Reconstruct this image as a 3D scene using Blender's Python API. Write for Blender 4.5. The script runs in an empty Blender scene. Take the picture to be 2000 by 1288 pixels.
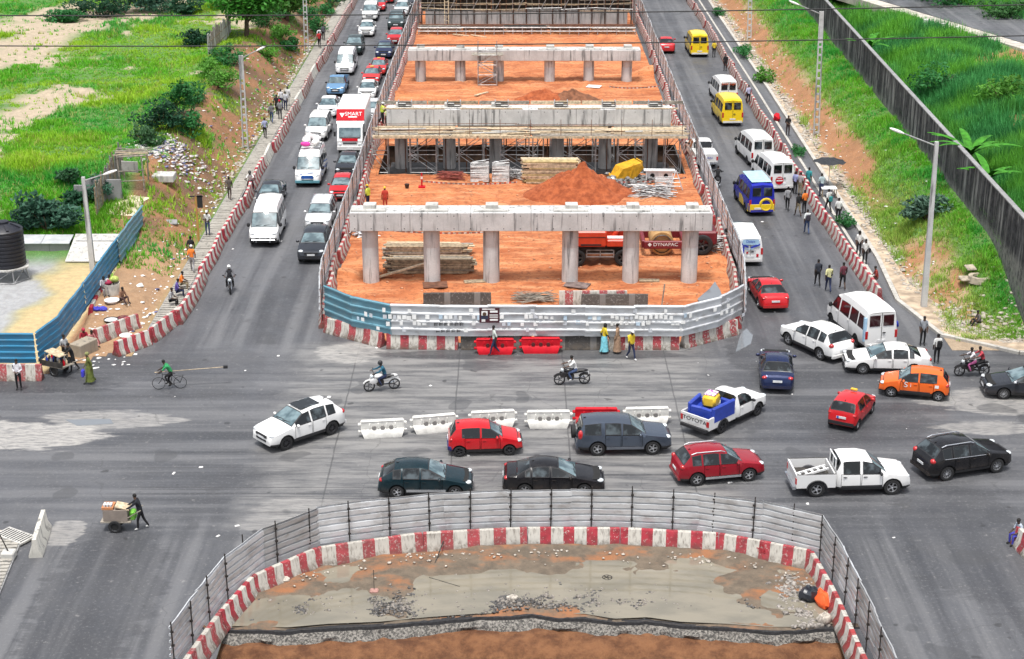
import bpy, bmesh, math, random
import numpy as np
from mathutils import Vector, Matrix

SC = bpy.context.scene
COL = SC.collection
R = math.radians
random.seed(7)

# ------------------------------------------------------------------ camera, sky, sun, exposure
F_PX, CAM_H, PITCH = 3200.0, 33.0, math.atan(1210 / 3200)
cam = bpy.data.cameras.new('camera')
cam.sensor_width = 36.0
cam.lens = 36.0 * F_PX / 2000.0
cam.clip_end = 3000
camo = bpy.data.objects.new('camera', cam)
camo.location = (0, 0, CAM_H)
camo.rotation_euler = (math.pi / 2 - PITCH, 0, 0)
COL.objects.link(camo)
SC.camera = camo

SUN_EL, SUN_AZ = 75.0, 180.0        # hazy sun almost overhead, a little behind the camera
world = bpy.data.worlds.new('World')
SC.world = world
world.use_nodes = True
wn = world.node_tree.nodes
bg = wn['Background']
sky = wn.new('ShaderNodeTexSky')
sky.sky_type = 'NISHITA'
sky.sun_disc = False
sky.sun_elevation = R(SUN_EL)
sky.sun_rotation = R(SUN_AZ)
sky.dust_density = 4.0
sky.air_density = 1.0
sky.ozone_density = 1.0
desat = wn.new('ShaderNodeHueSaturation')
desat.inputs['Saturation'].default_value = 0.35
world.node_tree.links.new(sky.outputs[0], desat.inputs['Color'])
world.node_tree.links.new(desat.outputs[0], bg.inputs[0])
bg.inputs[1].default_value = 0.10
sun = bpy.data.lights.new('sun', 'SUN')
sun.energy = 1.5
sun.angle = R(10)
sun.color = (1.0, 0.97, 0.92)
suno = bpy.data.objects.new('sun', sun)
suno.rotation_euler = (R(90 - SUN_EL), 0, R(-20))
suno.location = (0, 0, 80)
COL.objects.link(suno)

SC.view_settings.view_transform = 'Standard'
SC.view_settings.look = 'None'
SC.view_settings.exposure = 1.15
SC.view_settings.gamma = 1.0

# ------------------------------------------------------------------ pixel -> place
SP, CP = math.sin(PITCH), math.cos(PITCH)
def ray(px, py):
    u, v = (px - 1000) / F_PX, (py - 644) / F_PX
    return Vector((u, CP - v * SP, -SP - v * CP))
def P(px, py, h=0.0):
    d = ray(px, py)
    t = (CAM_H - h) / -d.z
    return Vector((d.x * t, d.y * t, h))
def atY(px, py, Y):
    d = ray(px, py); t = Y / d.y
    return Vector((d.x * t, Y, CAM_H + d.z * t))

def sm(t):
    t = min(1.0, max(0.0, t)); return t * t * (3 - 2 * t)
def npsm(t):
    t = np.clip(t, 0, 1); return t * t * (3 - 2 * t)

def vnoise(x, y, seed=0):
    x = np.asarray(x, float); y = np.asarray(y, float)
    xi = np.floor(x).astype(np.int64); yi = np.floor(y).astype(np.int64)
    xf = x - xi; yf = y - yi
    xf = xf * xf * (3 - 2 * xf); yf = yf * yf * (3 - 2 * yf)
    def h(a, b):
        n = (a * 374761393 + b * 668265263 + seed * 974711) & 0xFFFFFFFF
        n = ((n ^ (n >> 13)) * 1274126177) & 0xFFFFFFFF
        return ((n ^ (n >> 16)) & 0xFFFF) / 65535.0
    return (h(xi, yi) * (1 - xf) + h(xi + 1, yi) * xf) * (1 - yf) + (h(xi, yi + 1) * (1 - xf) + h(xi + 1, yi + 1) * xf) * yf
def fbm(x, y, s=1.0, o=4, seed=0):
    r = 0; a = 0.5; x = np.asarray(x, float) * s; y = np.asarray(y, float) * s; tot = 0
    for i in range(o):
        r = r + a * vnoise(x, y, seed + i * 17); tot += a; a *= 0.5; x = x * 2.03 + 5.1; y = y * 2.03 - 3.7
    return r / tot

# terrain heights (left bank and field, right bank, plateau behind the wall)
WALL_A, WALL_B = Vector((28.7, 70.5)), Vector((33.9, 258.0))
def wall_x(y): return WALL_A.x + (y - WALL_A.y) * (WALL_B.x - WALL_A.x) / (WALL_B.y - WALL_A.y)
def height(x, y):
    x = np.asarray(x, float); y = np.asarray(y, float)
    d = -20.75 - x
    a = npsm((y - 99) / 12)
    hl = a * 3.0 * npsm(d / 4.9) + (1 - a) * 0.75 * npsm(d / 2.2) * npsm((4.05 - d) / 0.5) * npsm((y - 85) / 6)
    hl = hl + (fbm(x, y, 0.35, 4, 3) - 0.5) * 0.7 * npsm(d / 3) * a + (fbm(x, y, 0.9, 3, 9) - 0.5) * 0.25 * npsm(d / 1.2) * npsm((y - 84) / 5)
    d2 = x - 24.3
    xw = wall_x(y)
    b = npsm((y - 84) / 13)
    hr = b * 2.9 * npsm(d2 / 5.6) + 1.9 * npsm((x - xw - 1.0) / 7.0) * b
    hr = hr + (fbm(x, y, 0.5, 4, 5) - 0.5) * 0.5 * npsm(d2 / 2) * npsm((xw - x) / 1.0) * b + (fbm(x, y, 0.3, 3, 11) - .5) * 0.4 * npsm((x - xw - 1) / 3) * npsm((y - 90) / 8)
    h = np.where(d > 0, hl, np.where(d2 > 0, hr, 0.0))
    return np.maximum(h, 0.0)
def H1(x, y): return float(height(x, y))
def hit(px, py):
    d = ray(px, py); o = Vector((0, 0, CAM_H)); t = 40.0
    while t < 600:
        p = o + d * t
        if p.z <= H1(p.x, p.y): break
        t += 0.25
    lo, hi = t - 0.25, t
    for _ in range(12):
        m = (lo + hi) / 2; p = o + d * m
        if p.z <= H1(p.x, p.y): hi = m
        else: lo = m
    p = o + d * hi
    p.z = H1(p.x, p.y)
    return p

# ------------------------------------------------------------------ mesh helpers
class MB:
    def __init__(s): s.v = []; s.f = []; s.m = []
    def add(s, vs, fs, mi=0, M=None):
        b = len(s.v)
        s.v += [tuple(M @ Vector(p)) if M else tuple(p) for p in vs]
        s.f += [tuple(b + i for i in f) for f in fs]; s.m += [mi] * len(fs)
    def box(s, c, d, mi=0, M=None, taper=1.0):
        x, y, z = d[0] / 2, d[1] / 2, d[2] / 2; cx, cy, cz = c; t = taper
        vs = [(-x, -y, -z), (x, -y, -z), (x, y, -z), (-x, y, -z), (-x * t, -y * t, z), (x * t, -y * t, z), (x * t, y * t, z), (-x * t, y * t, z)]
        vs = [(a + cx, b + cy, e + cz) for a, b, e in vs]
        s.add(vs, [(0, 3, 2, 1), (4, 5, 6, 7), (0, 1, 5, 4), (1, 2, 6, 5), (2, 3, 7, 6), (3, 0, 4, 7)], mi, M)
    def bbox(s, c, d, r=0.04, mi=0, M=None):       # box with chamfered edges
        x, y, z = d[0] / 2, d[1] / 2, d[2] / 2; r = min(r, x * .9, y * .9, z * .9)
        vs = []; idx = {}
        for sx in (-1, 1):
            for sy in (-1, 1):
                for sz in (-1, 1):
                    for k in range(3):
                        p = [sx * (x - r), sy * (y - r), sz * (z - r)]; p[k] = (sx, sy, sz)[k] * (x, y, z)[k]
                        idx[(sx, sy, sz, k)] = len(vs); vs.append((p[0] + c[0], p[1] + c[1], p[2] + c[2]))
        fs = []
        for k in range(3):
            a, b = [(1, 2), (2, 0), (0, 1)][k]
            for sg in (-1, 1):
                q = []
                for (u, w) in ((-1, -1), (1, -1), (1, 1), (-1, 1)):
                    t = [0, 0, 0]; t[k] = sg; t[a] = u; t[b] = w; q.append(idx[(*t, k)])
                fs.append(tuple(q if sg > 0 else q[::-1]))
        for k in range(3):                          # edges along axis k
            a, b = [(1, 2), (2, 0), (0, 1)][k]
            for u in (-1, 1):
                for w in (-1, 1):
                    t0 = [0, 0, 0]; t0[a] = u; t0[b] = w; t1 = list(t0); t0[k] = -1; t1[k] = 1
                    q = [idx[(*t0, a)], idx[(*t1, a)], idx[(*t1, b)], idx[(*t0, b)]]
                    fs.append(tuple(q if u * w < 0 else q[::-1]))
        for sx in (-1, 1):
            for sy in (-1, 1):
                for sz in (-1, 1):
                    q = [idx[(sx, sy, sz, k)] for k in range(3)]
                    fs.append(tuple(q if sx * sy * sz > 0 else q[::-1]))
        s.add(vs, fs, mi, M)
    def cyl(s, p0, p1, r0, r1=None, n=8, mi=0, cap=True, M=None):
        p0, p1 = Vector(p0), Vector(p1); r1 = r0 if r1 is None else r1
        ax = (p1 - p0); ax = ax.normalized() if ax.length > 1e-6 else Vector((0, 0, 1))
        u = ax.orthogonal().normalized(); w = ax.cross(u)
        vs = []
        for p, r in ((p0, r0), (p1, r1)):
            for i in range(n):
                a = 2 * math.pi * i / n; vs.append(p + (u * math.cos(a) + w * math.sin(a)) * r)
        fs = [(i, (i + 1) % n, n + (i + 1) % n, n + i) for i in range(n)]
        if cap: fs += [tuple(range(n))[::-1], tuple(range(n, 2 * n))]
        s.add(vs, fs, mi, M)
    def path(s, pts, r, n=6, mi=0, M=None):
        for a, b in zip(pts[:-1], pts[1:]): s.cyl(a, b, r, None, n, mi, True, M)
    def lathe(s, prof, n=16, mi=0, M=None, cap=True):   # prof: (r,z)
        vs = []; k = len(prof)
        for i in range(n):
            a = 2 * math.pi * i / n
            vs += [(r * math.cos(a), r * math.sin(a), z) for r, z in prof]
        fs = []
        for i in range(n):
            j = (i + 1) % n
            fs += [(i * k + q, j * k + q, j * k + q + 1, i * k + q + 1) for q in range(k - 1)]
        if cap:
            fs.append(tuple(i * k for i in range(n))[::-1]); fs.append(tuple(i * k + k - 1 for i in range(n)))
        s.add(vs, fs, mi, M)
    def ell(s, c, d, n=10, m=6, mi=0, M=None):
        vs = [(c[0], c[1], c[2] - d[2])]
        for j in range(1, m):
            ph = -math.pi / 2 + math.pi * j / m
            for i in range(n):
                a = 2 * math.pi * i / n
                vs.append((c[0] + d[0] * math.cos(ph) * math.cos(a), c[1] + d[1] * math.cos(ph) * math.sin(a), c[2] + d[2] * math.sin(ph)))
        vs.append((c[0], c[1], c[2] + d[2])); L = len(vs) - 1
        fs = [(0, 1 + (i + 1) % n, 1 + i) for i in range(n)]
        for j in range(m - 2):
            for i in range(n):
                a = 1 + j * n + i; b = 1 + j * n + (i + 1) % n; fs.append((a, b, b + n, a + n))
        o = 1 + (m - 2) * n
        fs += [(o + i, o + (i + 1) % n, L) for i in range(n)]
        s.add(vs, fs, mi, M)
    def prism(s, poly, y0, y1, mi=0, M=None):          # polygon in xz extruded along y
        n = len(poly)
        vs = [(x, y0, z) for x, z in poly] + [(x, y1, z) for x, z in poly]
        fs = [tuple(range(n)), tuple(range(n, 2 * n))[::-1]] + [(i, n + i, n + (i + 1) % n, (i + 1) % n) for i in range(n)]
        s.add(vs, fs, mi, M)
    def mesh(s, name, smooth=None):
        me = bpy.data.meshes.new(name); me.from_pydata(s.v, [], s.f)
        if any(s.m): me.polygons.foreach_set('material_index', s.m)
        if smooth is not None:
            me.polygons.foreach_set('use_smooth', [True] * len(me.polygons)); me.set_sharp_from_angle(angle=R(smooth))
        me.update(); return me
    def build(s, name, mats, parent=None, smooth=None, loc=None, rz=None):
        return mk(name, s.mesh(name, smooth), mats, parent, loc, rz)

def mk(name, me, mats, parent=None, loc=None, rz=None):
    o = bpy.data.objects.new(name, me); COL.objects.link(o)
    mats = mats if isinstance(mats, (list, tuple)) else [mats]
    while len(me.materials) < len(mats): me.materials.append(mats[len(me.materials)])
    for i, m in enumerate(mats):
        if me.materials[i] is not m:
            o.material_slots[i].link = 'OBJECT'; o.material_slots[i].material = m
    if parent: o.parent = parent
    if loc is not None: o.location = loc
    if rz is not None: o.rotation_euler = (0, 0, rz)
    return o
def tag(o, label=None, cat=None, group=None, kind=None):
    if label: o['label'] = label
    if cat: o['category'] = cat
    if group: o['group'] = group
    if kind: o['kind'] = kind
    return o
def thing(name, label, cat, loc=(0, 0, 0), rz=0.0, group=None):
    o = bpy.data.objects.new(name, None); COL.objects.link(o)
    o.empty_display_size = 0.3
    o.location = loc; o.rotation_euler = (0, 0, rz)
    return tag(o, label, cat, group)

_ub = MB(); _ub.box((0, 0, 0), (1, 1, 1)); UBOX = _ub.mesh('unit_box')
_uc = MB(); _uc.cyl((0, 0, -.5), (0, 0, .5), 1, 1, 6); UCYL = _uc.mesh('unit_tube', 40)
def shared(me, name, mat, parent):
    o = bpy.data.objects.new(name, me); COL.objects.link(o)
    if not me.materials: me.materials.append(mat)
    elif me.materials[0] is not mat:
        o.material_slots[0].link = 'OBJECT'; o.material_slots[0].material = mat
    if parent: o.parent = parent
    return o
def ubox(name, mat, c, d, parent=None, rot=(0, 0, 0)):
    o = shared(UBOX, name, mat, parent); o.location = c; o.scale = d; o.rotation_euler = rot; return o
def utube(name, mat, a, b, r, parent=None):
    o = shared(UCYL, name, mat, parent); a, b = Vector(a), Vector(b); d = b - a
    o.location = (a + b) / 2; o.scale = (r, r, d.length); o.rotation_euler = d.to_track_quat('Z', 'Y').to_euler(); return o

ORD = ['first', 'second', 'third', 'fourth', 'fifth', 'sixth', 'seventh', 'eighth', 'ninth', 'tenth', 'eleventh', 'twelfth', 'thirteenth', 'fourteenth', 'fifteenth', 'sixteenth', 'seventeenth', 'eighteenth', 'nineteenth']
def ordn(i):                        # 0-based
    if i < 19: return ORD[i]
    t = ['', '', 'twenti', 'thirti', 'forti', 'fifti'][(i + 1) // 10]; u = (i + 1) % 10
    return t + 'eth' if u == 0 else t[:-1] + 'y-' + ORD[u - 1]

# ------------------------------------------------------------------ materials
class NT:
    def __init__(s, name):
        s.mat = bpy.data.materials.new(name); s.mat.use_nodes = True
        s.t = s.mat.node_tree; s.n = s.t.nodes; s.b = s.n['Principled BSDF']
    def new(s, typ, **k):
        n = s.n.new('ShaderNode' + typ)
        for a, v in k.items(): setattr(n, a, v)
        return n
    def put(s, sock, v):
        if hasattr(v, 'is_output'): s.t.links.new(v, sock)
        elif isinstance(v, (tuple, list)) and len(v) == 3 and sock.type == 'RGBA': sock.default_value = (*v, 1)
        else: sock.default_value = v
    def pos(s): return s.new('NewGeometry').outputs['Position']
    def obj(s): return s.new('TexCoord').outputs['Object']
    def rnd(s): return s.new('ObjectInfo').outputs['Random']
    def map(s, v, sc=(1, 1, 1), loc=(0, 0, 0), rot=(0, 0, 0)):
        m = s.new('Mapping'); s.put(m.inputs['Vector'], v); m.inputs['Scale'].default_value = sc; m.inputs['Location'].default_value = loc; m.inputs['Rotation'].default_value = rot
        return m.outputs[0]
    def noise(s, v, scale, det=4, rough=.55, dist=0.0):
        n = s.new('TexNoise'); s.put(n.inputs['Vector'], v); n.inputs['Scale'].default_value = scale; n.inputs['Detail'].default_value = det
        n.inputs['Roughness'].default_value = rough; n.inputs['Distortion'].default_value = dist
        return n.outputs['Fac']
    def math(s, op, a, b=0.0, c=None, clamp=False):
        n = s.new('Math', operation=op, use_clamp=clamp); s.put(n.inputs[0], a); s.put(n.inputs[1], b)
        if c is not None: s.put(n.inputs[2], c)
        return n.outputs[0]
    def rng(s, v, a, b, c=0.0, d=1.0, smooth=True):
        n = s.new('MapRange', interpolation_type='SMOOTHSTEP' if smooth else 'LINEAR'); s.put(n.inputs[0], v)
        for i, q in enumerate((a, b, c, d)): s.put(n.inputs[i + 1], q)
        return n.outputs[0]
    def mix(s, f, a, b, mode='MIX'):
        n = s.new('Mix', data_type='RGBA', blend_type=mode); s.put(n.inputs[0], f); s.put(n.inputs[6], a); s.put(n.inputs[7], b)
        return n.outputs[2]
    def xyz(s, v):
        n = s.new('SeparateXYZ'); s.put(n.inputs[0], v); return n.outputs
    def attr(s, name):
        n = s.new('Attribute'); n.attribute_name = name; return n.outputs['Color']
    def bump(s, h, st=.3, dist=.02):
        n = s.new('Bump'); s.put(n.inputs['Height'], h); n.inputs['Strength'].default_value = st; n.inputs['Distance'].default_value = dist
        s.t.links.new(n.outputs[0], s.b.inputs['Normal'])
    def set(s, col=None, rough=None, metal=None, coat=None, spec=None):
        if col is not None: s.put(s.b.inputs['Base Color'], col)
        if rough is not None: s.put(s.b.inputs['Roughness'], rough)
        if metal is not None: s.put(s.b.inputs['Metallic'], metal)
        if coat is not None: s.b.inputs['Coat Weight'].default_value = coat; s.b.inputs['Coat Roughness'].default_value = .06
        if spec is not None: s.b.inputs['Specular IOR Level'].default_value = spec
        return s.mat

def plain(name, col, rough=.6, metal=0., coat=0., var=.12, sc=3.0, spec=.5):
    n = NT(name); f = n.noise(n.pos(), sc, 4)
    c = n.mix(n.rng(f, .3, .7), tuple(q * (1 - var) for q in col), tuple(min(1, q * (1 + var)) for q in col))
    return n.set(c, rough, metal, coat, spec)
_pc = {}
def paint(col, metal=0.0):
    k = (tuple(round(c, 3) for c in col), metal)
    if k in _pc: return _pc[k]
    n = NT('car_paint'); z = n.xyz(n.obj())[2]
    dust = n.math('MULTIPLY', n.rng(z, .75, .15), n.rng(n.noise(n.obj(), 4, 4), .3, .75))
    c = n.mix(n.math('MULTIPLY', dust, .38), col, (.16, .12, .09))
    c = n.mix(n.rng(n.noise(n.pos(), 1.7, 3), .35, .75, 0, .03), c, (.30, .27, .25))
    _pc[k] = n.set(c, n.rng(n.noise(n.pos(), 3, 3), .3, .7, .14, .24), metal, .12, .32)
    return _pc[k]

def m_glass():
    n = NT('car_glass'); f = n.noise(n.pos(), 1.5, 3)
    return n.set(n.mix(n.rng(f, .48, .68), (.006, .008, .009), (.075, .095, .105)), .05, 0, 0, .55)  # paler cyan patches paint reflections into the side glass colour
def m_screen():
    n = NT('windscreen_glass'); f = n.noise(n.pos(), 1.6, 2)
    return n.set(n.mix(n.rng(f, .35, .65), (.05, .085, .10), (.17, .24, .26)), .06, 0, .3, .6)  # pale blue base colour paints the reflected sky into the windscreen
GLASS, SCREEN = m_glass(), m_screen()
TYRE = plain('tyre_rubber', (.018, .018, .019), .85)
RIM = plain('alloy_rim', (.5, .51, .53), .3, .8)
STEEL_RIM = plain('dark_steel_rim', (.05, .05, .055), .5, .3)
BLACK = plain('black_plastic', (.02, .02, .022), .5)
DARK = plain('dark_underside', (.012, .012, .012), .9)
CHROME = plain('chrome', (.6, .62, .65), .2, .9)
LAMP = plain('headlamp_lens', (.62, .66, .68), .08, 0, 1.0)
TAIL = plain('tail_lamp_lens', (.45, .012, .015), .15, 0, .8)
AMBER = plain('amber_lens', (.7, .25, .02), .2)
PLATE = plain('plate_white', (.7, .71, .72), .4)
PLATE_BLUE = plain('plate_blue', (.05, .12, .5), .4)
WHITE = plain('white_plastic', (.78, .78, .77), .5, var=.08)
WOODM = plain('weathered_timber', (.30, .23, .15), .85, var=.4, sc=5)
WOODL = plain('pale_timber', (.50, .40, .27), .85, var=.35, sc=5)
WOODG = plain('grey_timber', (.26, .23, .19), .9, var=.4, sc=4)
TUBE = plain('galvanised_tube', (.36, .36, .36), .5, .4, var=.3)
RUST = plain('rusty_steel', (.16, .07, .04), .8, .2, var=.4)
DKSTEEL = plain('dark_steel', (.05, .045, .04), .7, .3, var=.4)
ZINC = plain('zinc_sheet', (.62, .64, .66), .42, .35, var=.15, sc=1.2)
RED_PL = plain('red_plastic', (.50, .008, .018), .6, 0, 0, var=.15, spec=.2)
BLUE_PL = plain('blue_plastic', (.02, .05, .35), .45, 0, .2)
YEL_PL = plain('yellow_plastic', (.75, .48, .03), .5)
STONE = plain('pale_stone', (.42, .38, .33), .9, var=.4, sc=9)
GREYSTONE = plain('grey_gravel', (.20, .20, .20), .9, var=.5, sc=12)

def m_concrete(name, base=(.53, .53, .52), stain=.75, streak=True, dark=(.07, .07, .07), lo=.52, hi=.66, sfreq=3.2):
    n = NT(name); p = n.pos()
    f = n.noise(p, .9, 5); g = n.noise(n.map(p, (sfreq, sfreq, sfreq * .07)), 1.0, 4, .65)
    c = n.mix(n.rng(f, .3, .7), tuple(q * .86 for q in base), tuple(min(1, q * 1.1) for q in base))
    c = n.mix(n.rng(n.noise(p, 14, 4), .35, .7, 0, .25), c, tuple(q * .6 for q in base))
    if streak: c = n.mix(n.math('MULTIPLY', n.rng(g, lo, hi), stain), c, dark)
    n.bump(n.noise(p, 30, 3), .25, .01)
    return n.set(c, .85)
CONC = m_concrete('pier_concrete')
CONC_W = m_concrete('pale_concrete', (.50, .49, .46), .5)
CONC_D = m_concrete('grey_concrete', (.27, .27, .27), .5)
_unused_wall = None
def m_wall():
    n = NT('stained_wall_concrete'); p = n.pos()
    s = n.noise(n.map(p, (1.5, 1.5, .16)), 1.0, 6, .75, .6); b = n.noise(p, .22, 4, .6); f = n.noise(p, 2.5, 5, .7)
    k = n.math('MULTIPLY', n.rng(s, .44, .68), n.rng(b, .36, .60, .3, 1.0))
    c = n.mix(n.rng(f, .3, .7), (.016, .016, .020), (.060, .060, .066))
    c = n.mix(n.math('MULTIPLY', k, .9), c, (.34, .34, .33))
    z = n.xyz(p)[2]; c = n.mix(n.math('MULTIPLY', n.rng(z, 3.7, 2.9), n.rng(f, .35, .6, .2, .8)), c, (.24, .24, .22))
    n.bump(n.noise(p, 12, 4), .3, .02)
    return n.set(c, .9, spec=.2)
WALLM = m_wall()
_old = (lambda *a: None)('stained_wall_concrete', (.33, .33, .31), .98, True, (.014, .014, .018), .30, .62, 1.3)

def m_barrier(name, red=(.40, .012, .035), white=(.55, .53, .48), per=.98, duty=.47, chip=.5, phase=0.0, black=False):
    n = NT(name); o = n.obj(); x = n.xyz(o)[0]; p = n.pos()
    fr = n.math('FRACT', n.math('ADD', n.math('ADD', n.math('DIVIDE', x, per), 10.0 + phase), n.math('MULTIPLY', n.rnd(), .35)))
    st = n.math('LESS_THAN', fr, duty)
    rr_ = n.rnd(); ch = n.rng(n.math('ADD', n.noise(p, 9, 5, .65), n.math('MULTIPLY', n.math('SUBTRACT', rr_, .5), .10)), .58, .64)
    st = n.math('MULTIPLY', st, n.math('SUBTRACT', 1.0, n.math('MULTIPLY', ch, chip)))
    w = n.mix(n.rng(n.noise(n.map(p, (4, 4, .8)), 2.5, 5, .65), .46, .70, 0, .85), white, (.17, .15, .13))
    r = n.mix(n.rng(n.noise(p, 3, 4), .35, .7), red, tuple(q * .55 for q in red))
    c = n.mix(st, w, r)
    c = n.mix(n.math('MULTIPLY', rr_, .28), c, (.20, .17, .14))
    z = n.xyz(o)[2]
    dirt = n.math('MULTIPLY', n.rng(z, .5, .0), n.rng(n.noise(p, 4, 5, .65), .36, .58))
    c = n.mix(n.math('MULTIPLY', dirt, .8), c, (.10, .08, .06))
    n.bump(n.noise(p, 25, 3), .3, .01)
    return n.set(c, .75)
BAR_A = m_barrier('red_white_barrier_paint')
BAR_OLD = m_barrier('worn_red_white_barrier_paint', (.40, .04, .045), (.52, .50, .46), chip=.7)
BAR_CHIP = m_barrier('chipped_red_white_paint', chip=1.0, phase=.3)
BAR_FAR = m_barrier('dusty_red_white_barrier_paint', (.33, .05, .05), (.50, .46, .42), per=.98, chip=.5)
BAR_WHITE = m_concrete('whitewashed_barrier', (.58, .56, .50), .7)
BAR_BLACK = m_barrier('black_graffiti_barrier', (.02, .02, .022), (.12, .12, .12), per=1.7, duty=.8, chip=1.0)
# ------------------------------------------------------------------ ground, roads
def sheet(name, xs, ys, holes, z, mat):
    xs = sorted(set(xs + [q for h in holes for q in h[:2]])); ys = sorted(set(ys + [q for h in holes for q in h[2:]]))
    mb = MB()
    for a, b in zip(xs[:-1], xs[1:]):
        for c, d in zip(ys[:-1], ys[1:]):
            mx, my = (a + b) / 2, (c + d) / 2
            if any(h[0] < mx < h[1] and h[2] < my < h[3] for h in holes): continue
            mb.add([(a, c, z), (b, c, z), (b, d, z), (a, d, z)], [(0, 1, 2, 3)])
    return tag(mb.build(name, mat), kind='structure')
PIT = (-11.0, 12.4, 30.0, 57.0)
TRENCH = (-10.2, 13.1, 120.2, 129.2)
HOLES = [PIT, TRENCH]

n = NT('bare_earth'); p = n.pos()
EARTH = n.set(n.mix(n.rng(n.noise(p, .15, 5), .35, .65), (.22, .15, .09), (.10, .12, .04)), .95)
sheet('ground', [-1200, 1200], [-900, 1800], HOLES, -.06, EARTH)

def m_asphalt():
    n = NT('worn_asphalt'); p = n.pos(); X, Y, Z = n.xyz(p)
    big = n.noise(p, .10, 5, .6); mid = n.noise(p, .55, 5, .62); fine = n.noise(p, 7, 5, .7); grit = n.noise(p, 38, 3, .8)
    c = n.mix(n.rng(big, .3, .7), (.048, .050, .056), (.100, .102, .110))
    # lengthwise wheel paths on the two carriageways (streaks stretched along Y) and across the junction (along X)
    sy = n.noise(n.map(p, (1.1, .03, 1)), 1.0, 4, .6); sx = n.noise(n.map(p, (.035, 1.0, 1)), 1.0, 5, .65)
    junc = n.math('MULTIPLY', n.rng(Y, 60, 66), n.rng(Y, 86, 82))
    st = n.mix(junc, sy, sx)
    c = n.mix(n.rng(st, .42, .66, 0, .75), c, (.145, .146, .152))
    c = n.mix(n.rng(n.xyz(st)[0], .43, .30, 0, .7), c, (.045, .046, .052))
    # pale cement apron in the middle of the junction
    edge = n.math('MULTIPLY', n.math('SUBTRACT', mid, .5), 5.0)
    dx = n.math('ABSOLUTE', n.math('SUBTRACT', X, -.5))
    apr = n.math('MULTIPLY', n.rng(n.math('ADD', dx, edge), 12.5, 9.5), n.math('MULTIPLY', n.rng(n.math('ADD', Y, edge), 60.5, 63.5), n.rng(Y, 85.6, 84.6)))
    cc = n.mix(n.rng(n.noise(n.map(p, (.18, 1.3, 1)), 1.2, 6, .7), .36, .62), (.085, .086, .09), (.235, .23, .222))
    cc = n.mix(n.rng(fine, .55, .72, 0, .55), cc, (.10, .10, .105))
    jx = n.math('ABSOLUTE', n.math('SUBTRACT', n.math('FRACT', n.math('DIVIDE', n.math('ADD', X, n.math('MULTIPLY', mid, .12)), 5.6)), .5)); jy = n.math('ABSOLUTE', n.math('SUBTRACT', n.math('FRACT', n.math('DIVIDE', n.math('ADD', Y, n.math('MULTIPLY', mid, .12)), 6.3)), .5))
    jt = n.math('MAXIMUM', n.rng(jx, .009, .004), n.rng(jy, .008, .0035))
    cc = n.mix(n.math('MULTIPLY', jt, .7), cc, (.05, .05, .05))
    c = n.mix(n.math('MULTIPLY', apr, .85), c, cc)
    # white dust spread at the two arms of the side street
    def patch(cx, cy, rx, ry, k):
        ex = n.math('POWER', n.math('DIVIDE', n.math('SUBTRACT', X, cx), rx), 2.0); ey = n.math('POWER', n.math('DIVIDE', n.math('SUBTRACT', Y, cy), ry), 2.0)
        d = n.math('ADD', n.math('ADD', ex, ey), n.math('MULTIPLY', n.math('SUBTRACT', n.noise(n.map(p, (.35, 1.6, 1)), .9, 6, .7), .5), 2.6))
        return n.math('MULTIPLY', n.rng(d, 1.05, .75), k)
    for (cx, cy, rx, ry, k) in ((-25.5, 72.6, 6.0, 2.0, .8), (-20.0, 74.6, 3.6, 1.2, .5), (26.0, 77.0, 5.0, 1.8, .55), (23.5, 73.6, 3.0, .8, .5), (-8.8, 83.6, 1.9, 1.6, .6), (-9.5, 64.0, 2.4, 2.0, .3), (24.5, 63.0, 1.8, 1.6, .4), (-19.2, 62.6, .9, 1.2, .5)):
        c = n.mix(patch(cx, cy, rx, ry, k), c, n.mix(n.rng(n.noise(n.map(p, (.6, 3.0, 1)), 2.4, 6, .7), .42, .62), (.44, .42, .39), (.22, .215, .21)))
    tl = n.noise(n.map(p, (.02, 2.4, 1), (0, 0, 0), (0, 0, .07)), 1.6, 4, .5); tz = n.math('MULTIPLY', n.math('MULTIPLY', n.rng(Y, 63, 66), n.rng(Y, 73, 70)), n.math('MULTIPLY', n.rng(X, -20, -15), n.rng(X, 22, 6)))
    c = n.mix(n.math('MULTIPLY', n.rng(tl, .57, .61), n.math('MULTIPLY', tz, .8)), c, (.05, .05, .054))
    # old dark tar patches and damp margins
    for (cx, cy, rx, ry, k) in ((-26, 79.2, 6, 1.3, .7), (1, 83.4, 9, .8, .75), (13.2, 83.5, 1.6, 3.2, .6), (-16.5, 57.0, 2.6, 7, .5), (19.5, 62, 3.2, 6, .45), (17.4, 74.2, 3.6, 2.4, .5), (-16.0, 81, 3, 4, .3), (16, 100, 1.5, 20, .35), (-13.7, 95, 1.2, 9, .35)):
        c = n.mix(patch(cx, cy, rx, ry, k), c, (.042, .043, .048))
    c = n.mix(n.rng(n.noise(p, 2.2, 6, .75), .60, .70, 0, .45), c, (.33, .32, .31))
    c = n.mix(n.rng(fine, .52, .75, 0, .5), c, (.24, .24, .24))
    c = n.mix(n.rng(grit, .5, .75, 0, .45), c, (.045, .045, .048))
    c = n.mix(n.rng(n.noise(p, 1.3, 2, .4), .70, .76, 0, .7), c, (.03, .03, .032))
    c = n.mix(n.rng(n.noise(n.map(p, (1, 1, 1), (40, 13, 0)), .33, 2, .4), .66, .675, 0, .5), c, (.055, .056, .06))
    # cracks
    vo = n.new('TexVoronoi', feature='DISTANCE_TO_EDGE'); wv = n.new('VectorMath', operation='ADD'); nzv = n.new('TexNoise'); nzv.inputs['Scale'].default_value = .7; nzv.inputs['Detail'].default_value = 5; n.put(nzv.inputs['Vector'], p); n.put(wv.inputs[0], p); n.put(wv.inputs[1], nzv.outputs['Color']); n.put(vo.inputs['Vector'], wv.outputs[0]); vo.inputs['Scale'].default_value = .16
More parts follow.
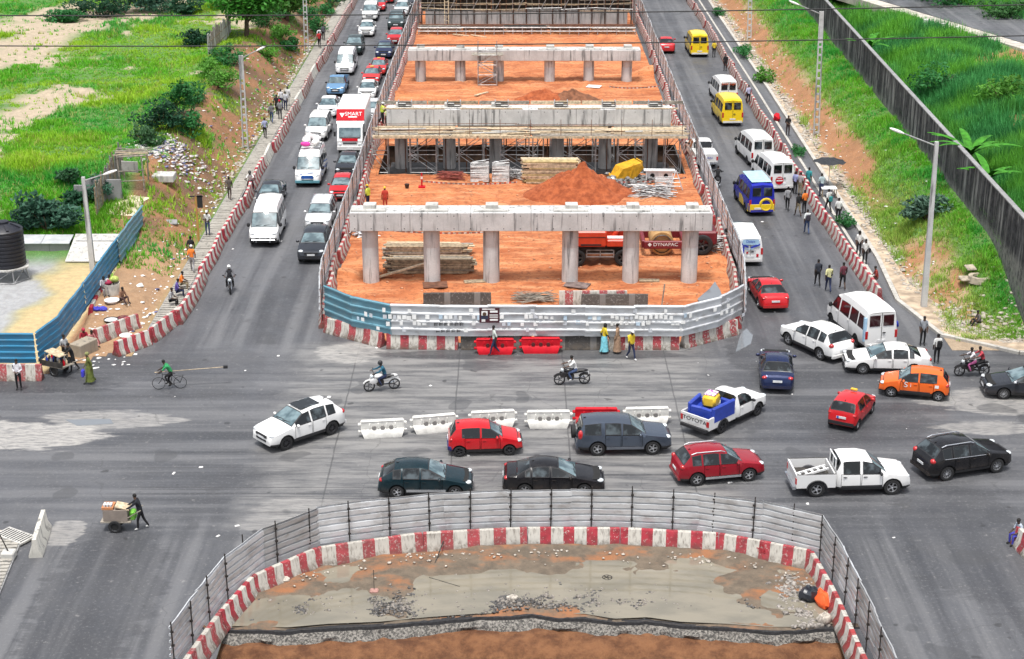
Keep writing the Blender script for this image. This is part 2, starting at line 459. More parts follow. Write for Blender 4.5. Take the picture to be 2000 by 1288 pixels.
    cr = n.math('MULTIPLY', n.rng(vo.outputs['Distance'], .004, .0015), n.rng(big, .45, .55))
    c = n.mix(n.math('MULTIPLY', cr, .4), c, (.05, .05, .05))
    n.bump(n.math('ADD', grit, n.math('MULTIPLY', fine, .6)), .35, .015)
    return n.set(c, n.rng(mid, .3, .7, .40, .72), spec=.5)
ASPH = m_asphalt()
sheet('road', [-220, 220], [10, 420], HOLES, 0.0, ASPH)

# ------------------------------------------------------------------ site soil
n = NT('orange_laterite'); p = n.pos()
_f = n.noise(p, .35, 6, .62); _g = n.noise(n.map(p, (.25, 1.4, 1)), 1.1, 5, .65); _h = n.noise(p, 4, 5, .7)
_c = n.mix(n.rng(_f, .32, .68), (.32, .088, .028), (.55, .20, .075))
_c = n.mix(n.rng(_g, .46, .66, 0, .7), _c, (.60, .29, .14))
_c = n.mix(n.rng(_h, .48, .66, 0, .65), _c, (.17, .05, .02))
n.bump(n.math('ADD', n.noise(p, 3, 6, .7), n.math('MULTIPLY', n.noise(p, 16, 4, .7), .4)), .6, .08)
SOIL = n.set(_c, .95)
n = NT('red_spoil'); p = n.pos()
n.bump(n.noise(p, 5, 6, .75), .8, .1)
SPOIL = n.set(n.mix(n.rng(n.noise(p, 2.2, 6, .7), .35, .65), (.23, .05, .014), (.40, .105, .035)), .95)
SITE = [(-10.75, 200), (-10.75, 88.3), (-7.0, 85.2), (9.4, 85.0), (12.75, 87.6), (13.55, 96), (13.7, 200)]
def inside(x, y, poly):
    r = False; j = len(poly) - 1
    for i in range(len(poly)):
        xi, yi = poly[i]; xj, yj = poly[j]
        if (yi > y) != (yj > y) and x < (xj - xi) * (y - yi) / (yj - yi) + xi: r = not r
        j = i
    return r
def site_h(x, y):
    b = (fbm(x, y, .45, 4, 21) - .45) * .22 + (fbm(x, y, 1.7, 3, 5) - .5) * .09 + .07
    yy = np.asarray(y, float); xx = np.asarray(x, float)
    for (x0, amp, wl, ph) in ((2.0, 3.2, 7.0, 0.0), (6.5, 2.0, 9.0, 1.3), (-3.0, 2.5, 11.0, 2.0)):
        cxl = x0 + amp * np.sin(yy / wl + ph)
        for o_ in (-.95, .95): b = b - .09 * np.exp(-((xx - cxl - o_) / .24) ** 2) + .05 * np.exp(-((np.abs(xx - cxl - o_) - .5) / .2) ** 2)
    for (cx, cy, r, h) in ((-10.4, 96.5, 1.7, .5), (13.4, 157, 2.2, .9), (13.0, 99.0, 2.0, .5), (-10.2, 148, 1.4, .4)):
        b = b + h * npsm(1 - np.hypot(np.asarray(x) - cx, np.asarray(y) - cy) / r)
    return np.maximum(b, .02)
def site_ground():
    xs = np.arange(-10.8, 13.8, .22); ys = np.concatenate([np.arange(84.7, 120, .22), np.arange(120.0, 200.2, .4)])
    gx, gy = np.meshgrid(xs, ys); gz = site_h(gx, gy)
    v = np.stack([gx, gy, gz], -1).reshape(-1, 3); nx = len(xs); fs = []
    for j in range(len(ys) - 1):
        cy = (ys[j] + ys[j + 1]) / 2
        for i in range(nx - 1):
            cx = xs[i] + .11
            if TRENCH[0] < cx < TRENCH[1] and TRENCH[2] < cy < TRENCH[3]: continue
            if cy < 97 and not inside(cx, cy, SITE): continue
            a = j * nx + i; fs.append((a, a + 1, a + nx + 1, a + nx))
    me = bpy.data.meshes.new('site_ground'); me.from_pydata(v.tolist(), [], fs)
    me.polygons.foreach_set('use_smooth', [True] * len(fs))
    tag(mk('site_ground', me, SOIL), kind='structure')
site_ground()
mb = MB()                            # trench under the second pier
x0, x1, y0, y1 = TRENCH; x0 -= .1; x1 += .1; y0 -= .1; y1 += .2
N = 40; zb = -1.7
for (ax, ay, bx, by) in ((x0, y0, x1, y0), (x1, y0, x1, y1), (x1, y1, x0, y1), (x0, y1, x0, y0)):
    for i in range(N):
        t, u = i / N, (i + 1) / N
        def q(s, z): return (ax + (bx - ax) * s, ay + (by - ay) * s, z)
        mb.add([q(t, zb), q(u, zb), q(u, .1), q(t, .1)], [(0, 3, 2, 1)])
mb.add([(x0, y0, zb), (x1, y0, zb), (x1, y1, zb), (x0, y1, zb)], [(0, 1, 2, 3)])
TR = plain('shaded_trench_earth', (.075, .045, .03), .95, var=.5, sc=2)  # dark earth colour paints in the shade under the staging deck
tag(mb.build('trench', TR), kind='structure')

# ------------------------------------------------------------------ foreground pit
n = NT('mud_flat'); p = n.pos(); X, Y, Z = n.xyz(p)
_f = n.noise(n.map(p, (.45, 1.0, 1)), .62, 6, .62); _m = n.noise(p, 2.0, 6, .7); _k = n.noise(p, 14, 4, .7)
_e = n.math('ADD', Y, n.math('MULTIPLY', n.math('SUBTRACT', _m, .5), 1.6))
_c = n.mix(n.rng(_m, .3, .7), (.095, .075, .055), (.16, .125, .09))
_c = n.mix(n.rng(n.math('ADD', _f, n.math('MULTIPLY', n.math('SUBTRACT', _m, .5), .25)), .48, .66), _c, (.27, .115, .05))
_c = n.mix(n.rng(_k, .58, .74, 0, .6), _c, (.08, .07, .06))
n.bump(n.math('ADD', _m, n.math('MULTIPLY', _k, .5)), .6, .04)
MUD = n.set(_c, .9)
n = NT('silty_water'); p = n.pos()
_m = n.noise(n.map(p, (.5, 1, 1)), .8, 5, .6)
WATERM = n.set(n.mix(n.rng(_m, .35, .65), (.175, .16, .125), (.235, .21, .16)), n.rng(n.noise(p, .7, 4), .4, .6, .02, .07), 0, 0, .8)
n = NT('brown_cut_earth'); p = n.pos()
n.bump(n.noise(p, 2.6, 7, .72), 1.0, .22)
CUT = n.set(n.mix(n.rng(n.noise(p, 1.3, 6, .68), .34, .66), (.10, .038, .015), (.235, .105, .045)), .95)

edge_px = [(486, 1230), (560, 1233), (640, 1226), (740, 1222), (835, 1213), (930, 1206), (985, 1205), (1040, 1200), (1090, 1208), (1140, 1206), (1200, 1216), (1265, 1213), (1330, 1222), (1420, 1226), (1500, 1232), (1560, 1232), (1615, 1226)]
PE = [P(x, y) for x, y in edge_px]
PE = [Vector((-11.9, PE[0].y, 0)), Vector((-10.6, PE[0].y - .02, 0))] + PE + [Vector((12.6, PE[-1].y, 0)), Vector((13.6, PE[-1].y, 0))]
def edge_y(x):
    for a, b in zip(PE[:-1], PE[1:]):
        if a.x <= x <= b.x: return a.y + (b.y - a.y) * (x - a.x) / (b.x - a.x)
    return PE[-1].y
PIT_OUT = [(-12.3, 50), (-11.0, 56.5), (-9.6, 58.6), (-7.2, 60.0), (-3.6, 61.0), (4.4, 61.1), (8.6, 60.8), (12.0, 59.3), (12.7, 54.0), (13.2, 50)]
def pit_out_y(x):
    for a, b in zip(PIT_OUT[:-1], PIT_OUT[1:]):
        if a[0] <= x <= b[0]: return a[1] + (b[1] - a[1]) * (x - a[0]) / (b[0] - a[0])
    return 50
def mud_h(x, y):
    return 0.03 + (float(fbm(x, y * 1.4, .42, 4, 77)) - .46) * .42 + (float(fbm(x, y, 2.4, 3, 7)) - .5) * .05
def pit():
    mud = MB(); NX, NY = 150, 26; xs = [-11.9 + 25.4 * i / NX for i in range(NX + 1)]
    vs = []; fs = []
    for i, x in enumerate(xs):
        ya, yb = edge_y(x) + (random.random() - .5) * .06, max(pit_out_y(x), edge_y(x) + .05)
        for j in range(NY + 1):
            y = ya + (yb - ya) * j / NY
            z = max(.012, mud_h(x, y) + .12 * (j / NY) ** 3)
            vs.append((x, y, z if j else .02))
    for i in range(NX):
        for j in range(NY): a = i * (NY + 1) + j; fs.append((a, a + NY + 1, a + NY + 2, a + 1))
    mud.add(vs, fs); tag(mud.build('mud_flat', MUD, smooth=60), kind='structure')
    wt = MB(); vs = []; fs = []
    for i, x in enumerate(xs):
        ya, yb = edge_y(x) + .12, max(pit_out_y(x) - .5, edge_y(x) + .14)
        vs += [(x, ya, .092), (x, yb, .092)]
    for i in range(NX): fs.append((2 * i, 2 * i + 2, 2 * i + 3, 2 * i + 1))
    wt.add(vs, fs); tag(wt.build('puddle', WATERM), kind='structure')
    # broken asphalt lip, crushed-stone layer, then the earth cut
    lip = MB(); base = MB(); cut = MB()
    rows = [(0, .02, 0), (-.07, -.02, 0), (-.06, -.12, 0)]
    prev = None
    px = [xs[0] + (xs[-1] - xs[0]) * i / 300 for i in range(301)]
    ln = lambda x, s: (float(fbm(x, s, 1.6, 4, 31)) - .5)
    def ring(x):
        y = edge_y(x) + ln(x, 3) * .16
        a = (x, y + .10, .022); b = (x, y - .10 + ln(x, 9) * .12, .018); c = (x, y - .13 + ln(x, 9) * .12, -.10)
        d = (x, y - .32 + ln(x, 17) * .5, -.22); e = (x, y - .42 + ln(x, 23) * .55, -.36)
        return [a, b, c, d, e]
    for x in px:
        r = ring(x)
        if prev:
            lip.add([prev[0], r[0], r[1], prev[1], prev[2], r[2]], [(0, 1, 2, 3)[::-1], (3, 2, 5, 4)[::-1]])
            base.add([prev[2], r[2], r[3], prev[3], prev[4], r[4]], [(0, 1, 2, 3)[::-1], (3, 2, 5, 4)[::-1]])
        prev = r
    tag(lip.build('broken_asphalt_edge', plain('broken_asphalt', (.022, .022, .024), .9, var=.4, sc=9)), kind='structure')
    n = NT('road_base_gravel'); p = n.pos(); n.bump(n.noise(p, 14, 5, .8), 1., .06)
    GB = n.set(n.mix(n.rng(n.noise(p, 11, 5, .75), .4, .62), (.05, .048, .045), (.30, .28, .25)), .95)
    tag(base.build('road_base_layer', GB), kind='structure')
    vs = []; fs = []; NZ = 22
    for i, x in enumerate(px):
        r = ring(x)[4]
        for j in range(NZ + 1):
            t = j / NZ; y = r[1] - t * 6.0; z = r[2] - 2.6 * sm(t * 1.05) + (float(fbm(x, y, .9, 5, 51)) - .5) * .75 * min(1, t * 4)
            vs.append((x, y, z))
    for i in range(300):
        for j in range(NZ): a = i * (NZ + 1) + j; fs.append((a, a + 1, a + NZ + 2, a + NZ + 1))
    b = len(vs); vs += [(-12, 52, -3.2), (13.6, 52, -3.2), (13.6, 29, -3.2), (-12, 29, -3.2)]; fs.append((b, b + 3, b + 2, b + 1))
    for sx in (-11.6, 13.0):
        b = len(vs); vs += [(sx, 29, -3.3), (sx, 55, -3.3), (sx, 55, 0), (sx, 29, 0)]; fs.append((b, b + 1, b + 2, b + 3))
    cut.add(vs, fs); tag(cut.build('excavation', CUT, smooth=50), kind='structure')
pit()

# small puddles on the road and inside the site
PUD = plain('puddle_water', (.17, .185, .20), .05, 0, 0, var=.02, spec=.7)
def puddle(pts, z, label=None, mat=PUD):
    c = sum(pts, Vector()) / len(pts); m = MB(); q = []
    N = len(pts)
    for i in range(N):
        a, b = pts[i], pts[(i + 1) % N]
        for k in range(4):
            w = a.lerp(b, k / 4); w = w + (w - c).normalized() * random.uniform(-.03, .03); q.append((w.x, w.y, z))
    m.add(q, [tuple(range(len(q)))[::-1]]); o = m.build('puddle', mat); 
    if o.data.polygons[0].normal.z < 0: o.data.flip_normals()
    return tag(o, kind='structure')
puddle([P(*q) for q in ((1447, 652), (1458, 642), (1470, 655), (1467, 672), (1445, 684), (1437, 688))], .006)
puddle([P(*q) for q in ((1362, 590), (1385, 570), (1396, 556), (1404, 570), (1412, 585), (1365, 594))], .19)
puddle([P(*q) for q in ((127, 820), (215, 819), (222, 828), (150, 832))], .006)

# ------------------------------------------------------------------ terrain either side
def m_terrain():
    n = NT('grassy_earth'); p = n.pos(); a = n.attr('Col')
    c = n.mix(n.rng(n.noise(p, 2.2, 6, .7), .3, .7, .0, .6), a, n.mix(.5, a, (.05, .03, .02)))
    c = n.mix(n.rng(n.noise(p, 12, 4, .7), .5, .75, 0, .5), c, (.42, .36, .27))
    n.bump(n.noise(p, 5, 6, .7), .7, .08)
    return n.set(c, .95)
TERR = m_terrain()
GREEN1, GREEN2, SAND, ORANGE, BROWN = np.array((.11, .24, .03)), np.array((.045, .17, .03)), np.array((.44, .36, .26)), np.array((.36, .17, .075)), np.array((.16, .085, .045))
def bank_left(x, y):
    d = -20.75 - x
    b = npsm(d / .5) * npsm((5.9 - d + 2.2 * (fbm(x, y, .3, 3, 90) - .5)) / 1.0)
    k = np.maximum(npsm((fbm(x, y, .25, 4, 15) - .33) / .12), npsm((3.2 - d) / 1.2) * .9)
    return b * np.maximum(k, npsm((112 - y) / 14))
def bare_left(x, y):
    q = fbm(x * 1.0, y * .45, .13, 4, 60); w = fbm(x, y, .5, 3, 44)
    far_bare = npsm((-x - 31) / 10) * .13 + .02
    return np.clip((q * .75 + w * .25 - (.645 - far_bare)) / .06, 0, 1)
def terrain(name, xs, ys, colf):
    gx, gy = np.meshgrid(xs, ys); gz = height(gx, gy) + .012
    v = np.stack([gx, gy, gz], -1).reshape(-1, 3); nx, ny = len(xs), len(ys)
    idx = np.arange(nx * ny).reshape(ny, nx)
    f = np.stack([idx[:-1, :-1], idx[:-1, 1:], idx[1:, 1:], idx[1:, :-1]], -1).reshape(-1, 4)
    ctr = v[f].mean(1)
    if name == 'field':
        yb = 81.6 + (ctr[:, 0] + 24.6) * .6 + (fbm(ctr[:, 0], ctr[:, 1], 1.1, 3, 14) - .5) * 2.4; f = f[(ctr[:, 0] < -24.7) | (ctr[:, 1] > yb)]
    me = bpy.data.meshes.new(name); me.from_pydata(v.tolist(), [], f.tolist())
    me.polygons.foreach_set('use_smooth', [True] * len(f))
    c = colf(gx, gy); ca = np.ones((nx * ny, 4)); ca[:, :3] = c.reshape(-1, 3)
    at = me.color_attributes.new('Col', 'FLOAT_COLOR', 'POINT'); at.data.foreach_set('color', ca.ravel())
    tag(mk(name, me, TERR), kind='structure')
def lerp3(a, b, t): return a + (b - a) * t[..., None]
def col_left(x, y):
    b = bare_left(x, y); g = fbm(x, y, .2, 3, 8)[..., None]
    c = GREEN1 * g + GREEN2 * (1 - g)
    c = lerp3(c, SAND, b)
    d = -20.75 - x
    bank = bank_left(x, y)
    c = lerp3(c, lerp3(np.broadcast_to(BROWN, c.shape), ORANGE * .8, npsm((fbm(x, y, .5, 3, 2) - .36) / .2)), bank)
    c = lerp3(c, np.array((.36, .37, .38)), npsm((-24.6 - x) / .4) * npsm((101 - y) / 3) * npsm((fbm(x, y, .3, 3, 1) * 4 + (-x - 29.8)) / 1.5))
    c = lerp3(c, np.array((.55, .42, .22)), npsm((-24.6 - x) / .4) * npsm((101 - y) / 3) * npsm(1 - (fbm(x, y, .3, 3, 1) * 4 + (-x - 29.8)) / 1.5))
    c = lerp3(c, np.array((.40, .25, .14)), npsm((24.7 + x) / .4) * npsm((103 - y) / 4) * .8)
    return c
def col_right(x, y):
    g = fbm(x, y, .2, 3, 28)[..., None]; c = GREEN1 * g + GREEN2 * (1 - g)
    d = x - 24.3; xw = wall_x(y)
    k = npsm((fbm(x, y * .6, .22, 4, 70) + .14 * npsm((y - 105) / 30) - .14 * npsm((x - 26.6) / 2) - .47) / .08) * npsm((xw - x) / .5) * npsm((3.6 - d) / 1.2)
    c = lerp3(c, lerp3(np.broadcast_to(ORANGE, c.shape), np.array((.42, .30, .17)), npsm((fbm(x, y, .7, 3, 6) - .4) / .2)), k)
    k3 = npsm((d - .5) / .5) * npsm((2.6 - d + 2.0 * (fbm(x, y, .25, 3, 12) - .5)) / .6) * npsm((y - 104) / 14) * npsm((xw - x) / .5)
    c = lerp3(c, ORANGE * (.75 + .5 * fbm(x, y, .6, 3, 3))[..., None], k3)
    c = lerp3(c, np.array((.40, .35, .29)), npsm((1.0 - d) / .6) * npsm((fbm(x, y, .6, 3, 19) - .3) / .2))
    c = lerp3(c, np.array((.38, .29, .20)), npsm((88.2 + 2.0 * (fbm(x, y, .5, 3, 66) - .5) - y) / 1.2))
    k2 = npsm((fbm(x, y, .12, 3, 91) - .58) / .05) * npsm((x - xw - 4) / 3)
    c = lerp3(c, ORANGE, k2)
    return c
terrain('field', np.concatenate([np.arange(-130, -40, 2.0), np.arange(-40, -20.55, .35)]), np.concatenate([np.arange(80.6, 215, .5), np.arange(215, 420, 3.)]), col_left)
terrain('bank', np.concatenate([np.arange(24.25, 46, .35), np.arange(46, 140, 2.0)]), np.concatenate([np.arange(84, 215, .5), np.arange(215, 420, 3.)]), col_right)
# near corners of the side street, outside the junction
CORNER = plain('dusty_verge', (.34, .30, .25), .95, var=.35, sc=1.2)
def slab(name, pts, z0, z1, mat):
    m = MB(); k = len(pts); vs = [(x, y, z0) for x, y in pts] + [(x, y, z1) for x, y in pts]
    m.add(vs, [tuple(range(k))[::-1], tuple(range(k, 2 * k))] + [(i, (i + 1) % k, k + (i + 1) % k, k + i) for i in range(k)])
    return tag(m.build(name, mat), kind='structure')
slab('verge', [(-60, 30), (-21.2, 30), (-21.0, 58), (-21.0, 62.4), (-23, 63.2), (-60, 63.2)], -.02, .05, CORNER)
slab('verge', [(60, 30), (60, 63), (26.5, 63), (24.0, 61.5), (22.4, 58), (22.2, 30)], -.02, .05, CORNER)
# right-hand kerb, drain and stony verge
KERB = m_concrete('kerb_concrete', (.48, .46, .42), .4)
def kerb_run(pts, w, h, name, z=0.0):
    m = MB()
    for a, b in zip(pts[:-1], pts[1:]):
        a, b = Vector(a), Vector(b); d = (b - a).normalized(); nrm = Vector((-d.y, d.x)) * w / 2
        L = (b - a).length; k = max(1, round(L / 1.0))
        for i in range(k):
            p, q = a.lerp(b, i / k) + d * .008, a.lerp(b, (i + 1) / k) - d * .008
            m.add([(p.x + nrm.x, p.y + nrm.y, z), (p.x - nrm.x, p.y - nrm.y, z), (q.x - nrm.x, q.y - nrm.y, z), (q.x + nrm.x, q.y + nrm.y, z),
                   (p.x + nrm.x, p.y + nrm.y, z + h), (p.x - nrm.x, p.y - nrm.y, z + h), (q.x - nrm.x, q.y - nrm.y, z + h), (q.x + nrm.x, q.y + nrm.y, z + h)],
                  [(0, 1, 2, 3), (7, 6, 5, 4), (0, 4, 5, 1), (1, 5, 6, 2), (2, 6, 7, 3), (3, 7, 4, 0)])
    return tag(m.build(name, KERB), kind='structure')
kerb_run([(23.9, 340), (23.85, 150), (23.5, 100), (23.0, 92), (24.2, 86.2), (27.8, 83.5), (45, 82.6), (90, 82.2)], .28, .16, 'kerb')
kerb_run([(22.75, 340), (22.7, 150), (22.45, 96)], .2, .07, 'kerb')
slab('pavement', [(23.2, 92), (24.3, 86.4), (27.9, 83.7), (45, 82.8), (45, 85.5), (27.5, 86.5), (25.5, 90), (24.4, 95), (24.35, 340), (24.0, 340), (23.98, 150), (23.65, 100)], .0, .10, plain('dusty_path', (.42, .33, .24), .95, var=.35, sc=1.4))
# road running along the plateau behind the wall
hr = 4.86
ra, rb = P(1700, 0, hr), P(2000, 90, hr); rc, rd = P(2000, 40, hr), P(1810, -14, hr)
d1 = (ra - rb).normalized()
q = [rb - d1 * 60, ra + d1 * 120, rd + d1 * 120, rc - d1 * 60]
slab('side_road', [(v.x, v.y) for v in q], 4.3, hr + .25, ASPH)
nrm = Vector((d1.y, -d1.x, 0)); nrm = nrm if nrm.x < 0 else -nrm
slab('side_road_shoulder', [(v.x, v.y) for v in (q[0] + nrm * 1.6, q[1] + nrm * 1.6, q[1], q[0])], 4.3, hr + .2, plain('pale_shoulder', (.46, .42, .37), .9, var=.25, sc=1))
MARKW = plain('white_marker_paint', (.72, .71, .68), .6)
for i, (mx, my) in enumerate(((1807, 54), (1841, 62), (1870, 68))):
    b = P(mx, my, hr)
    t = thing('marker_post', f'white concrete marker beside the side road behind the wall, {ORD[i]} from the left', 'marker post', b, 0, 'white markers along the side road')
    m = MB(); m.bbox((0, 0, .5), (.42, .2, .6), .04); m.build('head', MARKW, t)
    m = MB(); m.box((-.12, 0, -.1), (.1, .12, .7)); m.build('leg', MARKW, t); m = MB(); m.box((.12, 0, -.1), (.1, .12, .7)); m.build('leg', MARKW, t)

# ------------------------------------------------------------------ long stained wall on the right bank
def rwall():
    t = thing('boundary_wall', 'long black-stained concrete wall along the top of the grassy right bank', 'wall', (WALL_A.x, WALL_A.y, 0))
    L = (WALL_B - WALL_A).length; ang = math.atan2(WALL_B.y - WALL_A.y, WALL_B.x - WALL_A.x); t.rotation_euler = (0, 0, ang)
    k = int(L // 4.0); w = L / k
    for i in range(k):
        y = WALL_A.y + (WALL_B.y - WALL_A.y) * (i + .5) / k; hb = 2.9
        o = ubox('panel', WALLM, (w * (i + .5), 0, (hb + 3.0 - .4) / 2), (w - .006, .22, hb + 3.0 + .4), t)
    for i in range(k):
        y = WALL_A.y + (WALL_B.y - WALL_A.y) * (i + .5) / k; hb = 2.9
        ubox('coping', CONC_D, (w * (i + .5), 0, hb + 3.045), (w - .02, .30, .08), t)
rwall()
# ------------------------------------------------------------------ concrete barriers
def barrier_mesh(L, seed):
    rr = random.Random(seed); m = MB(); prof = [(-.30, 0), (.30, 0), (.30, .10), (.15, .36), (.10, .82), (.085, .85), (-.085, .85), (-.10, .82), (-.15, .36), (-.30, .10)]
    k = 7; n = len(prof); vs = []
    for i in range(k):
        x = -L / 2 + L * i / (k - 1); e = 1 if i in (0, k - 1) else 0
        for (y, z) in prof:
            j = lambda s: rr.uniform(-s, s)
            vs.append((x + j(.012), y * (1 - .05 * e) + j(.006), max(0, z * (1 - .015 * e) + (j(.008) if z > .05 else 0))))
    fs = [tuple(range(n)), tuple(range((k - 1) * n, k * n))[::-1]]
    for i in range(k - 1):
        for q in range(n): fs.append((i * n + q, i * n + n + q, i * n + n + (q + 1) % n, i * n + (q + 1) % n))
    m.add(vs, fs); return m.mesh('concrete_barrier', 35)
BARS = [barrier_mesh(3.86, i) for i in range(4)]
def along(pts, step, start=0.0):
    pts = [Vector(p[:2]) for p in pts]; out = []; seg = 0; pos = pts[0].copy(); need = 0
    segs = [(a, b, (b - a).length) for a, b in zip(pts[:-1], pts[1:])]
    tot = sum(s[2] for s in segs); k = max(1, round(tot / step)); st = tot / k
    def at(d):
        for a, b, l in segs:
            if d <= l + 1e-6: return a.lerp(b, d / l)
            d -= l
        return segs[-1][1].copy()
    return [(at(i * st), at((i + 1) * st)) for i in range(k)]
def barrier(c, ang, mat, label, group=None, L=None, k=0, z=0.0):
    o = mk('concrete_barrier', BARS[k % 4], mat, None, (c[0], c[1], z), ang)
    if L: o.scale = (L / 3.86, 1, 1)
    return tag(o, label, 'barrier', group)
def barrier_row(pts, matf, lab, group, jit=.14):
    out = []
    for i, (a, b) in enumerate(along(pts, 3.95)):
        c = (a + b) / 2; ang = math.atan2(b.y - a.y, b.x - a.x)
        nrm = Vector((-math.sin(ang), math.cos(ang))); c = c + nrm * random.uniform(-jit, jit)
        out.append(barrier(c, ang + random.uniform(-.045, .045), matf(i), lab(i), group, (b - a).length - .07, i))
    return out
SITE_L = [(-10.63, 87.4), (-11.1, 92), (-10.95, 112), (-10.95, 145), (-10.6, 200)]
SITE_F = [(-10.5, 87.0), (-7.05, 84.55), (9.4, 84.3), (12.75, 86.7)]
SITE_R = [(12.95, 87.3), (13.75, 94.7), (14.0, 128.5), (14.2, 163), (14.4, 200)]
LEFT_B = [(-19.2, 88.0), (-19.12, 95), (-19.05, 140), (-19.0, 205)]
RIGHT_B = [(21.85, 91.8), (21.6, 105), (21.45, 122), (21.5, 156), (21.5, 205)]
far_or = lambda i: BAR_A if i < 12 else BAR_FAR
barrier_row(LEFT_B, lambda i: BAR_WHITE if i in (9, 14, 17) else far_or(i), lambda i: f'striped concrete barrier beside the slatted left walkway, {ordn(i)} from the junction', 'striped barriers along the left walkway')
barrier_row(RIGHT_B, lambda i: far_or(i) if i not in (3, 8) else BAR_OLD, lambda i: f'striped concrete barrier along the right pavement, {ordn(i)} from the junction', 'striped barriers along the right pavement', .12)
barrier_row(SITE_L, lambda i: BAR_OLD, lambda i: f'worn striped barrier inside the left site fence, {ordn(i)} from the front', 'worn barriers along the left side of the site')
barrier_row(SITE_R, lambda i: BAR_OLD, lambda i: f'worn striped barrier inside the right site fence, {ordn(i)} from the front', 'worn barriers along the right side of the site')
FLABEL = ['red and white barrier under the blue sheets at the site front corner', 'red and white barrier at the site front, left of the black one', 'black painted barrier behind the left red plastic barrier', 'black graffiti barrier behind the two walking women', 'red and white graffiti barrier behind the man in a yellow vest', 'red and white graffiti barrier turning at the right site corner']
for i, (a, b, mt) in enumerate((((-10.55, 87.0), (-7.1, 84.6), BAR_A), ((-6.95, 84.5), (-2.95, 84.35), BAR_A), ((-2.85, 84.35), (1.1, 84.35), BAR_BLACK), ((1.2, 84.35), (5.2, 84.35), BAR_BLACK), ((5.3, 84.35), (9.25, 84.35), BAR_CHIP), ((9.4, 84.45), (12.7, 86.7), BAR_CHIP))):
    a, b = Vector(a), Vector(b); barrier((a + b) / 2, math.atan2(b.y - a.y, b.x - a.x), mt, FLABEL[i], 'barriers along the front of the site', (b - a).length - .05, i)
# loose barriers standing in the site behind the front fence
for i, (px, py, L, mt, lb, dz) in enumerate(((893, 598, 4.0, BAR_BLACK, 'black graffiti barrier lying behind the front site fence', 0), (1158, 594, 4.0, BAR_CHIP, 'red and white barrier standing behind the front site fence', 0), (1200, 601, 3.9, BAR_BLACK, 'dark barrier standing just behind the front site fence sheets', 0))):
    c = P(px, py, .1); barrier((c.x, c.y), .01, mt, lb, None, L, i, .08)
# corner barriers by the street sellers, lower corners
def bar_px(a, b, mat, label, k=0):
    a, b = P(*a), P(*b); a, b = Vector(a[:2]), Vector(b[:2])
    return barrier((a + b) / 2, math.atan2(b.y - a.y, b.x - a.x), mat, label, None, (b - a).length, k)
bar_px((226, 696), (292, 672), BAR_A, 'striped barrier end standing out at the left street corner')
bar_px((296, 669), (352, 625), BAR_A, 'striped barrier curving round the left street corner', 1)
bar_px((186, 672), (270, 640), BAR_A, 'striped barrier in front of the seated street sellers', 2)
bar_px((-60, 741), (84, 741), BAR_A, 'striped barrier under the blue sheet fence at the left edge', 3)
bar_px((178, 628), (212, 560), BAR_A, 'striped barrier behind the sellers along the blue fence', 0)
bar_px((70, 1090), (88, 1030), BAR_WHITE, 'white concrete barrier block at the lower left street corner', 1)
bar_px((1985, 1062), (2050, 1130), BAR_A, 'striped barrier at the lower right edge beside a seated person', 2)
# foreground ring of barriers
FG = [(-11.9, 51.0), (-11.15, 54.6), (-10.3, 57.4), (-8.0, 59.75), (-3.75, 61.05), (.65, 61.5), (4.55, 61.45), (8.65, 61.0), (12.25, 59.5), (12.6, 56.0), (12.75, 52.4), (12.9, 48.8)]
FGL = ['at the bottom left corner of the picture', 'climbing the left side of the pit', 'on the left bend of the pit', 'left of the middle of the pit edge', 'behind the thin rod standing in the muddy puddle', 'with flaking red stripes at the middle of the pit edge', 'right of the middle of the pit edge', 'with red numbers at the right end of the pit edge', 'turning the right corner of the pit', 'beside the dark plastic bag in the pit', 'faded and dirty at the lower right of the pit']
for i, (a, b) in enumerate(zip(FG[:-1], FG[1:])):
    a, b = Vector(a), Vector(b); mt = {5: BAR_CHIP, 9: BAR_OLD, 10: BAR_OLD}.get(i, BAR_A)
    barrier((a + b) / 2, math.atan2(b.y - a.y, b.x - a.x), mt, 'striped concrete barrier ' + FGL[i], 'barriers round the foreground pit', (b - a).length - .05, i)

# ------------------------------------------------------------------ corrugated sheet fences
def sheet_mesh(h, ribs, seed, dent=.05):
    rr = np.random.RandomState(seed); prof = []
    for i in range(ribs):
        z0 = h * i / ribs; w = h / ribs
        prof += [(z0, 0), (z0 + w * .62, 0), (z0 + w * .70, .075), (z0 + w * .86, .075), (z0 + w * .96, 0)]
    prof.append((h, 0)); nx = 9; vs = []; fs = []; n = len(prof)
    for i in range(nx):
        x = -.5 + i / (nx - 1)
        for (z, y) in prof:
            vs.append((x, -y + dent * (float(fbm(x * 3 + seed, z * 1.5, 1.5, 3, seed)) - .5) * 2, z))
    for i in range(nx - 1):
        for q in range(n - 1): a = i * n + q; fs.append((a, a + n, a + n + 1, a + 1))
    m = MB(); m.add(vs, fs); return m.mesh('corrugated_sheet', 25)
SH = {}
def sheets_for(h, ribs):
    k = (round(h, 2), ribs)
    if k not in SH: SH[k] = [sheet_mesh(h, ribs, s) for s in range(5)]
    return SH[k]
def m_sheet(name, col, grime=.4, metal=.3):
    n = NT(name); p = n.pos(); r = n.rnd()
    c = n.mix(n.rng(r, 0, 1, 0, .45), col, tuple(q * .62 for q in col))
    c = n.mix(n.rng(n.noise(n.map(p, (1, 1, 2.5)), 1.3, 5, .65), .45, .72, 0, grime), c, (.20, .17, .14))
    c = n.mix(n.rng(n.noise(p, 1.1, 3), .4, .7, 0, .35), c, tuple(min(1, q * 1.2) for q in col))
    return n.set(c, n.rng(n.noise(p, 1.5, 3), .3, .7, .28, .5), metal)
SHEET_W = m_sheet('white_steel_sheet', (.66, .68, .70), .45)
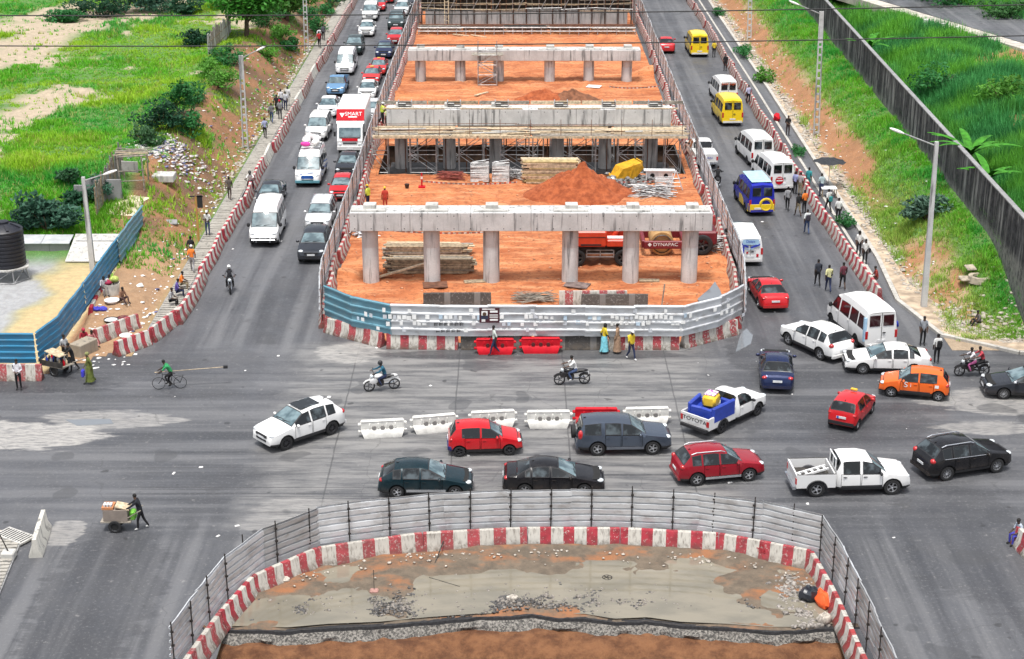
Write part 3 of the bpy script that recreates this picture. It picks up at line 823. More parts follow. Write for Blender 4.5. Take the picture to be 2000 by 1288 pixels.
SHEET_D = m_sheet('dull_steel_sheet', (.50, .51, .52), .5)
SHEET_B = m_sheet('blue_steel_sheet', (.035, .20, .35), .25, 0)
SHEET_LB = m_sheet('pale_blue_steel_sheet', (.12, .27, .34), .35, 0)
POSTM = plain('dark_fence_rod', (.035, .03, .028), .7, .3)
def fence(name, label, pts, z0, z1, ribs, matf, out, pstep=2.9, post=None, poststep=1.7, cat='fence', zf=None):
    a0 = Vector((pts[0][0], pts[0][1], 0)); t = thing(name, label, cat, a0)
    ms = sheets_for(z1 - z0, ribs)
    for i, (a, b) in enumerate(along(pts, pstep)):
        ang = math.atan2(b.y - a.y, b.x - a.x); nrm = Vector((math.sin(ang), -math.cos(ang))) * out
        c = (a + b) / 2 + nrm; lift = zf(c) if zf else 0
        o = shared(ms[i % 5], 'sheet', matf(i), t); o.location = (c.x - a0.x, c.y - a0.y, z0 + lift + random.uniform(-.025, .025)); o.rotation_euler = (random.uniform(-.02, .02), random.uniform(-.006, .006), ang)
        o.scale = ((b - a).length + .06, 1 if out >= 0 else -1, 1)
        if out > 0: o.location.z += 0
    if post:
        for i, (a, b) in enumerate(along(pts, poststep)):
            ang = math.atan2(b.y - a.y, b.x - a.x); nrm = Vector((math.sin(ang), -math.cos(ang))) * (out - .09 * (1 if out > 0 else -1))
            c = a + nrm; lift = zf(c) if zf else 0
            lean = random.uniform(-.03, .03)
            o = utube('post', POSTM, (c.x - a0.x, c.y - a0.y, post[0] + lift), (c.x - a0.x + lean, c.y - a0.y, post[1] + lift + random.uniform(-.06, .1)), .026, t)
            if post[2]:
                for z in (z0 + .35, z0 + .95, z0 + 1.5): ubox('clamp', POSTM, (c.x - a0.x, c.y - a0.y, z), (.11, .07, .07), t)
    return t
sw = lambda i: SHEET_W if random.random() < .75 else SHEET_D
fence('site_fence', 'long ribbed metal sheet fence along the left side of the building site', SITE_L, .78, 2.45, 4, lambda i: SHEET_D if random.random() < .25 else SHEET_W, -.24, 2.9, (.5, 2.6, 0), 2.9)
fence('site_fence', 'long ribbed metal sheet fence along the right side of the building site', SITE_R, .78, 2.45, 4, sw, .24, 2.9, (.5, 2.6, 0), 2.9)
FRONT = [(-10.63, 87.5), (-10.5, 86.85), (-9.6, 86.15), (-7.05, 84.35), (-3, 84.12), (3, 84.12), (9.4, 84.1), (11.8, 85.75), (12.95, 86.8), (13.1, 87.6)]
ff = fence('site_fence', 'white sheet fence with pasted papers across the front of the building site', FRONT, .80, 2.62, 4, lambda i: SHEET_LB if i in (0, 1) else SHEET_W, .0, 2.6)
fence('pit_fence', 'silver ribbed sheet fence with dark rods curving round the foreground pit', [(-12.2, 50.8), (-11.45, 54.5), (-10.62, 57.6), (-8.2, 60.05), (-3.8, 61.38), (.65, 61.83), (4.6, 61.78), (8.75, 61.33), (12.5, 59.75), (12.95, 56.0), (13.1, 52.4), (13.25, 48.8)], .78, 2.5, 6, sw, -.0001, 2.7, (.55, 2.62, 1), 1.68)
fence('street_fence', 'dark blue ribbed sheet fence round the gravel yard at the left edge', [(-45, 80.55), (-24.9, 80.5), (-24.65, 81.2), (-24.65, 97.2)], .72, 2.42, 5, lambda i: SHEET_B, .12, 2.9)
fence('street_fence', 'pale blue ribbed sheet fence continuing the dark blue one up the path', [(-24.5, 97.0), (-24.5, 104.0)], .55, 2.5, 5, lambda i: SHEET_LB, .06, 2.4)
# papers pasted on the front fence
PAPER = [plain('paper', (.80, .80, .78), .8), plain('paper_grey', (.55, .57, .60), .8), plain('paper_pale_blue', (.50, .62, .72), .8), plain('paper_dark', (.03, .035, .07), .8)]
def on_front(px, py):
    x = (px - 1000) / F_PX * 89.5
    for (a, b) in zip(FRONT[1:-1], FRONT[2:]):
        if a[0] <= x <= b[0] + 1e-6:
            y = a[1] + (b[1] - a[1]) * (x - a[0]) / (b[0] - a[0]); ang = math.atan2(b[1] - a[1], b[0] - a[0]); break
    else: return None
    p = atY(px, py, y); return p, ang
def poster(px, py, w, h, mat, name='paper', off=.075):
    q = on_front(px, py)
    if not q: return None
    p, ang = q; nr = Vector((math.sin(ang), -math.cos(ang), 0)) * off
    o = ubox(name, mat, p + nr - ff.location, (w, .008, h), ff, (0, random.uniform(-.02, .02), ang)); return o
random.seed(3)
for row, (y, h) in enumerate(((606, .32), (619, .34), (631, .32), (644, .3))):
    x = 690
    while x < 1420:
        x += random.choice((9, 9, 10, 11, 26, 48) if row in (1, 2) else (50, 60, 80, 120))
        dy = 0 if 760 < x < 1330 else ((760 - x) * -.14 if x < 760 else (x - 1330) * -.24)
        if 935 < x < 978: continue
        poster(x, y + dy + random.uniform(-1.5, 1.5), random.uniform(.16, .24), h * random.uniform(.62, .8), random.choices(PAPER, (7, 2, 1, .25))[0])
for (x0, y, k) in ((852, 633, 6), (856, 646, 5)):                      # blocky black stencil marks
    for i in range(k):
        poster(x0 + i * 10, y - 2.2, .2, .035, BLACK, 'stencil_mark', .082); poster(x0 + i * 10, y + 1, .16, .035, BLACK, 'stencil_mark', .082); poster(x0 + i * 10 - 3, y, .04, .16, BLACK, 'stencil_mark', .082)
pq, pa = on_front(956, 615)                                            # dark notice with a pale figure
pm = NT('notice_print'); 
big = ubox('notice_board', plain('notice_maroon', (.06, .012, .02), .6), pq + Vector((0, -.10, 0)) - ff.location, (1.1, .02, .86), ff)
for (dx, dz, w, h) in ((-.27, .12, .34, .26), (-.27, -.12, .40, .2), (-.33, -.3, .2, .14), (.24, .22, .42, .12), (.24, .02, .46, .05), (.24, -.1, .46, .05), (.24, -.26, .44, .1), (-.05, .36, .7, .06)):
    ubox('notice_field', PAPER[0] if (dx, dz) != (-.27, -.12) else PAPER[3], pq + Vector((dx, -.114, dz)) - ff.location, (w, .006, h), ff)
mface = MB(); mface.lathe([(.001, 0), (.10, .0), (.11, .01)], 14); fo = mface.build('notice_figure', plain('notice_portrait', (.09, .05, .03), .7), ff, None); fo.location = pq + Vector((-.27, -.118, .08)) - ff.location; fo.rotation_euler = (R(90), 0, 0)

# ------------------------------------------------------------------ left slatted walkway
SLATM = m_concrete('dusty_slat', (.36, .34, .30), .6)
def walkway():
    m = MB(); m.box((-20.12, 145, .06), (1.16, 117, .12)); w = tag(m.build('walkway', CONC_D), kind='structure')
    sm_ = MB(); sm_.bbox((0, 0, 0), (1.02, .23, .07), .02); me = sm_.mesh('walk_slat')
    y = 88.0; k = 0
    while k < 300:
        o = shared(me, 'slat', SLATM, w); o.location = (-20.12 + random.uniform(-.03, .03), y, .15 + random.uniform(-.01, .015)); o.rotation_euler = (0, 0, random.uniform(-.03, .03))
        y += .375; k += 1
    # lower-left grated drain run
    m = MB(); a, b = P(48, 1098), P(-8, 1240); ang = math.atan2(b.y - a.y, b.x - a.x); L = (b - a).length + 6; c = (a + b) / 2
    m.box((0, 0, .04), (L, 1.5, .1)); g = m.build('drain_cover_run', CONC_D, None, None, (c.x - 1.1, c.y - 1.2, 0), ang); tag(g, kind='structure')
    s2 = MB(); s2.bbox((0, 0, 0), (.2, 1.4, .06), .015); me2 = s2.mesh('drain_slat')
    for i in range(int(L / .29)):
        o = shared(me2, 'slat', SLATM, g); o.location = (-L / 2 + .15 + i * .29, 0, .12)
walkway()

# ------------------------------------------------------------------ bridge piers
COLX = [-8.67, -4.91, -1.27, 3.56, 7.28, 10.88]
def pier(Y, z0, zb, zt, label, depth=1.65, xa=-9.8, xb=12.1):
    t = thing('bridge_pier', label, 'bridge pier', (1.1, Y, z0))
    m = MB(); prof = [(.5, 0)]
    H = zb - z0
    m.lathe([(.5, 0), (.5, H * .66), (.496, H * .665), (.5, H * .67), (.5, H + .01)], 28); me = m.mesh('column', 40)
    for x in COLX:
        o = shared(me, 'column', CONC, t); o.location = (x - 1.1, 0, 0)
    k = 6; seg = (xb - xa) / k                                       # pour joints divide the cap beam
    for i in range(k):
        mm = MB(); mm.bbox((xa + seg * (i + .5) - 1.1, 0, (zb + zt) / 2 - z0), (seg - .012, depth, zt - zb), .03); mm.build('cap_beam', CONC, t)
    for x in COLX:
        mm = MB(); mm.bbox((x - 1.1, -.25, zt - z0 + .05), (2.1, .7, .10), .02); mm.build('bearing_plinth', CONC_W, t)
        mm = MB(); mm.bbox((x - 1.1 + .05, .1, zt - z0 + .21), (.75, .7, .22), .02); mm.build('bearing_block', CONC_W, t)
    return t
pier(95.5, .02, 3.54, 4.7, 'nearest pale concrete bridge pier with six round columns and a broad cap beam')
pier(125.0, -.65, 2.9, 4.18, 'second bridge pier wrapped in timber staging and scaffold towers', 1.65, -9.7, 12.3)
pier(154.0, .02, 2.1, 3.13, 'third bridge pier with short columns and a small scaffold tower in front')
m = MB(); m.bbox((1.4, 125.0, -1.2), (22.0, 3.4, 1.08), .05)
tag(m.build('pile_cap', plain('dark_grey_concrete', (.07, .07, .07), .8, var=.3)), 'dark concrete footing in the trench under the second pier', 'footing')  # footing coloured a darker grey than the pier concrete
# bolt-hole marks on the two cap faces
HOLEM = plain('tie_hole', (.03, .03, .03), .9)

# scaffold tubes
def tower(name, label, c, w, d, h, nlev, group=None, plat=False, r=.03, cat='scaffold'):
    t = thing(name, label, cat, c, 0, group)
    cs = [(-w / 2, -d / 2), (w / 2, -d / 2), (w / 2, d / 2), (-w / 2, d / 2)]
    for (x, y) in cs: utube('leg', TUBE, (x, y, 0), (x, y, h), r * 1.25, t)
    for l in range(nlev + 1):
        z = .12 + (h - .2) * l / nlev
        for (a, b) in zip(cs, cs[1:] + cs[:1]): utube('ledger', TUBE, (*a, z), (*b, z), r, t)
    for l in range(nlev):
        za, zb = .12 + (h - .2) * l / nlev, .12 + (h - .2) * (l + 1) / nlev
        for y in (-d / 2, d / 2):
            s = 1 if (l % 2 == 0) else -1
            utube('brace', TUBE, (-w / 2 * s, y, za), (w / 2 * s, y, zb), r * .9, t)
    if plat:
        for i in range(5): ubox('deck_board', WOODG, (0, -d / 2 - .1 + (d + .2) * (i + .5) / 5, h - .1), (w + 1.2, (d + .2) / 5 - .02, .05), t)
        for (x, y) in cs: utube('guard_post', TUBE, (x, y, h - .1), (x, y, h + 1.0), r, t)
    return t
xs2 = [(-10.1, 1.2), (-6.8, 2.0), (-3.1, 1.9), (.2, 2.2), (2.0, .8), (5.4, 2.0), (9.1, 2.0), (12.3, 1.2)]
for i, (x, w) in enumerate(xs2):
    tower('scaffold_tower', f'grey tube scaffold tower under the second pier staging, {ordn(i)} from the left', (x, 122.4, -1.7), w, 1.3, 4.42, 3, 'scaffold towers under the second pier')
xs3 = [-8.4, -5.1, -1.5, 1.2, 3.9, 7.3, 10.7]
for i, x in enumerate(xs3):
    tower('scaffold_tower', f'scaffold tower behind the second pier columns, {ordn(i)} from the left', (x, 127.6, -1.7), 1.7, 1.2, 4.5, 4, 'scaffold towers behind the second pier')
for i in range(15):
    x = -9.8 + i * 1.56; o = utube('prop', RUST, (x, 123.6, -1.7), (x + random.uniform(-.1, .1), 123.6, 2.7), .045)
    tag(o, f'rusty steel prop standing under the second pier staging, {ordn(i)} from the left', 'prop', 'steel props under the second pier')
tower('scaffold_tower', 'narrow free-standing scaffold tower with a board platform before the third pier', (-4.35 + 2.05, 152.2, .05), 1.75, 1.3, 3.0, 3, None, True, .035)
# staging deck in front of second pier
def staging():
    t = thing('staging_deck', 'timber working platform cluttered with boards along the second pier', 'scaffold deck', (1.4, 122.6, 2.72))
    for i in range(12):
        for j in range(4):
            w = 24.0 / 4; ubox('deck_board', random.choice((WOODG, WOODG, WOODM, WOODL)), (-12.0 + w * (j + .5) + random.uniform(-.3, .3), -1.2 + .27 * i, .06 + random.uniform(0, .06)), (w * random.uniform(.9, 1.06), .22, .05), t, (0, 0, random.uniform(-.015, .015)))
    for j in range(13): ubox('bearer', WOODM, (-11.6 + j * 1.93, 0, -.04), (.09, 2.6, .12), t)
    for i in range(3): ubox('edge_beam', WOODL, (-8 + i * 8, -1.3, -.02), (7.9, .10, .16), t)
    for j in range(11):
        x = -11.5 + j * 2.3; utube('guard_post', RUST, (x, -1.25, 0), (x, -1.25, 1.35), .022, t)
    for (z, x0, x1) in ((1.0, -11.8, -1), (.95, -1.2, 12.3), (.55, -11.8, 2)): utube('guard_rail', RUST, (x0, -1.25, z), (x1, -1.25, z + .05), .022, t)
    for i in range(14):                                              # loose boards and bits lying on the deck
        x = random.uniform(-11, 11); ubox('loose_board', random.choice((WOODL, WOODL, WOODM, CONC_W)), (x, random.uniform(-.9, .6), .16 + .03 * (i % 3)), (random.uniform(1.2, 3.6), .2, .06), t, (0, 0, random.uniform(-.2, .2)))
    for i, x in enumerate((-9.4, -5.6, -1.9, 2.7, 6.4, 10.0)):        # trestle boxes on the cap
        for s in (-.5, .5): ubox('trestle_end', TUBE, (x - .3 + s, 2.45, 1.75), (.07, .9, .42), t)
        for z in (1.6, 1.78, 1.93): ubox('trestle_bar', DKSTEEL, (x - .3, 2.0, z), (.95, .06, .07), t)
    for i in range(6): ubox('cap_form_board', random.choice((WOODM, WOODL, WOODG)), (-10 + i * 4.0, 3.3, 1.62), (3.9, .14, .25), t)
    for i in range(4): ubox('cap_form_board', WOODL, (-9 + i * 6.0, 1.62, 1.53), (4.8, .08, .09), t)
    for (x, w) in ((-3.9, 2.0), (2.5, 2.2), (10.5, 1.0)): ubox('white_panel', WHITE, (x, 2.0, 1.51), (w, .7, .05), t)
staging()
# abutment with formwork lattice at the top of the picture
def abutment():
    t = thing('abutment_formwork', 'far concrete abutment beam clamped in dark formwork and scaffold lattice', 'formwork', (1.6, 183, 0))
    for i in range(7): m = MB(); m.bbox((-11.2 + 3.2 * (i + .5), -.4, 1.0), (3.19, .9, 1.9), .02); m.build('beam_pour', CONC, t)
    for j in range(17):
        x = -11.6 + j * 1.45; ubox('soldier', DKSTEEL, (x, -.98, 2.6), (.13, .18, 5.2), t)
        ubox('soldier_face', RUST, (x, -1.09, 2.6), (.05, .03, 5.1), t)
    for z in (1.9, 2.5, 3.1, 3.7, 4.3, 4.9):
        for i in range(4): ubox('waler', random.choice((WOODM, WOODG, WOODL)), (-11.6 + 5.8 * (i + .5), -.78 - .03 * (i % 2), z + random.uniform(-.08, .08)), (5.7, .14, .13), t)
    for i in range(6): ubox('form_panel', plain('form_ply', (.03, .026, .022), .8) if i == 0 else bpy.data.materials['form_ply'], (-9.7 + i * 3.87, -.55, 3.5), (3.85, .08, 3.2), t)
    for k in range(3):
        for i in range(5): ubox('deck_board', random.choice((WOODG, WOODM)), (-9.4 + 4.7 * i, -1.9 - .4 * k, .22 - .02 * k), (4.6, .36, .06), t)
    for j in range(24): utube('leg', TUBE, (-11.7 + j * 1.02, -5.6, 0), (-11.7 + j * 1.02, -5.6, .95), .055, t)
    for z in (.45, .85): utube('rail', TUBE, (-11.8, -5.62, z), (11.8, -5.62, z), .06, t)
    for z in (.25, 1.0): utube('rail', RUST, (-11.8, -4.6, z), (11.8, -4.6, z), .06, t)
    for k in range(5):
        for i in range(5): ubox('platform_board', random.choice((DKSTEEL, WOODG, DKSTEEL, RUST)), (-9.4 + 4.7 * i + random.uniform(-.2, .2), -2.9 - .52 * k, .62 + .06 * (k % 2)), (4.6, .34, .07), t)
    for s in (-1, 1):
        for j in range(4): utube('side_leg', TUBE, (s * 12.0, -1.6 + j * 1.0, 0), (s * 12.0, -1.6 + j * 1.0, 5.2), .05, t)
        for z in (.6, 1.3, 2.0, 2.7, 3.4, 4.1, 4.8): utube('side_rail', RUST, (s * 12.0, -1.7, z), (s * 12.0, 1.6, z), .04, t)
    for j in range(33): utube('lattice_upright', random.choice((TUBE, RUST, WOODG)), (-11.6 + j * .72, -1.45 + .2 * (j % 2), 1.9), (-11.6 + j * .72 + random.uniform(-.1, .1), -1.4, 5.3), .04, t)
    for z in (2.2, 2.75, 3.3, 3.9, 4.5, 5.0):
        for i in range(6): utube('lattice_ledger', random.choice((TUBE, WOODM, WOODL)), (-11.8 + 3.9 * i, -1.55, z + random.uniform(-.12, .12)), (-7.8 + 3.9 * i, -1.55, z + random.uniform(-.12, .12)), .05, t)
    for i in range(9): utube('lattice_brace', TUBE, (-11 + 2.5 * i, -1.6, 2.0), (-9.4 + 2.5 * i, -1.6, 5.0), .035, t)
    # falsework beams receding behind
    for k in range(6):
        for i in range(4): ubox('falsework_beam', random.choice((WOODM, WOODG, DKSTEEL)), (-9 + 6 * i, .6 + k * 1.3, 4.6 + .05 * k), (5.9, .2, .25), t)
abutment()
la = thing('ladder', 'pale wooden ladder leaning on the far formwork', 'ladder', (-7.2, 180.6, 0))
for s in (-.22, .22): utube('rail', WOODL, (s, -.1, .0), (s, 1.3, 5.6), .045, la)
for i in range(14): utube('rung', WOODL, (-.22, -.1 + 1.4 * (i + .5) / 14, 5.6 * (i + .5) / 14), (.22, -.1 + 1.4 * (i + .5) / 14, 5.6 * (i + .5) / 14), .03, la)
# ------------------------------------------------------------------ text
def text_mesh(body, size):
    c = bpy.data.curves.new('txt', 'FONT'); c.body = body; c.size = size; c.extrude = .004; c.align_x = 'CENTER'; c.align_y = 'CENTER'
    o = bpy.data.objects.new('txt', c); COL.objects.link(o); bpy.context.view_layer.update()
    me = bpy.data.meshes.new_from_object(o.evaluated_get(bpy.context.evaluated_depsgraph_get()))
    bpy.data.objects.remove(o); me.name = 'lettering'; return me
def lettering(body, size, mat, parent, loc, rot, name='lettering', sx=1.0):
    o = mk(name, text_mesh(body, size), mat, parent); o.location = loc; o.rotation_euler = rot; o.scale = (sx, 1, 1); return o
# rotations for text on a car whose front is +x
ON_REAR, ON_FRONT, ON_LEFT, ON_RIGHT = (R(90), 0, R(-90)), (R(90), 0, R(90)), (R(90), 0, R(180)), (R(90), 0, 0)

# ------------------------------------------------------------------ car bodies, lofted from stations along the length
def interp(pts, x):
    for (xa, za), (xb, zb) in zip(pts[:-1], pts[1:]):
        if xb <= x <= xa: return za + (zb - za) * ((xa - x) / (xa - xb) if xa > xb else 0)
    return pts[0][1] if x > pts[0][0] else pts[-1][1]
TYPES = {
 'hatch': dict(W=1.52, top=[(1.75, .50), (1.70, .68), (1.52, .82), (1.05, .94), (.82, .99), (.22, 1.41), (-.3, 1.48), (-.9, 1.47), (-1.38, 1.42), (-1.66, 1.02), (-1.72, .86), (-1.75, .5)], c=4, rf=5, rr=8, rb=9, belt=.93, ax=(1.12, -1.24), r=.27, wr=.74, doors=((.70, -.22), (-.26, -.98)), wins=((.66, -.18), (-.28, -1.12))),
 'hatch2': dict(W=1.72, top=[(2.1, .5), (2.05, .66), (1.85, .78), (1.15, .93), (.92, .98), (.12, 1.39), (-.4, 1.46), (-.9, 1.45), (-1.38, 1.38), (-1.93, 1.02), (-2.05, .88), (-2.1, .55)], c=4, rf=5, rr=8, rb=9, belt=.92, ax=(1.33, -1.27), r=.31, wr=.70, doors=((.78, -.22), (-.26, -.98)), wins=((.70, -.18), (-.28, -1.02), (-1.08, -1.45))),
 'sedan': dict(W=1.74, top=[(2.27, .5), (2.2, .66), (2.0, .76), (1.35, .90), (1.02, .95), (.18, 1.37), (-.35, 1.44), (-.7, 1.43), (-1.05, 1.36), (-1.68, 1.04), (-2.1, 1.0), (-2.23, .86), (-2.27, .55)], c=4, rf=5, rr=8, rb=9, belt=.92, ax=(1.36, -1.30), r=.31, wr=.68, doors=((.82, -.16), (-.20, -.98)), wins=((.72, -.12), (-.22, -1.0), (-1.06, -1.3))),
 'suv': dict(W=1.83, top=[(2.2, .62), (2.15, .82), (1.95, .95), (1.25, 1.07), (1.0, 1.11), (.25, 1.58), (-.4, 1.67), (-1.0, 1.66), (-1.60, 1.58), (-2.0, 1.16), (-2.13, 1.0), (-2.2, .62)], c=4, rf=5, rr=8, rb=9, belt=1.05, ax=(1.36, -1.30), r=.355, wr=.72, doors=((.85, -.14), (-.18, -.96)), wins=((.78, -.10), (-.20, -1.0), (-1.08, -1.55))),
 'crv': dict(W=1.79, top=[(2.25, .62), (2.2, .82), (2.0, .96), (1.3, 1.05), (1.02, 1.09), (.3, 1.58), (-.3, 1.67), (-1.2, 1.67), (-1.95, 1.6), (-2.16, 1.10), (-2.2, 1.0), (-2.25, .62)], c=4, rf=5, rr=8, rb=9, belt=1.03, ax=(1.35, -1.27), r=.35, wr=.76, doors=((.86, -.12), (-.16, -.94)), wins=((.80, -.08), (-.18, -.92), (-1.10, -1.88))),
 'van': dict(W=1.93, top=[(2.6, .62), (2.55, .85), (2.38, 1.04), (2.1, 1.15), (1.95, 1.2), (1.2, 2.02), (.75, 2.27), (0, 2.36), (-1.4, 2.37), (-2.3, 2.34), (-2.52, 2.25), (-2.6, 1.2), (-2.63, .6)], c=4, rf=5, rr=None, rb=None, belt=1.22, ax=(1.75, -1.55), r=.33, wr=.86, roll=.42, doors=((1.75, .82), (.74, -.62)), wins=((1.72, .80), (.70, -.45), (-.58, -1.5), (-1.6, -2.45)), tail=True),
 'lowvan': dict(W=1.70, top=[(2.35, .6), (2.32, .85), (2.22, 1.02), (2.05, 1.12), (1.95, 1.16), (1.15, 1.86), (.7, 1.95), (0, 1.98), (-1.2, 1.98), (-2.05, 1.94), (-2.25, 1.84), (-2.33, 1.1), (-2.36, .6)], c=4, rf=5, rr=None, rb=None, belt=1.1, ax=(1.5, -1.2), r=.31, wr=.84, roll=.22, doors=((1.7, .72), (.64, -.55)), wins=((1.7, .70), (.62, -.50), (-.62, -1.3), (-1.4, -2.2)), tail=True),
 'minivan': dict(W=1.80, top=[(2.3, .6), (2.25, .8), (2.05, .95), (1.6, 1.06), (1.4, 1.10), (.55, 1.68), (.1, 1.80), (-.8, 1.82), (-1.95, 1.74), (-2.2, 1.14), (-2.26, 1.0), (-2.3, .6)], c=4, rf=5, rr=8, rb=9, belt=1.05, ax=(1.5, -1.3), r=.33, wr=.78, doors=((1.15, .2), (.15, -.8)), wins=((1.1, .24), (.12, -.85), (-.95, -1.85))),
 'cab1': dict(W=1.72, top=[(2.5, .62), (2.44, .82), (2.25, .95), (1.6, 1.04), (1.32, 1.08), (.72, 1.54), (.4, 1.63), (.05, 1.62), (-.05, 1.57), (-.22, 1.15), (-.25, 1.1), (-.27, .5)], c=4, rf=5, rr=8, rb=9, belt=1.02, ax=(1.65, -5), r=.35, wr=.76, doors=((1.15, .05),), wins=((1.08, .06),)),
 'cab2': dict(W=1.80, top=[(2.6, .68), (2.54, .88), (2.35, 1.0), (1.7, 1.09), (1.45, 1.13), (.8, 1.62), (.35, 1.72), (-.4, 1.72), (-.62, 1.66), (-.78, 1.2), (-.8, 1.15), (-.82, .55)], c=4, rf=5, rr=8, rb=9, belt=1.06, ax=(1.75, -5), r=.38, wr=.78, doors=((1.28, .32), (.28, -.60)), wins=((1.2, .36), (.24, -.52))),
}
def body_meshes(key):
    T = TYPES[key]; top = T['top']; xf, xb = top[0][0], top[-1][0]; hw = T['W'] / 2; r = T['r']; Ra = r + .065; za = r
    sill = .24 if r < .33 else .32; roll = T.get('roll', .07)
    xc, xrf = top[T['c']][0], top[T['rf']][0]
    xrr = top[T['rr']][0] if T['rr'] else xb; xrb = top[T['rb']][0] if T['rb'] else xb - 1
    keyx = [x for x, z in top] + [q for d in T['doors'] for q in d] + [q for w in T['wins'] for q in w]
    arch = [a + Ra * math.cos(R(th)) for a in T['ax'] for th in (0, 22, 45, 68, 90, 112, 135, 158, 180) if a - Ra > xb]
    xs = sorted(set(round(x, 3) for x in keyx + arch + [xf - .1, xf - .28, xb + .1, xb + .28]), reverse=True)
    ded = []
    for x in xs:
        if ded and ded[-1] - x < .022 and round(x, 3) not in [round(q, 3) for q in (xc, xrf, xrr, xrb, xb)]: continue
        ded.append(x)
    xs = ded; L2 = .45
    rings = []
    for x in xs:
        zt = interp(top, x)
        e = max(0, (x - (xf - L2)) / L2, ((xb + L2) - x) / L2)
        w = hw * (1 - (.20 if key not in ('van', 'lowvan') or x > 0 else .08) * e ** 2.4)
        zb = sill + .06 * e ** 2
        for a in T['ax']:
            if abs(x - a) < Ra: zb = max(zb, za + math.sqrt(max(0, Ra * Ra - (x - a) ** 2)))
        if x >= xc: g = 0
        elif x >= xrf: g = (xc - x) / (xc - xrf)
        elif x >= xrr: g = 1
        elif x >= xrb: g = 1 - (xrr - x) / (xrr - xrb)
        else: g = 0
        rl = roll if roll < .1 else .07 + (roll - .07) * sm((xrf - x) / .55)
        if key in ('van', 'lowvan') and x < xb + .35: rl = rl
        belt = min(T['belt'] + .03 * (xc - x) / 2.0 * (1 if roll < .1 else 0), zt - .06)
        z4 = max(belt, zb + .08); k3 = max(zb + .05, min(z4 - .04, belt - .2)); k2 = max(zb + .02, min(k3 - .02, sill + .14))
        if k3 <= k2: k3 = k2 + .02
        if z4 <= k3: z4 = k3 + .02
        y5 = w * .90 + (hw * T['wr'] - w * .90) * g; z5 = max((zt - .03) * (1 - g) + (zt - rl) * g, z4 + .006)
        y6 = y5 * (.80 if roll < .1 else .9) if g > 0 else w * .62
        z6 = zt - (.012 if roll < .1 or g < 1 else min(.09, rl * .35)); zt = max(zt, z5 + .004); z6 = max(z6, z5 + .003)
        rings.append([(x, w * .95, zb), (x, w, k2), (x, w * 1.0, k3), (x, w * .965, z4), (x, y5, z5), (x, y6, z6), (x, 0, zt)])
    # rings -> faces by tag
    tags = {}
    n = 7
    V = []
    for rg in rings:
        V += rg + [(x, -y, z) for (x, y, z) in rg[:-1][::-1]]
    M = 13
    sillf = set()
    def put(tag_, f):
        tags.setdefault(tag_, []).append(f)
    eps = .004
    for i in range(len(xs) - 1):
        xm = (xs[i] + xs[i + 1]) / 2
        for k in range(M - 1):
            a, b = i * M + k, i * M + k + 1; f = (a, b, b + M, a + M)
            s = 1 if k < 6 else -1; kk = k if k < 6 else 11 - k
            t = 'body'
            if kk == 3:
                for q, (wa, wb) in enumerate(T['wins']):
                    if wb - eps < xm < wa + eps: t = f'win{q}{s}'
            elif kk in (1, 2):
                for q, (da, db) in enumerate(T['doors']):
                    if db - eps < xm < da + eps: t = f'door{q}{s}'
            elif kk in (4, 5):
                if xrf < xm < xc: t = 'windscreen'
                elif T['rr'] and xrb < xm < xrr: t = 'rear_window'
            put(t, f)
            if kk == 0: sillf.add(len(tags['body']) - 1)
    put('body', tuple(range(M))); L = len(xs) - 1; put('body', tuple(range(L * M, L * M + M))[::-1])
    out = {}
    for t, fs in tags.items():
        used = sorted(set(i for f in fs for i in f)); mp = {q: i for i, q in enumerate(used)}
        me = bpy.data.meshes.new(t); me.from_pydata([V[i] for i in used], [], [tuple(mp[i] for i in f) for f in fs])
        if t != 'body':
            WINDOW = not t.startswith('door')
            bm = bmesh.new(); bm.from_mesh(me)
            th = .02 if t.startswith('door') else (.05 if t in ('windscreen', 'rear_window') else .035)
            bmesh.ops.remove_doubles(bm, verts=bm.verts, dist=.0005)
            if t.startswith('door'):
                ins = bmesh.ops.inset_region(bm, faces=bm.faces[:], thickness=th, use_even_offset=True, use_boundary=True)['faces']
                bmesh.ops.delete(bm, geom=ins, context='FACES')
            else:
                for f in bmesh.ops.inset_region(bm, faces=bm.faces[:], thickness=th, use_even_offset=True, use_boundary=True)['faces']: f.material_index = 1
            bm.normal_update(); bm.to_mesh(me); bm.free()
        if t == 'body': me.polygons.foreach_set('material_index', [1 if i in sillf else 0 for i in range(len(me.polygons))])
        me.polygons.foreach_set('use_smooth', [True] * len(me.polygons)); me.set_sharp_from_angle(angle=R(38)); out[t] = me
    # orient outward
    for me in out.values():
        bm = bmesh.new(); bm.from_mesh(me)
        c = Vector((sum(q[0] for q in top) / len(top), 0, .7)); sgn = sum((f.calc_center_median() - c).dot(f.normal) * f.calc_area() for f in bm.faces)
        if sgn < 0: bmesh.ops.reverse_faces(bm, faces=bm.faces[:])
        bm.to_mesh(me); bm.free()
    return out
BODY = {k: body_meshes(k) for k in TYPES}
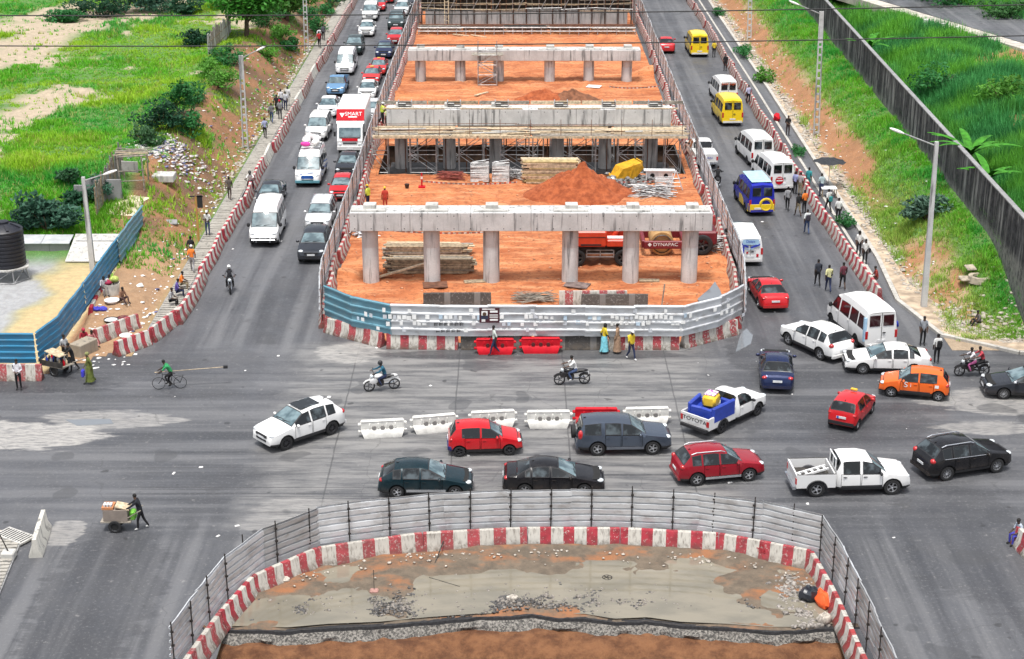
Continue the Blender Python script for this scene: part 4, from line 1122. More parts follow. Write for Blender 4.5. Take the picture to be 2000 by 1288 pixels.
# wheels
def wheel_meshes():
    m = MB(); prof = [(.62, -.10), (.86, -.115), (.96, -.10), (1.0, -.06), (1.0, .06), (.96, .10), (.86, .115), (.62, .10)]
    rot = Matrix.Rotation(R(90), 4, 'X'); m.lathe(prof, 20, 0, rot, False); ty = m.mesh('tyre', 35)
    def rim(sp):
        m = MB(); m.lathe([(.66, -.06), (.62, .085), (.57, .085), (.55, .02)], 20, 0, rot, False)
        m.lathe([(.001, .02), (.15, .06), (.15, .0)], 10, 0, rot, False); m.lathe([(.001, -.02), (.60, -.02)], 16, 1, rot, False)
        for i in range(sp):
            a = 2 * math.pi * i / sp; M_ = rot @ Matrix.Rotation(a, 4, 'Z'); m.box((.36, 0, .04), (.46, .17 if sp < 8 else .08, .05), 0, M_)
        return m.mesh('rim', 40)
    return ty, rim(5), rim(10)
TYRE_ME, RIM5, RIM10 = wheel_meshes()
def add_wheel(parent, x, y, r, side, rim=RIM, w=.21, sp=5, name='wheel'):
    o = shared(TYRE_ME, name, TYRE, parent); o.location = (x, y, r); s = -1 if side > 0 else 1
    o.scale = (r, w / .23, r); o.rotation_euler = (0, 0, 0 if side < 0 else math.pi)
    q = mk('rim', RIM5 if sp == 5 else RIM10, [rim, DARK], o); return o
_e = MB(); _e.ell((0, 0, 0), (1, 1, 1), 10, 6); LENS = _e.mesh('lens', 60)
def lens(name, mat, c, d, parent, rz=0):
    o = shared(LENS, name, mat, parent); o.location = c; o.scale = d; o.rotation_euler = (0, 0, rz); return o

def car(key, paint_m, label, cat, loc, ang, rim=RIM, sp=5, scale=1.0, detail=2, trim=None, rails=None, sunroof=False, roofm=None, group=None, name=None, handle=None, glass=GLASS, bumper=None, wtrim=False):
    T = TYPES[key]; B = BODY[key]
    t = thing(name or {'hatch': 'hatchback', 'hatch2': 'hatchback', 'sedan': 'sedan', 'suv': 'suv', 'crv': 'suv', 'van': 'minibus', 'lowvan': 'van', 'minivan': 'minivan', 'cab1': 'pickup_truck', 'cab2': 'pickup_truck'}[key], label, cat, (loc[0], loc[1], 0), ang, group)
    t.scale = (scale,) * 3
    hw = T['W'] / 2; xf, xb = T['top'][0][0], T['top'][-1][0]; r = T['r']
    mk('body', B['body'], [paint_m, BLACK], t)
    for k in B:
        if k.startswith('door'):
            d = mk('door', B[k], paint_m, t)
            q = int(k[4]); s = 1 if k[5:] == '1' else -1; da, db = T['doors'][q]
            if detail > 1: ubox('handle', handle or paint_m, (db + .16, s * (hw + .012), T['belt'] - .10), (.17, .025, .03), d)
        elif k.startswith('win') and k != 'windscreen':
            mk('side_window', B[k], [glass, BLACK], t)
        elif k in ('windscreen', 'rear_window'): mk(k, B[k], [SCREEN if k == 'windscreen' else glass, BLACK], t)
    m = MB(); x1, x0 = xf - .18, xb + .15; m.box(((x0 + x1) / 2, 0, .52), (x1 - x0, T['W'] - .34, .56)); m.build('underbody', DARK, t)
    wn_ = 'wheel'
    for a in T['ax']:
        if a < xb: continue
        for s in (1, -1): add_wheel(t, a, s * (hw - .115), r, s, rim, .20, sp)
    van = key in ('van', 'lowvan')
    zl = .72 if r < .33 else .86
    for s in (1, -1):
        lens('headlight', LAMP, (xf - .20, s * hw * .72, zl + (.05 if van else 0)), (.17, .17, .085), t, -s * .5)
        if key not in ('cab1', 'cab2'):
            if van: ubox('tail_light', TAIL, (xb + .03, s * hw * .86, 1.0), (.06, .14, .42), t)
            elif key in ('crv', 'suv', 'minivan'): lens('tail_light', TAIL, (xb + .19, s * hw * .80, 1.02), (.15, .15, .13 if key == 'suv' else .26), t, s * .6)
            else: lens('tail_light', TAIL, (xb + .17, s * hw * .74, .86), (.14, .17, .10), t, s * .5)
        # mirrors
        cx = T['top'][T['c']][0] - .28
        o = lens('mirror', BLACK if van or key.startswith('cab') else paint_m, (cx, s * (hw + .09), T['belt'] + .06), (.07, .12, .085 if not van else .15), t)
    ubox('grille', BLACK, (xf - .015, 0, zl - .10), (.06, hw * .95, .11), t)
    ubox('lower_grille', BLACK, (xf - .0, 0, zl - .30), (.04, hw * .9, .10), t)
    ubox('number_plate', PLATE, (xf + .012, 0, zl - .19), (.025, .48, .11), t)
    if key not in ('cab1', 'cab2'):
        ubox('number_plate', PLATE, (xb - .012, 0, .72 if not van else .66), (.025, .48, .11), t)
        ubox('rear_bumper', bumper or paint_m, (xb + .02, 0, .42), (.12, T['W'] * .84, .16), t)
    if T.get('tail'):
        h = T['top'][-3][1]; zc = (T['belt'] + h) / 2 + .02
        for s in (1, -1):
            m = MB(); m.bbox((0, 0, 0), (.03, hw * .62, (h - T['belt']) * .58), .03); o = m.build('rear_window', glass, t); o.location = (xb + .055, s * hw * .40, zc); o.rotation_euler = (0, R(3), 0)
        ubox('door_seam', BLACK, (xb + .022, 0, (h + .62) / 2), (.02, .02, h - .75), t, (0, R(2.6), 0))
        ubox('door_handle', BLACK, (xb - .01, -.14, T['belt'] - .12), (.04, .16, .05), t)
        ubox('hinge_strip', BLACK, (xb + .06, 0, h - .06), (.02, T['W'] * .7, .015), t)
    if trim and T['ax'][1] < -4:
        for s in (1, -1): ubox('side_trim', trim, (.35, s * (hw + .006), .50), (1.85, .03, .09), t)
    elif trim:
        for s in (1, -1): ubox('side_trim', trim, ((T['ax'][0] + T['ax'][1]) / 2, s * (hw + .006), .40), (T['ax'][0] - T['ax'][1] - .85, .03, .12), t)
    if rails:
        zr = max(z for x, z in T['top'])
        for s in (1, -1):
            m = MB(); y = s * hw * T['wr'] * .93; xr = T['top'][8][0]; xg = T['top'][5][0]
            m.path([(xg - .1, y, zr - .07), (xg - .3, y, zr - .0), (xr + .3, y, zr - .0), (xr + .05, y, zr - .08)], .026); m.build('roof_rail', rails, t)
    if detail > 1 and not van and not key.startswith('cab'): lens('antenna', BLACK, (T['top'][8][0] + .12, 0, T['top'][8][1] + .02), (.07, .02, .05), t)
    if detail > 1:
        cz = T['top'][T['c']]; cr = T['top'][T['rf']]; sl = math.atan2(cr[1] - cz[1], cz[0] - cr[0])
        for yy in (.28, -.28): ubox('wiper', BLACK, (cz[0] - .10, yy * hw, cz[1] + .10 * math.tan(sl) + .012), (.03, hw * .6, .02), t, (0, 0, .18))
    if wtrim:
        for s in (1, -1): m = MB(); m.path([(.7, s * hw * .985, T['belt'] + .0), (-1.5, s * hw * .985, T['belt'] + .055)], .014); m.build('window_trim', CHROME, t)
    if sunroof:
        zr = max(z for x, z in T['top']); m = MB(); m.bbox((-.35, 0, zr + .0), (1.15, hw * 1.05, .03), .012); m.build('sunroof', GLASS, t)
    return t
def from_wheels(key, pf, pr, side, scale=1.0):
    """near-side wheel contact pixels -> centre and heading; side=+1 the car's left side is seen"""
    T = TYPES[key]; a, b = P(*pf), P(*pr); d = (a - b); d.z = 0; d.normalize(); left = Vector((-d.y, d.x, 0))
    mid = (a + b) / 2 - left * side * (T['W'] / 2 - .10) * scale
    xm = (T['ax'][0] + (T['ax'][1] if T['ax'][1] > -4 else -1.15)) / 2 * scale
    c = mid - d * xm
    return (c.x, c.y), math.atan2(d.y, d.x)
def from_end(key, px, ang, front, scale=1.0):
    T = TYPES[key]; p = P(*px); d = Vector((math.cos(ang), math.sin(ang), 0)); x = (T['top'][0][0] if front else T['top'][-1][0]) * scale
    c = p - d * x; return (c.x, c.y), ang

W_ = paint((.74, .74, .73)); W2_ = paint((.68, .69, .70)); RED_ = paint((.50, .012, .018)); RED2_ = paint((.56, .03, .03)); MAROON_ = paint((.26, .008, .018)); ORG_ = paint((.74, .13, .02))
GREY_ = paint((.085, .105, .14), .5); BLK_ = paint((.008, .008, .01)); TEAL_ = paint((.006, .022, .03), .2); NAVY_ = paint((.012, .022, .075), .3); DGREY_ = paint((.035, .04, .05), .4); SILV_ = paint((.60, .61, .62), .15); LBLUE_ = paint((.13, .27, .45), .2); YELV_ = paint((.78, .54, .015)); BLUEV_ = paint((.012, .02, .32)); DGRN_ = paint((.03, .05, .05), .3)

# --- junction traffic
l, a = from_wheels('suv', (556, 880), (651, 848), 1); car('suv', W_, 'white crossover with a dark glass roof turning at the left of the junction', 'car', l, a, STEEL_RIM, 10, sunroof=True, trim=BLACK)
l, a = from_wheels('hatch', (996, 889), (896, 892), -1); t = car('hatch', RED_, 'small red hatchback with dark blue bumper corners beside the white plastic barriers', 'car', l, a, STEEL_RIM, bumper=plain('navy_bumper', (.02, .02, .12), .5)); lens('bumper_corner', bpy.data.materials['navy_bumper'], (-1.62, -.52, .42), (.16, .2, .2), t); lens('bumper_corner', bpy.data.materials['navy_bumper'], (1.58, -.5, .42), (.16, .2, .17), t)
l, a = from_wheels('hatch2', (888, 973), (777, 973), -1); car('hatch2', TEAL_, 'dark green hatchback just behind the pit fence, left of the black sedan', 'car', l, a, trim=CHROME)
l, a = from_wheels('sedan', (1140, 969), (1026, 969), -1); car('sedan', BLK_, 'black sedan just behind the middle of the pit fence', 'car', l, a)
l, a = from_wheels('crv', (1274, 888), (1167, 890), -1); t = car('crv', GREY_, 'slate grey off-roader with a spare wheel on its tail', 'car', l, a, RIM, trim=plain('grey_cladding', (.10, .11, .13), .6))
sp_ = shared(TYRE_ME, 'spare_wheel', TYRE, t); sp_.location = (-2.36, -.05, .95); sp_.scale = (.33, .9, .33); sp_.rotation_euler = (0, 0, R(90))
l, a = from_wheels('suv', (1460, 940), (1362, 949), -1, .93); car('suv', MAROON_, 'dark red compact off-roader with silver roof rails', 'car', l, a, RIM, scale=.93, rails=CHROME, trim=CHROME)
l, a = from_wheels('suv', (1540, 674), (1601, 703), 1); car('suv', W_, 'white crossover driving away near the white minibus at the right corner', 'car', l, a, RIM, trim=BLACK)
l, a = from_wheels('sedan', (1684, 731), (1783, 733), 1); car('sedan', W_, 'white sedan half hidden behind the orange hatchback', 'car', l, a, RIM, 10)
l, a = from_wheels('hatch', (1739, 775), (1832, 784), 1); t = car('hatch', ORG_, 'bright orange hatchback with a white letter on its door', 'car', l, a, RIM, trim=BLACK, bumper=BLACK)
lettering('S', .42, WHITE, t, (.42, .775, .78), ON_LEFT, sx=1.15); lettering('i', .3, WHITE, t, (.17, .775, .77), ON_LEFT); ubox('fuel_sticker', WHITE, (-1.12, .765, .80), (.2, .012, .15), t)
l, a = from_wheels('hatch', (1702, 806), (1672, 841), -1); t = car('hatch', RED_, 'small red taxi hatchback with a yellow roof lamp seen from behind', 'car', l, a, RIM, bumper=BLACK); m = MB(); m.bbox((.1, 0, 1.53), (.14, .34, .11), .03); m.build('roof_lamp', YEL_PL, t); ubox('plate_band', PLATE_BLUE, (-1.772, .17, .72), (.012, .1, .12), t)
l, a = from_end('sedan', (1517, 771), R(83), False); car('sedan', NAVY_, 'navy blue sedan seen from behind entering the right carriageway', 'car', l, a, RIM)
l, a = from_wheels('suv', (1946, 923), (1846, 939), -1); car('suv', BLK_, 'glossy black crossover with chrome window trim at the right', 'car', l, a, RIM, 10, rails=CHROME, wtrim=True)
l, a = from_wheels('sedan', (1959, 780), (2061, 782), 1); car('sedan', DGREY_, 'dark grey sedan nosing in at the right edge of the picture', 'car', l, a, RIM, 10)
l, a = from_end('sedan', (1514, 612), R(93.5), False); car('sedan', RED_, 'red sedan heading up the right carriageway past the site corner', 'car', l, a, RIM)

# --- pickups
def bed(t, T, paint_m, x0, x1, w, zf, zr_top, tailtext=None, tailm=WHITE, arch=True):
    hw = w / 2; ax = (x0 + x1) / 2 + .05; rr = T['r'] + .06
    for s in (1, -1):
        prof = [(x0, .48), (ax - rr, .48)] + [(ax - rr * math.cos(R(q)), max(.48, T['r'] + rr * math.sin(R(q)))) for q in range(15, 180, 15)] + [(ax + rr, .48), (x1, .48), (x1, zr_top), (x0, zr_top)]
        m = MB(); m.prism(prof[::-1], s * hw if s < 0 else hw - .07, -hw + .07 if s < 0 else hw); m.build('bed_side', paint_m, t)
        add_wheel(t, ax, s * (hw - .115), T['r'], s, RIM if tailtext is None else STEEL_RIM)
        if arch: 
            m = MB(); m.path([(ax + (rr + .02) * math.cos(R(q)), s * (hw + .01), T['r'] + (rr + .02) * math.sin(R(q))) for q in range(0, 181, 20)], .035); m.build('wheel_flare', BLACK, t)
    ubox('bed_floor', DKSTEEL, ((x0 + x1) / 2, 0, .68), (x1 - x0 - .02, w - .16, .05), t)
    ubox('bed_front', paint_m, (x1 - .04, 0, (.7 + zr_top) / 2), (.06, w - .15, zr_top - .7), t)
    g = ubox('tailgate', paint_m, (x0 + .0, 0, (.5 + zr_top) / 2 + .02), (.07, w - .02, zr_top - .54), t)
    for s in (1, -1): ubox('tail_light', TAIL, (x0 - .01, s * (hw - .07), .82), (.09, .13, .28), t)
    for s in (1, -1):
        mm = MB(); mm.path([(x0, s * (hw - .035), zr_top + .012), (x1, s * (hw - .035), zr_top + .012)], .028); mm.build('bed_rail', BLACK if tailtext is None else paint_m, t)
    ubox('rear_bumper', BLACK if tailtext else CHROME, (x0 - .08, 0, .46), (.14, w * .92, .14), t)
    m = MB(); m.box(((x0 + x1) / 2 + .2, 0, .5), (x1 - x0 + .2, .8, .2)); m.build('chassis', DARK, t)
    if tailtext: lettering(tailtext, .28, BLACK, t, (x0 - .042, 0, .84), ON_REAR, sx=1.25)
T1 = TYPES['cab1']
l, a = from_wheels('cab1', (1479, 811), (1411, 845), -1); t = car('cab1', W_, 'white single-cab pickup carrying blue sofas and a yellow bundle', 'pickup', l, a, STEEL_RIM)
bed(t, T1, W_, -2.45, -.30, 1.70, .5, 1.08, 'TOYOTA'); PICK = t
T2 = TYPES['cab2']
l, a = from_wheels('cab2', (1745, 966), (1612, 970), -1); t = car('cab2', W_, 'white double-cab pickup with a ladder in its bed', 'pickup', l, a, RIM, trim=BLACK, handle=BLACK)
bed(t, T2, W_, -2.62, -.85, 1.80, .5, 1.12); PICK2 = t
for s in (.5, -.05, -.5): utube('rack_bar', WHITE, (-.80, s, 1.2), (-.80, s, 1.72), .03, t)
utube('rack_bar', WHITE, (-.80, -.55, 1.70), (-.80, .55, 1.70), .03, t)
def on(t, p): return Matrix.Translation(t.location) @ Matrix.Rotation(t.rotation_euler.z, 4, 'Z') @ Vector(p)
lt = thing('ladder', 'white step ladder lying in the bed of the double-cab pickup', 'ladder', on(PICK2, (-1.75, -.1, .72)), PICK2.rotation_euler.z + .25)
for s in (-.17, .17): ubox('rail', WHITE, (0, s, .22), (1.5, .05, .09), lt, (0, R(-8), 0))
for i in range(5): ubox('rung', WHITE, (-.6 + i * .3, 0, .22 - .14 * (-.6 + i * .3) * -1), (.1, .32, .04), lt, (0, R(-8), 0))
def sofa(label, p, rz, s):
    t = thing('sofa', label, 'sofa', on(PICK, p), PICK.rotation_euler.z + rz); 
    for nm, c, d in (('seat', (0, 0, .22), (s, .68, .40)), ('backrest', (0, .36, .42), (s, .2, .82)), ('armrest', (s / 2 - .07, -.05, .36), (.17, .7, .68)), ('armrest', (-s / 2 + .07, -.05, .36), (.17, .7, .68))):
        m = MB(); m.bbox(c, d, .06); m.build(nm, BLUE_PL, t)
sofa('long blue sofa standing along the near side of the pickup bed', (-1.22, -.40, .72), math.pi, 1.75)
sofa('second blue sofa tipped towards the tailgate of the pickup bed', (-1.5, .36, .72), .25, 1.35)
t = thing('bundle', 'yellow bundle with a purple patterned cloth on top of the blue sofas', 'bundle', on(PICK, (-1.05, .12, 1.15)), PICK.rotation_euler.z + .3)
m = MB(); m.bbox((0, 0, .30), (.85, .7, .6), .12); m.build('sack', YEL_PL, t, 40)
n = NT('purple_print_cloth'); vv = n.noise(n.pos(), 9, 3, .6); CLOTHP = n.set(n.mix(n.rng(vv, .48, .54), (.30, .06, .34), (.78, .70, .66)), .9)
m = MB(); m.bbox((.02, 0, .63), (.66, .55, .06), .02); m.build('cloth', CLOTHP, t)

# --- left carriageway, coming towards the camera: (type, front-bottom pixel, paint, label)
DOWN = R(-90)
L1 = [('van', (515, 484), W_, 'nearest white minibus with a bull bar in the left queue', 1.0), ('minivan', (617, 278), W_, 'white minivan behind the blue and white minibus in the queue', 1), ('sedan', (638, 233), W2_, 'white sedan beside the red and white box truck', 1),
      ('van', (673, 149), W2_, 'white minibus far up the left queue ahead of the dark off-roader', .93), ('suv', (690, 110), DGRN_, 'dark green off-roader behind the far white minibus', 1), ('sedan', (715, 74), W_, 'white sedan alone on open tarmac far up the left lane', 1), ('minivan', (722, 43), W_, 'white van near the top of the left lane', 1), ('hatch', (740, 24), RED_, 'red hatchback at the top of the left lane', 1), ('hatch', (757, 8), RED_, 'red car at the very top edge between the lanes', 1)]
L2 = [('suv', (608, 518), DGREY_, 'dark grey crossover leading the right lane of the queue', 1), ('crv', (620, 457), SILV_, 'silver off-roader behind the leading dark crossover', 1), ('hatch2', (664, 395), RED_, 'red hatchback behind the silver off-roader', .95), ('sedan', (676, 351), DGREY_, 'grey sedan directly in front of the box truck', 1),
      ('hatch2', (726, 240), SILV_, 'silver car squeezed between the box truck and the site fence', 1), ('sedan', (716, 197), W_, 'white sedan just behind the box truck', .95), ('hatch2', (724, 168), RED2_, 'faded red taxi two cars behind the box truck', .95), ('sedan', (738, 149), RED2_, 'red sedan with a taxi lamp in the middle of the far queue', .9), ('hatch2', (749, 117), NAVY_, 'dark blue hatchback in the far queue', 1), ('hatch2', (771, 90), RED_, 'red car with its front to us behind the dark blue hatchback', 1), ('crv', (773, 61), DGRN_, 'green-grey off-roader in the far right lane', 1.05), ('sedan', (783, 33), SILV_, 'grey car near the top of the right lane', 1), ('suv', (803, 19), DGREY_, 'dark car at the top of the right lane by the site fence', 1)]
def far_car(k, px, pm, lb, sc, ang, front, **kw):
    l, a = from_end(k, px, ang, front, sc); return car(k, pm, lb, 'van' if k in ('van', 'lowvan', 'minivan') else 'car', l, a, scale=sc, **kw)
MB1 = None
for i, (k, px, pm, lb, sc) in enumerate(L1 + L2):
    t = far_car(k, px, pm, lb, sc, DOWN + R(random.uniform(-1.5, 1.5)), True, rim=random.choice((RIM, STEEL_RIM)), rails=(CHROME if k == 'crv' else None), detail=2 if px[1] > 250 else 1)
    if i == 0:
        for z in (.55, .78): utube('bull_bar', CHROME, (2.72, -.75, z), (2.72, .75, z), .035, t)
        for y in (-.45, .45): utube('bull_bar', CHROME, (2.72, y, .38), (2.72, y, .80), .035, t)
        ubox('front_bumper', BLACK, (2.58, 0, .5), (.14, 1.75, .26), t)
    if 'taxi' in lb: m = MB(); m.bbox((.0, 0, 1.52), (.14, .34, .11), .03); m.build('roof_lamp', YEL_PL, t)
car('sedan', DGREY_, 'dark grey sedan hidden behind the nearest white minibus', 'car', (-17.25, 113.2), DOWN, RIM)
l, a = from_end('cab1', (655, 191), DOWN, True); t = car('cab1', LBLUE_, 'pale blue pickup ahead of the white sedan in the left lane', 'pickup', l, a, STEEL_RIM); bed(t, T1, LBLUE_, -2.45, -.30, 1.70, .5, 1.08)
# blue and white minibus with luggage
l, a = from_end('van', (601, 367), DOWN, True); t = car('van', W_, 'white and blue minibus with luggage piled on its roof', 'minibus', l, a, STEEL_RIM); BUS = t
DBLUE = plain('blue_livery', (.02, .10, .38), .4, 0, .3)
ubox('grille_panel', DBLUE, (2.60, 0, .80), (.05, .85, .24), t); ubox('front_bumper', plain('teal_bumper', (.10, .28, .33), .5), (2.62, 0, .46), (.14, 1.8, .16), t)
for s in (1, -1):
    for (x, z, L, w, rt) in ((.9, .95, 1.6, .10, -12), (-.4, .82, 2.4, .13, -14), (-1.3, 1.08, 2.0, .09, -10), (-1.6, .70, 1.5, .14, -8), (1.3, .7, .9, .08, -20)): ubox('livery_stripe', DBLUE, (x, s * .962, z), (L, .012, w), t, (0, R(rt), 0))
for (y, z, L) in ((.2, 1.08, .5), (-.25, 1.0, .6)): ubox('livery_stripe', DBLUE, (2.42, y, z), (.03, L, .05), t, (0, R(-50), .2))
rk = MB()
for s in (-.75, .75): rk.path([(.7, s, 2.45), (-2.3, s, 2.5)], .025)
for x in (.6, -.2, -1.0, -1.8, -2.3): rk.path([(x, -.75, 2.47), (x, .75, 2.47)], .02); rk.path([(x, -.75, 2.34), (x, -.75, 2.5)], .02); rk.path([(x, .75, 2.34), (x, .75, 2.5)], .02)
rk.build('roof_rack', BLACK, t)
LUG = [((-.15, .40, .30, .9, .6, .5), (.72, .70, .66), 'pale bulging sack at the front of the minibus roof, right of the pink one'), ((.1, -.35, .22, .5, .75, .34), (.70, .05, .32), 'bright pink bag at the front of the minibus roof'), ((-.7, -.35, .34, .9, .7, .55), (.68, .66, .66), 'white sack behind the pink bag on the minibus roof'), ((-1.3, .35, .3, .8, .7, .5), (.62, .60, .60), 'grey-white bundle in the middle of the minibus roof'), ((-2.0, -.2, .28, .7, 1.0, .45), (.55, .50, .50), 'dusty bundle at the back of the minibus roof')]
for (x, y, z, a1, b1, c1), cl, lb in LUG:
    m = MB(); rr = random.Random(int(x * 100)); m.ell((0, 0, c1 / 2), (a1 / 2, b1 / 2, c1 / 2), 12, 8); m.v = [(q[0] * rr.uniform(.9, 1.12), q[1] * rr.uniform(.9, 1.12), max(0, q[2] * rr.uniform(.92, 1.06))) for q in m.v]
    o = m.build('luggage_bag', plain('bag_cloth', cl, .85, var=.2), None, 60, on(BUS, (x, y, 2.50)), BUS.rotation_euler.z); tag(o, lb, 'luggage', 'luggage on the minibus roof')

# --- right carriageway, going away
UP = R(90)
l, a = from_end('lowvan', (1464, 521), R(91.5), False); t = car('lowvan', W_, 'small white delivery van with blue wave livery seen from behind', 'van', l, a, RIM, glass=plain('printed_glass', (.55, .62, .68), .3)); DV = t
PBL = plain('wave_blue', (.03, .05, .42), .4); PCY = plain('wave_pale_blue', (.36, .55, .72), .4)
for (y, z, w, h, rt, mt) in ((0, 1.62, 1.0, .34, 0, PCY), (.36, 1.40, .5, .11, 25, PBL), (-.3, 1.36, .6, .12, -22, PBL), (.46, 1.1, .14, .5, 0, PBL), (.1, 1.17, .6, .05, 0, PCY), (-.1, 1.04, .5, .04, 0, CHROME), (.2, .92, .12, .12, 0, RED_PL), (-.46, .74, .14, .2, 0, RED_PL), (0, .66, .5, .07, 4, PBL)):
    ubox('livery_panel', mt, (-2.375 - .004 * random.random(), y, z), (.012, w, h), t, (R(rt), 0, 0))
lettering('Dalait', .24, PBL, t, (-2.388, .02, 1.66), ON_REAR)
for (x, z, L, w, rt) in ((.2, 1.0, 1.8, .5, 14), (-1.2, .86, 1.7, .5, -8)): ubox('livery_panel', PBL if x < 0 else PCY, (x, .862, z), (L, .012, w), t, (0, R(rt), 0))
l, a = from_wheels('van', (1431, 386), (1460, 420), 1, 1.0); l = (l[0] + .05, l[1]); t = car('van', BLUEV_, 'blue and yellow minibus with a pale blue roof driving away', 'minibus', l, R(95), STEEL_RIM); BY = t
m = MB(); m.bbox((-.75, 0, 2.375), (2.9, 1.42, .05), .02); m.build('roof_panel', plain('pale_blue_roof', (.36, .58, .66), .5), t)
for s in (1, -1):
    m = MB(); m.prism([(.3, .36), (.3, .95), (-.4, 1.0), (-1.0, .74), (-1.1, .42)], s * .968 - .006, s * .968 + .006); m.build('yellow_flank', YELV_, t)
    m = MB(); m.prism([(-2.05, .36), (-2.05, .80), (-2.5, .95), (-2.5, .36)], s * .94 - .012, s * .94 + .012); m.build('yellow_flank', YELV_, t)
m = MB(); m.bbox((-2.64, 0, .63), (.05, 1.72, .52), .02); m.build('yellow_tail', YELV_, t); ubox('number_plate', PLATE, (-2.675, .3, .6), (.02, .48, .12), t)
m = MB(); m.lathe([(.30, -.02), (.40, .03), (.5, -.02)], 20, 0, None, False); o = m.build('spare_wheel_ring', YELV_, t); o.location = (-2.665, -.28, .86); o.rotation_euler = (0, R(-90), 0)
l, a = from_end('van', (1366, 113), R(91), False); t = car('van', YELV_, 'yellow minibus furthest up the right carriageway', 'minibus', l, a, STEEL_RIM, bumper=W_)
l, a = from_end('van', (1430, 248), R(93.5), False); t = car('van', YELV_, 'yellow minibus behind the white one with red lettering', 'minibus', l, a, STEEL_RIM, bumper=W_)
l, a = from_end('van', (1422, 207), R(94), False); t = car('van', W_, 'white minibus with red lettering ahead of the yellow one', 'minibus', l, a, STEEL_RIM, scale=.95)
lettering('Juste Juge', .34, plain('red_lettering', (.55, .10, .03), .6), t, (-2.6, 0, 2.06), (R(87), 0, R(-90)))
l, a = from_wheels('van', (1438, 299), (1462, 324), 1); t = car('van', W_, 'white minibus parked against the right barriers, further one', 'minibus', l, R(97), STEEL_RIM)
l, a = from_end('van', (1527, 381), R(98), False); l = (l[0] + .1, l[1] + .6); t = car('van', W_, 'white minibus with a red disc on its rear door by the crowd', 'minibus', l, a, STEEL_RIM)
m = MB(); m.lathe([(.001, .012), (.30, .012), (.30, 0)], 20); o = m.build('red_disc', RED_PL, t); o.location = (-2.66, .25, .92); o.rotation_euler = (0, R(-90), 0)
ubox('disc_band', WHITE, (-2.68, .25, .92), (.012, .46, .09), t); ubox('disc_band', WHITE, (-2.68, .25, 1.1), (.012, .34, .05), t)
l, a = from_wheels('van', (1624, 634), (1675, 678), 1); t = car('van', W_, 'large white minibus with red side windows stopped at the right corner', 'minibus', l, a, STEEL_RIM, scale=1.04, glass=plain('reddish_glass', (.035, .010, .012), .08, 0, .2)); ubox('tail_stripe', PCY, (-2.5, .90, 1.3), (.16, .14, 1.3), t); BIGBUS = t
l, a = from_end('cab2', (1379, 330), R(93), True); p = P(1379, 330); t = car('cab2', W_, 'white pickup with a covered bed on the right carriageway', 'pickup', (p.x - .15, p.y + 2.6), R(93), STEEL_RIM)
bed(t, T2, W_, -2.62, -.85, 1.80, .5, 1.12); ubox('bed_cover', W_, (-1.73, 0, 1.14), (1.8, 1.76, .06), t)
lettering('NISSAN', .2, PBL, t, (-2.67, 0, .86), ON_REAR, sx=1.4)
l, a = from_end('sedan', (1302, 106), R(88), False); car('sedan', RED_, 'red sedan alone far up the right carriageway', 'car', l, a, RIM)

# --- box truck
def box_truck(px):
    p = P(*px); L = 7.0
    t = thing('box_truck', 'white box truck with a red name panel above its cab', 'truck', (p.x, p.y + 3.5, 0), DOWN)
    m = MB(); pr = [(3.5, .55), (3.46, 1.15), (3.3, 1.35), (2.98, 2.15), (2.7, 2.28), (1.85, 2.30), (1.85, .55)]
    m.prism(pr[::-1], -1.0, 1.0); m.build('cab', W_, t, 30)
    o = ubox('windscreen', SCREEN, (3.165, 0, 1.76), (.03, 1.72, .72), t, (0, R(-21.8), 0))
    for s in (1, -1):
        m = MB(); m.prism([(3.0, 1.4), (2.85, 2.05), (2.15, 2.05), (2.15, 1.4)], s * 1.0 - .01, s * 1.0 + .01); m.build('side_window', GLASS, t)
        lens('headlight', LAMP, (3.45, s * .78, .85), (.08, .18, .12), t); ubox('mirror', BLACK, (3.2, s * 1.2, 1.62), (.08, .16, .36), t); utube('mirror_arm', BLACK, (3.2, s * 1.0, 1.8), (3.2, s * 1.2, 1.75), .02, t)
        ubox('wheel_arch', BLACK, (2.75, s * .98, .62), (.95, .1, .25), t)
        add_wheel(t, 2.75, s * .86, .40, s, STEEL_RIM, .24); add_wheel(t, -2.1, s * .86, .40, s, STEEL_RIM, .30)
    ubox('grille', BLACK, (3.49, 0, .95), (.05, 1.1, .10), t); ubox('bumper', W_, (3.52, 0, .55), (.16, 2.0, .26), t); ubox('badge_panel', RED_PL, (3.455, 0, 1.22), (.05, 1.25, .22), t, (0, R(-12), 0))
    ubox('number_plate', PLATE, (3.61, 0, .52), (.02, .5, .12), t); ubox('wiper_cowl', BLACK, (3.36, 0, 1.36), (.06, 1.7, .05), t, (0, R(-20), 0))
    ubox('chassis', DARK, (-.3, 0, .65), (6.4, .9, .28), t)
    m = MB(); m.bbox((-.9, 0, 2.1), (5.2, 2.28, 2.5), .05); m.build('cargo_box', W_, t)
    m = MB(); m.prism([(1.7, 2.32), (1.7, 3.34), (1.95, 3.34), (2.45, 2.5), (2.6, 2.32)], -1.1, 1.1); m.build('wind_fairing', W_, t)
    ubox('name_panel', RED_PL, (2.212, 0, 2.93), (.02, 2.2, .96), t, (0, R(-30.8), 0))
    RT = (R(90 - 30.8), 0, R(90))
    q = lettering('SMART', .44, WHITE, t, (2.20, .24, 3.0), RT, sx=1.0); ubox('name_underline', WHITE, (2.31, .18, 2.79), (.012, .7, .09), t, (0, R(-30.8), 0))
    m = MB(); m.lathe([(.001, 0), (.24, 0), (.24, .01)], 3); o = m.build('shield_mark', WHITE, t); o.location = (2.215, -.66, 2.96); o.rotation_euler = (Matrix.Rotation(R(90), 4, 'Z') @ Matrix.Rotation(R(59.2), 4, 'X') @ Matrix.Rotation(R(-90), 4, 'Z')).to_euler()
    return t
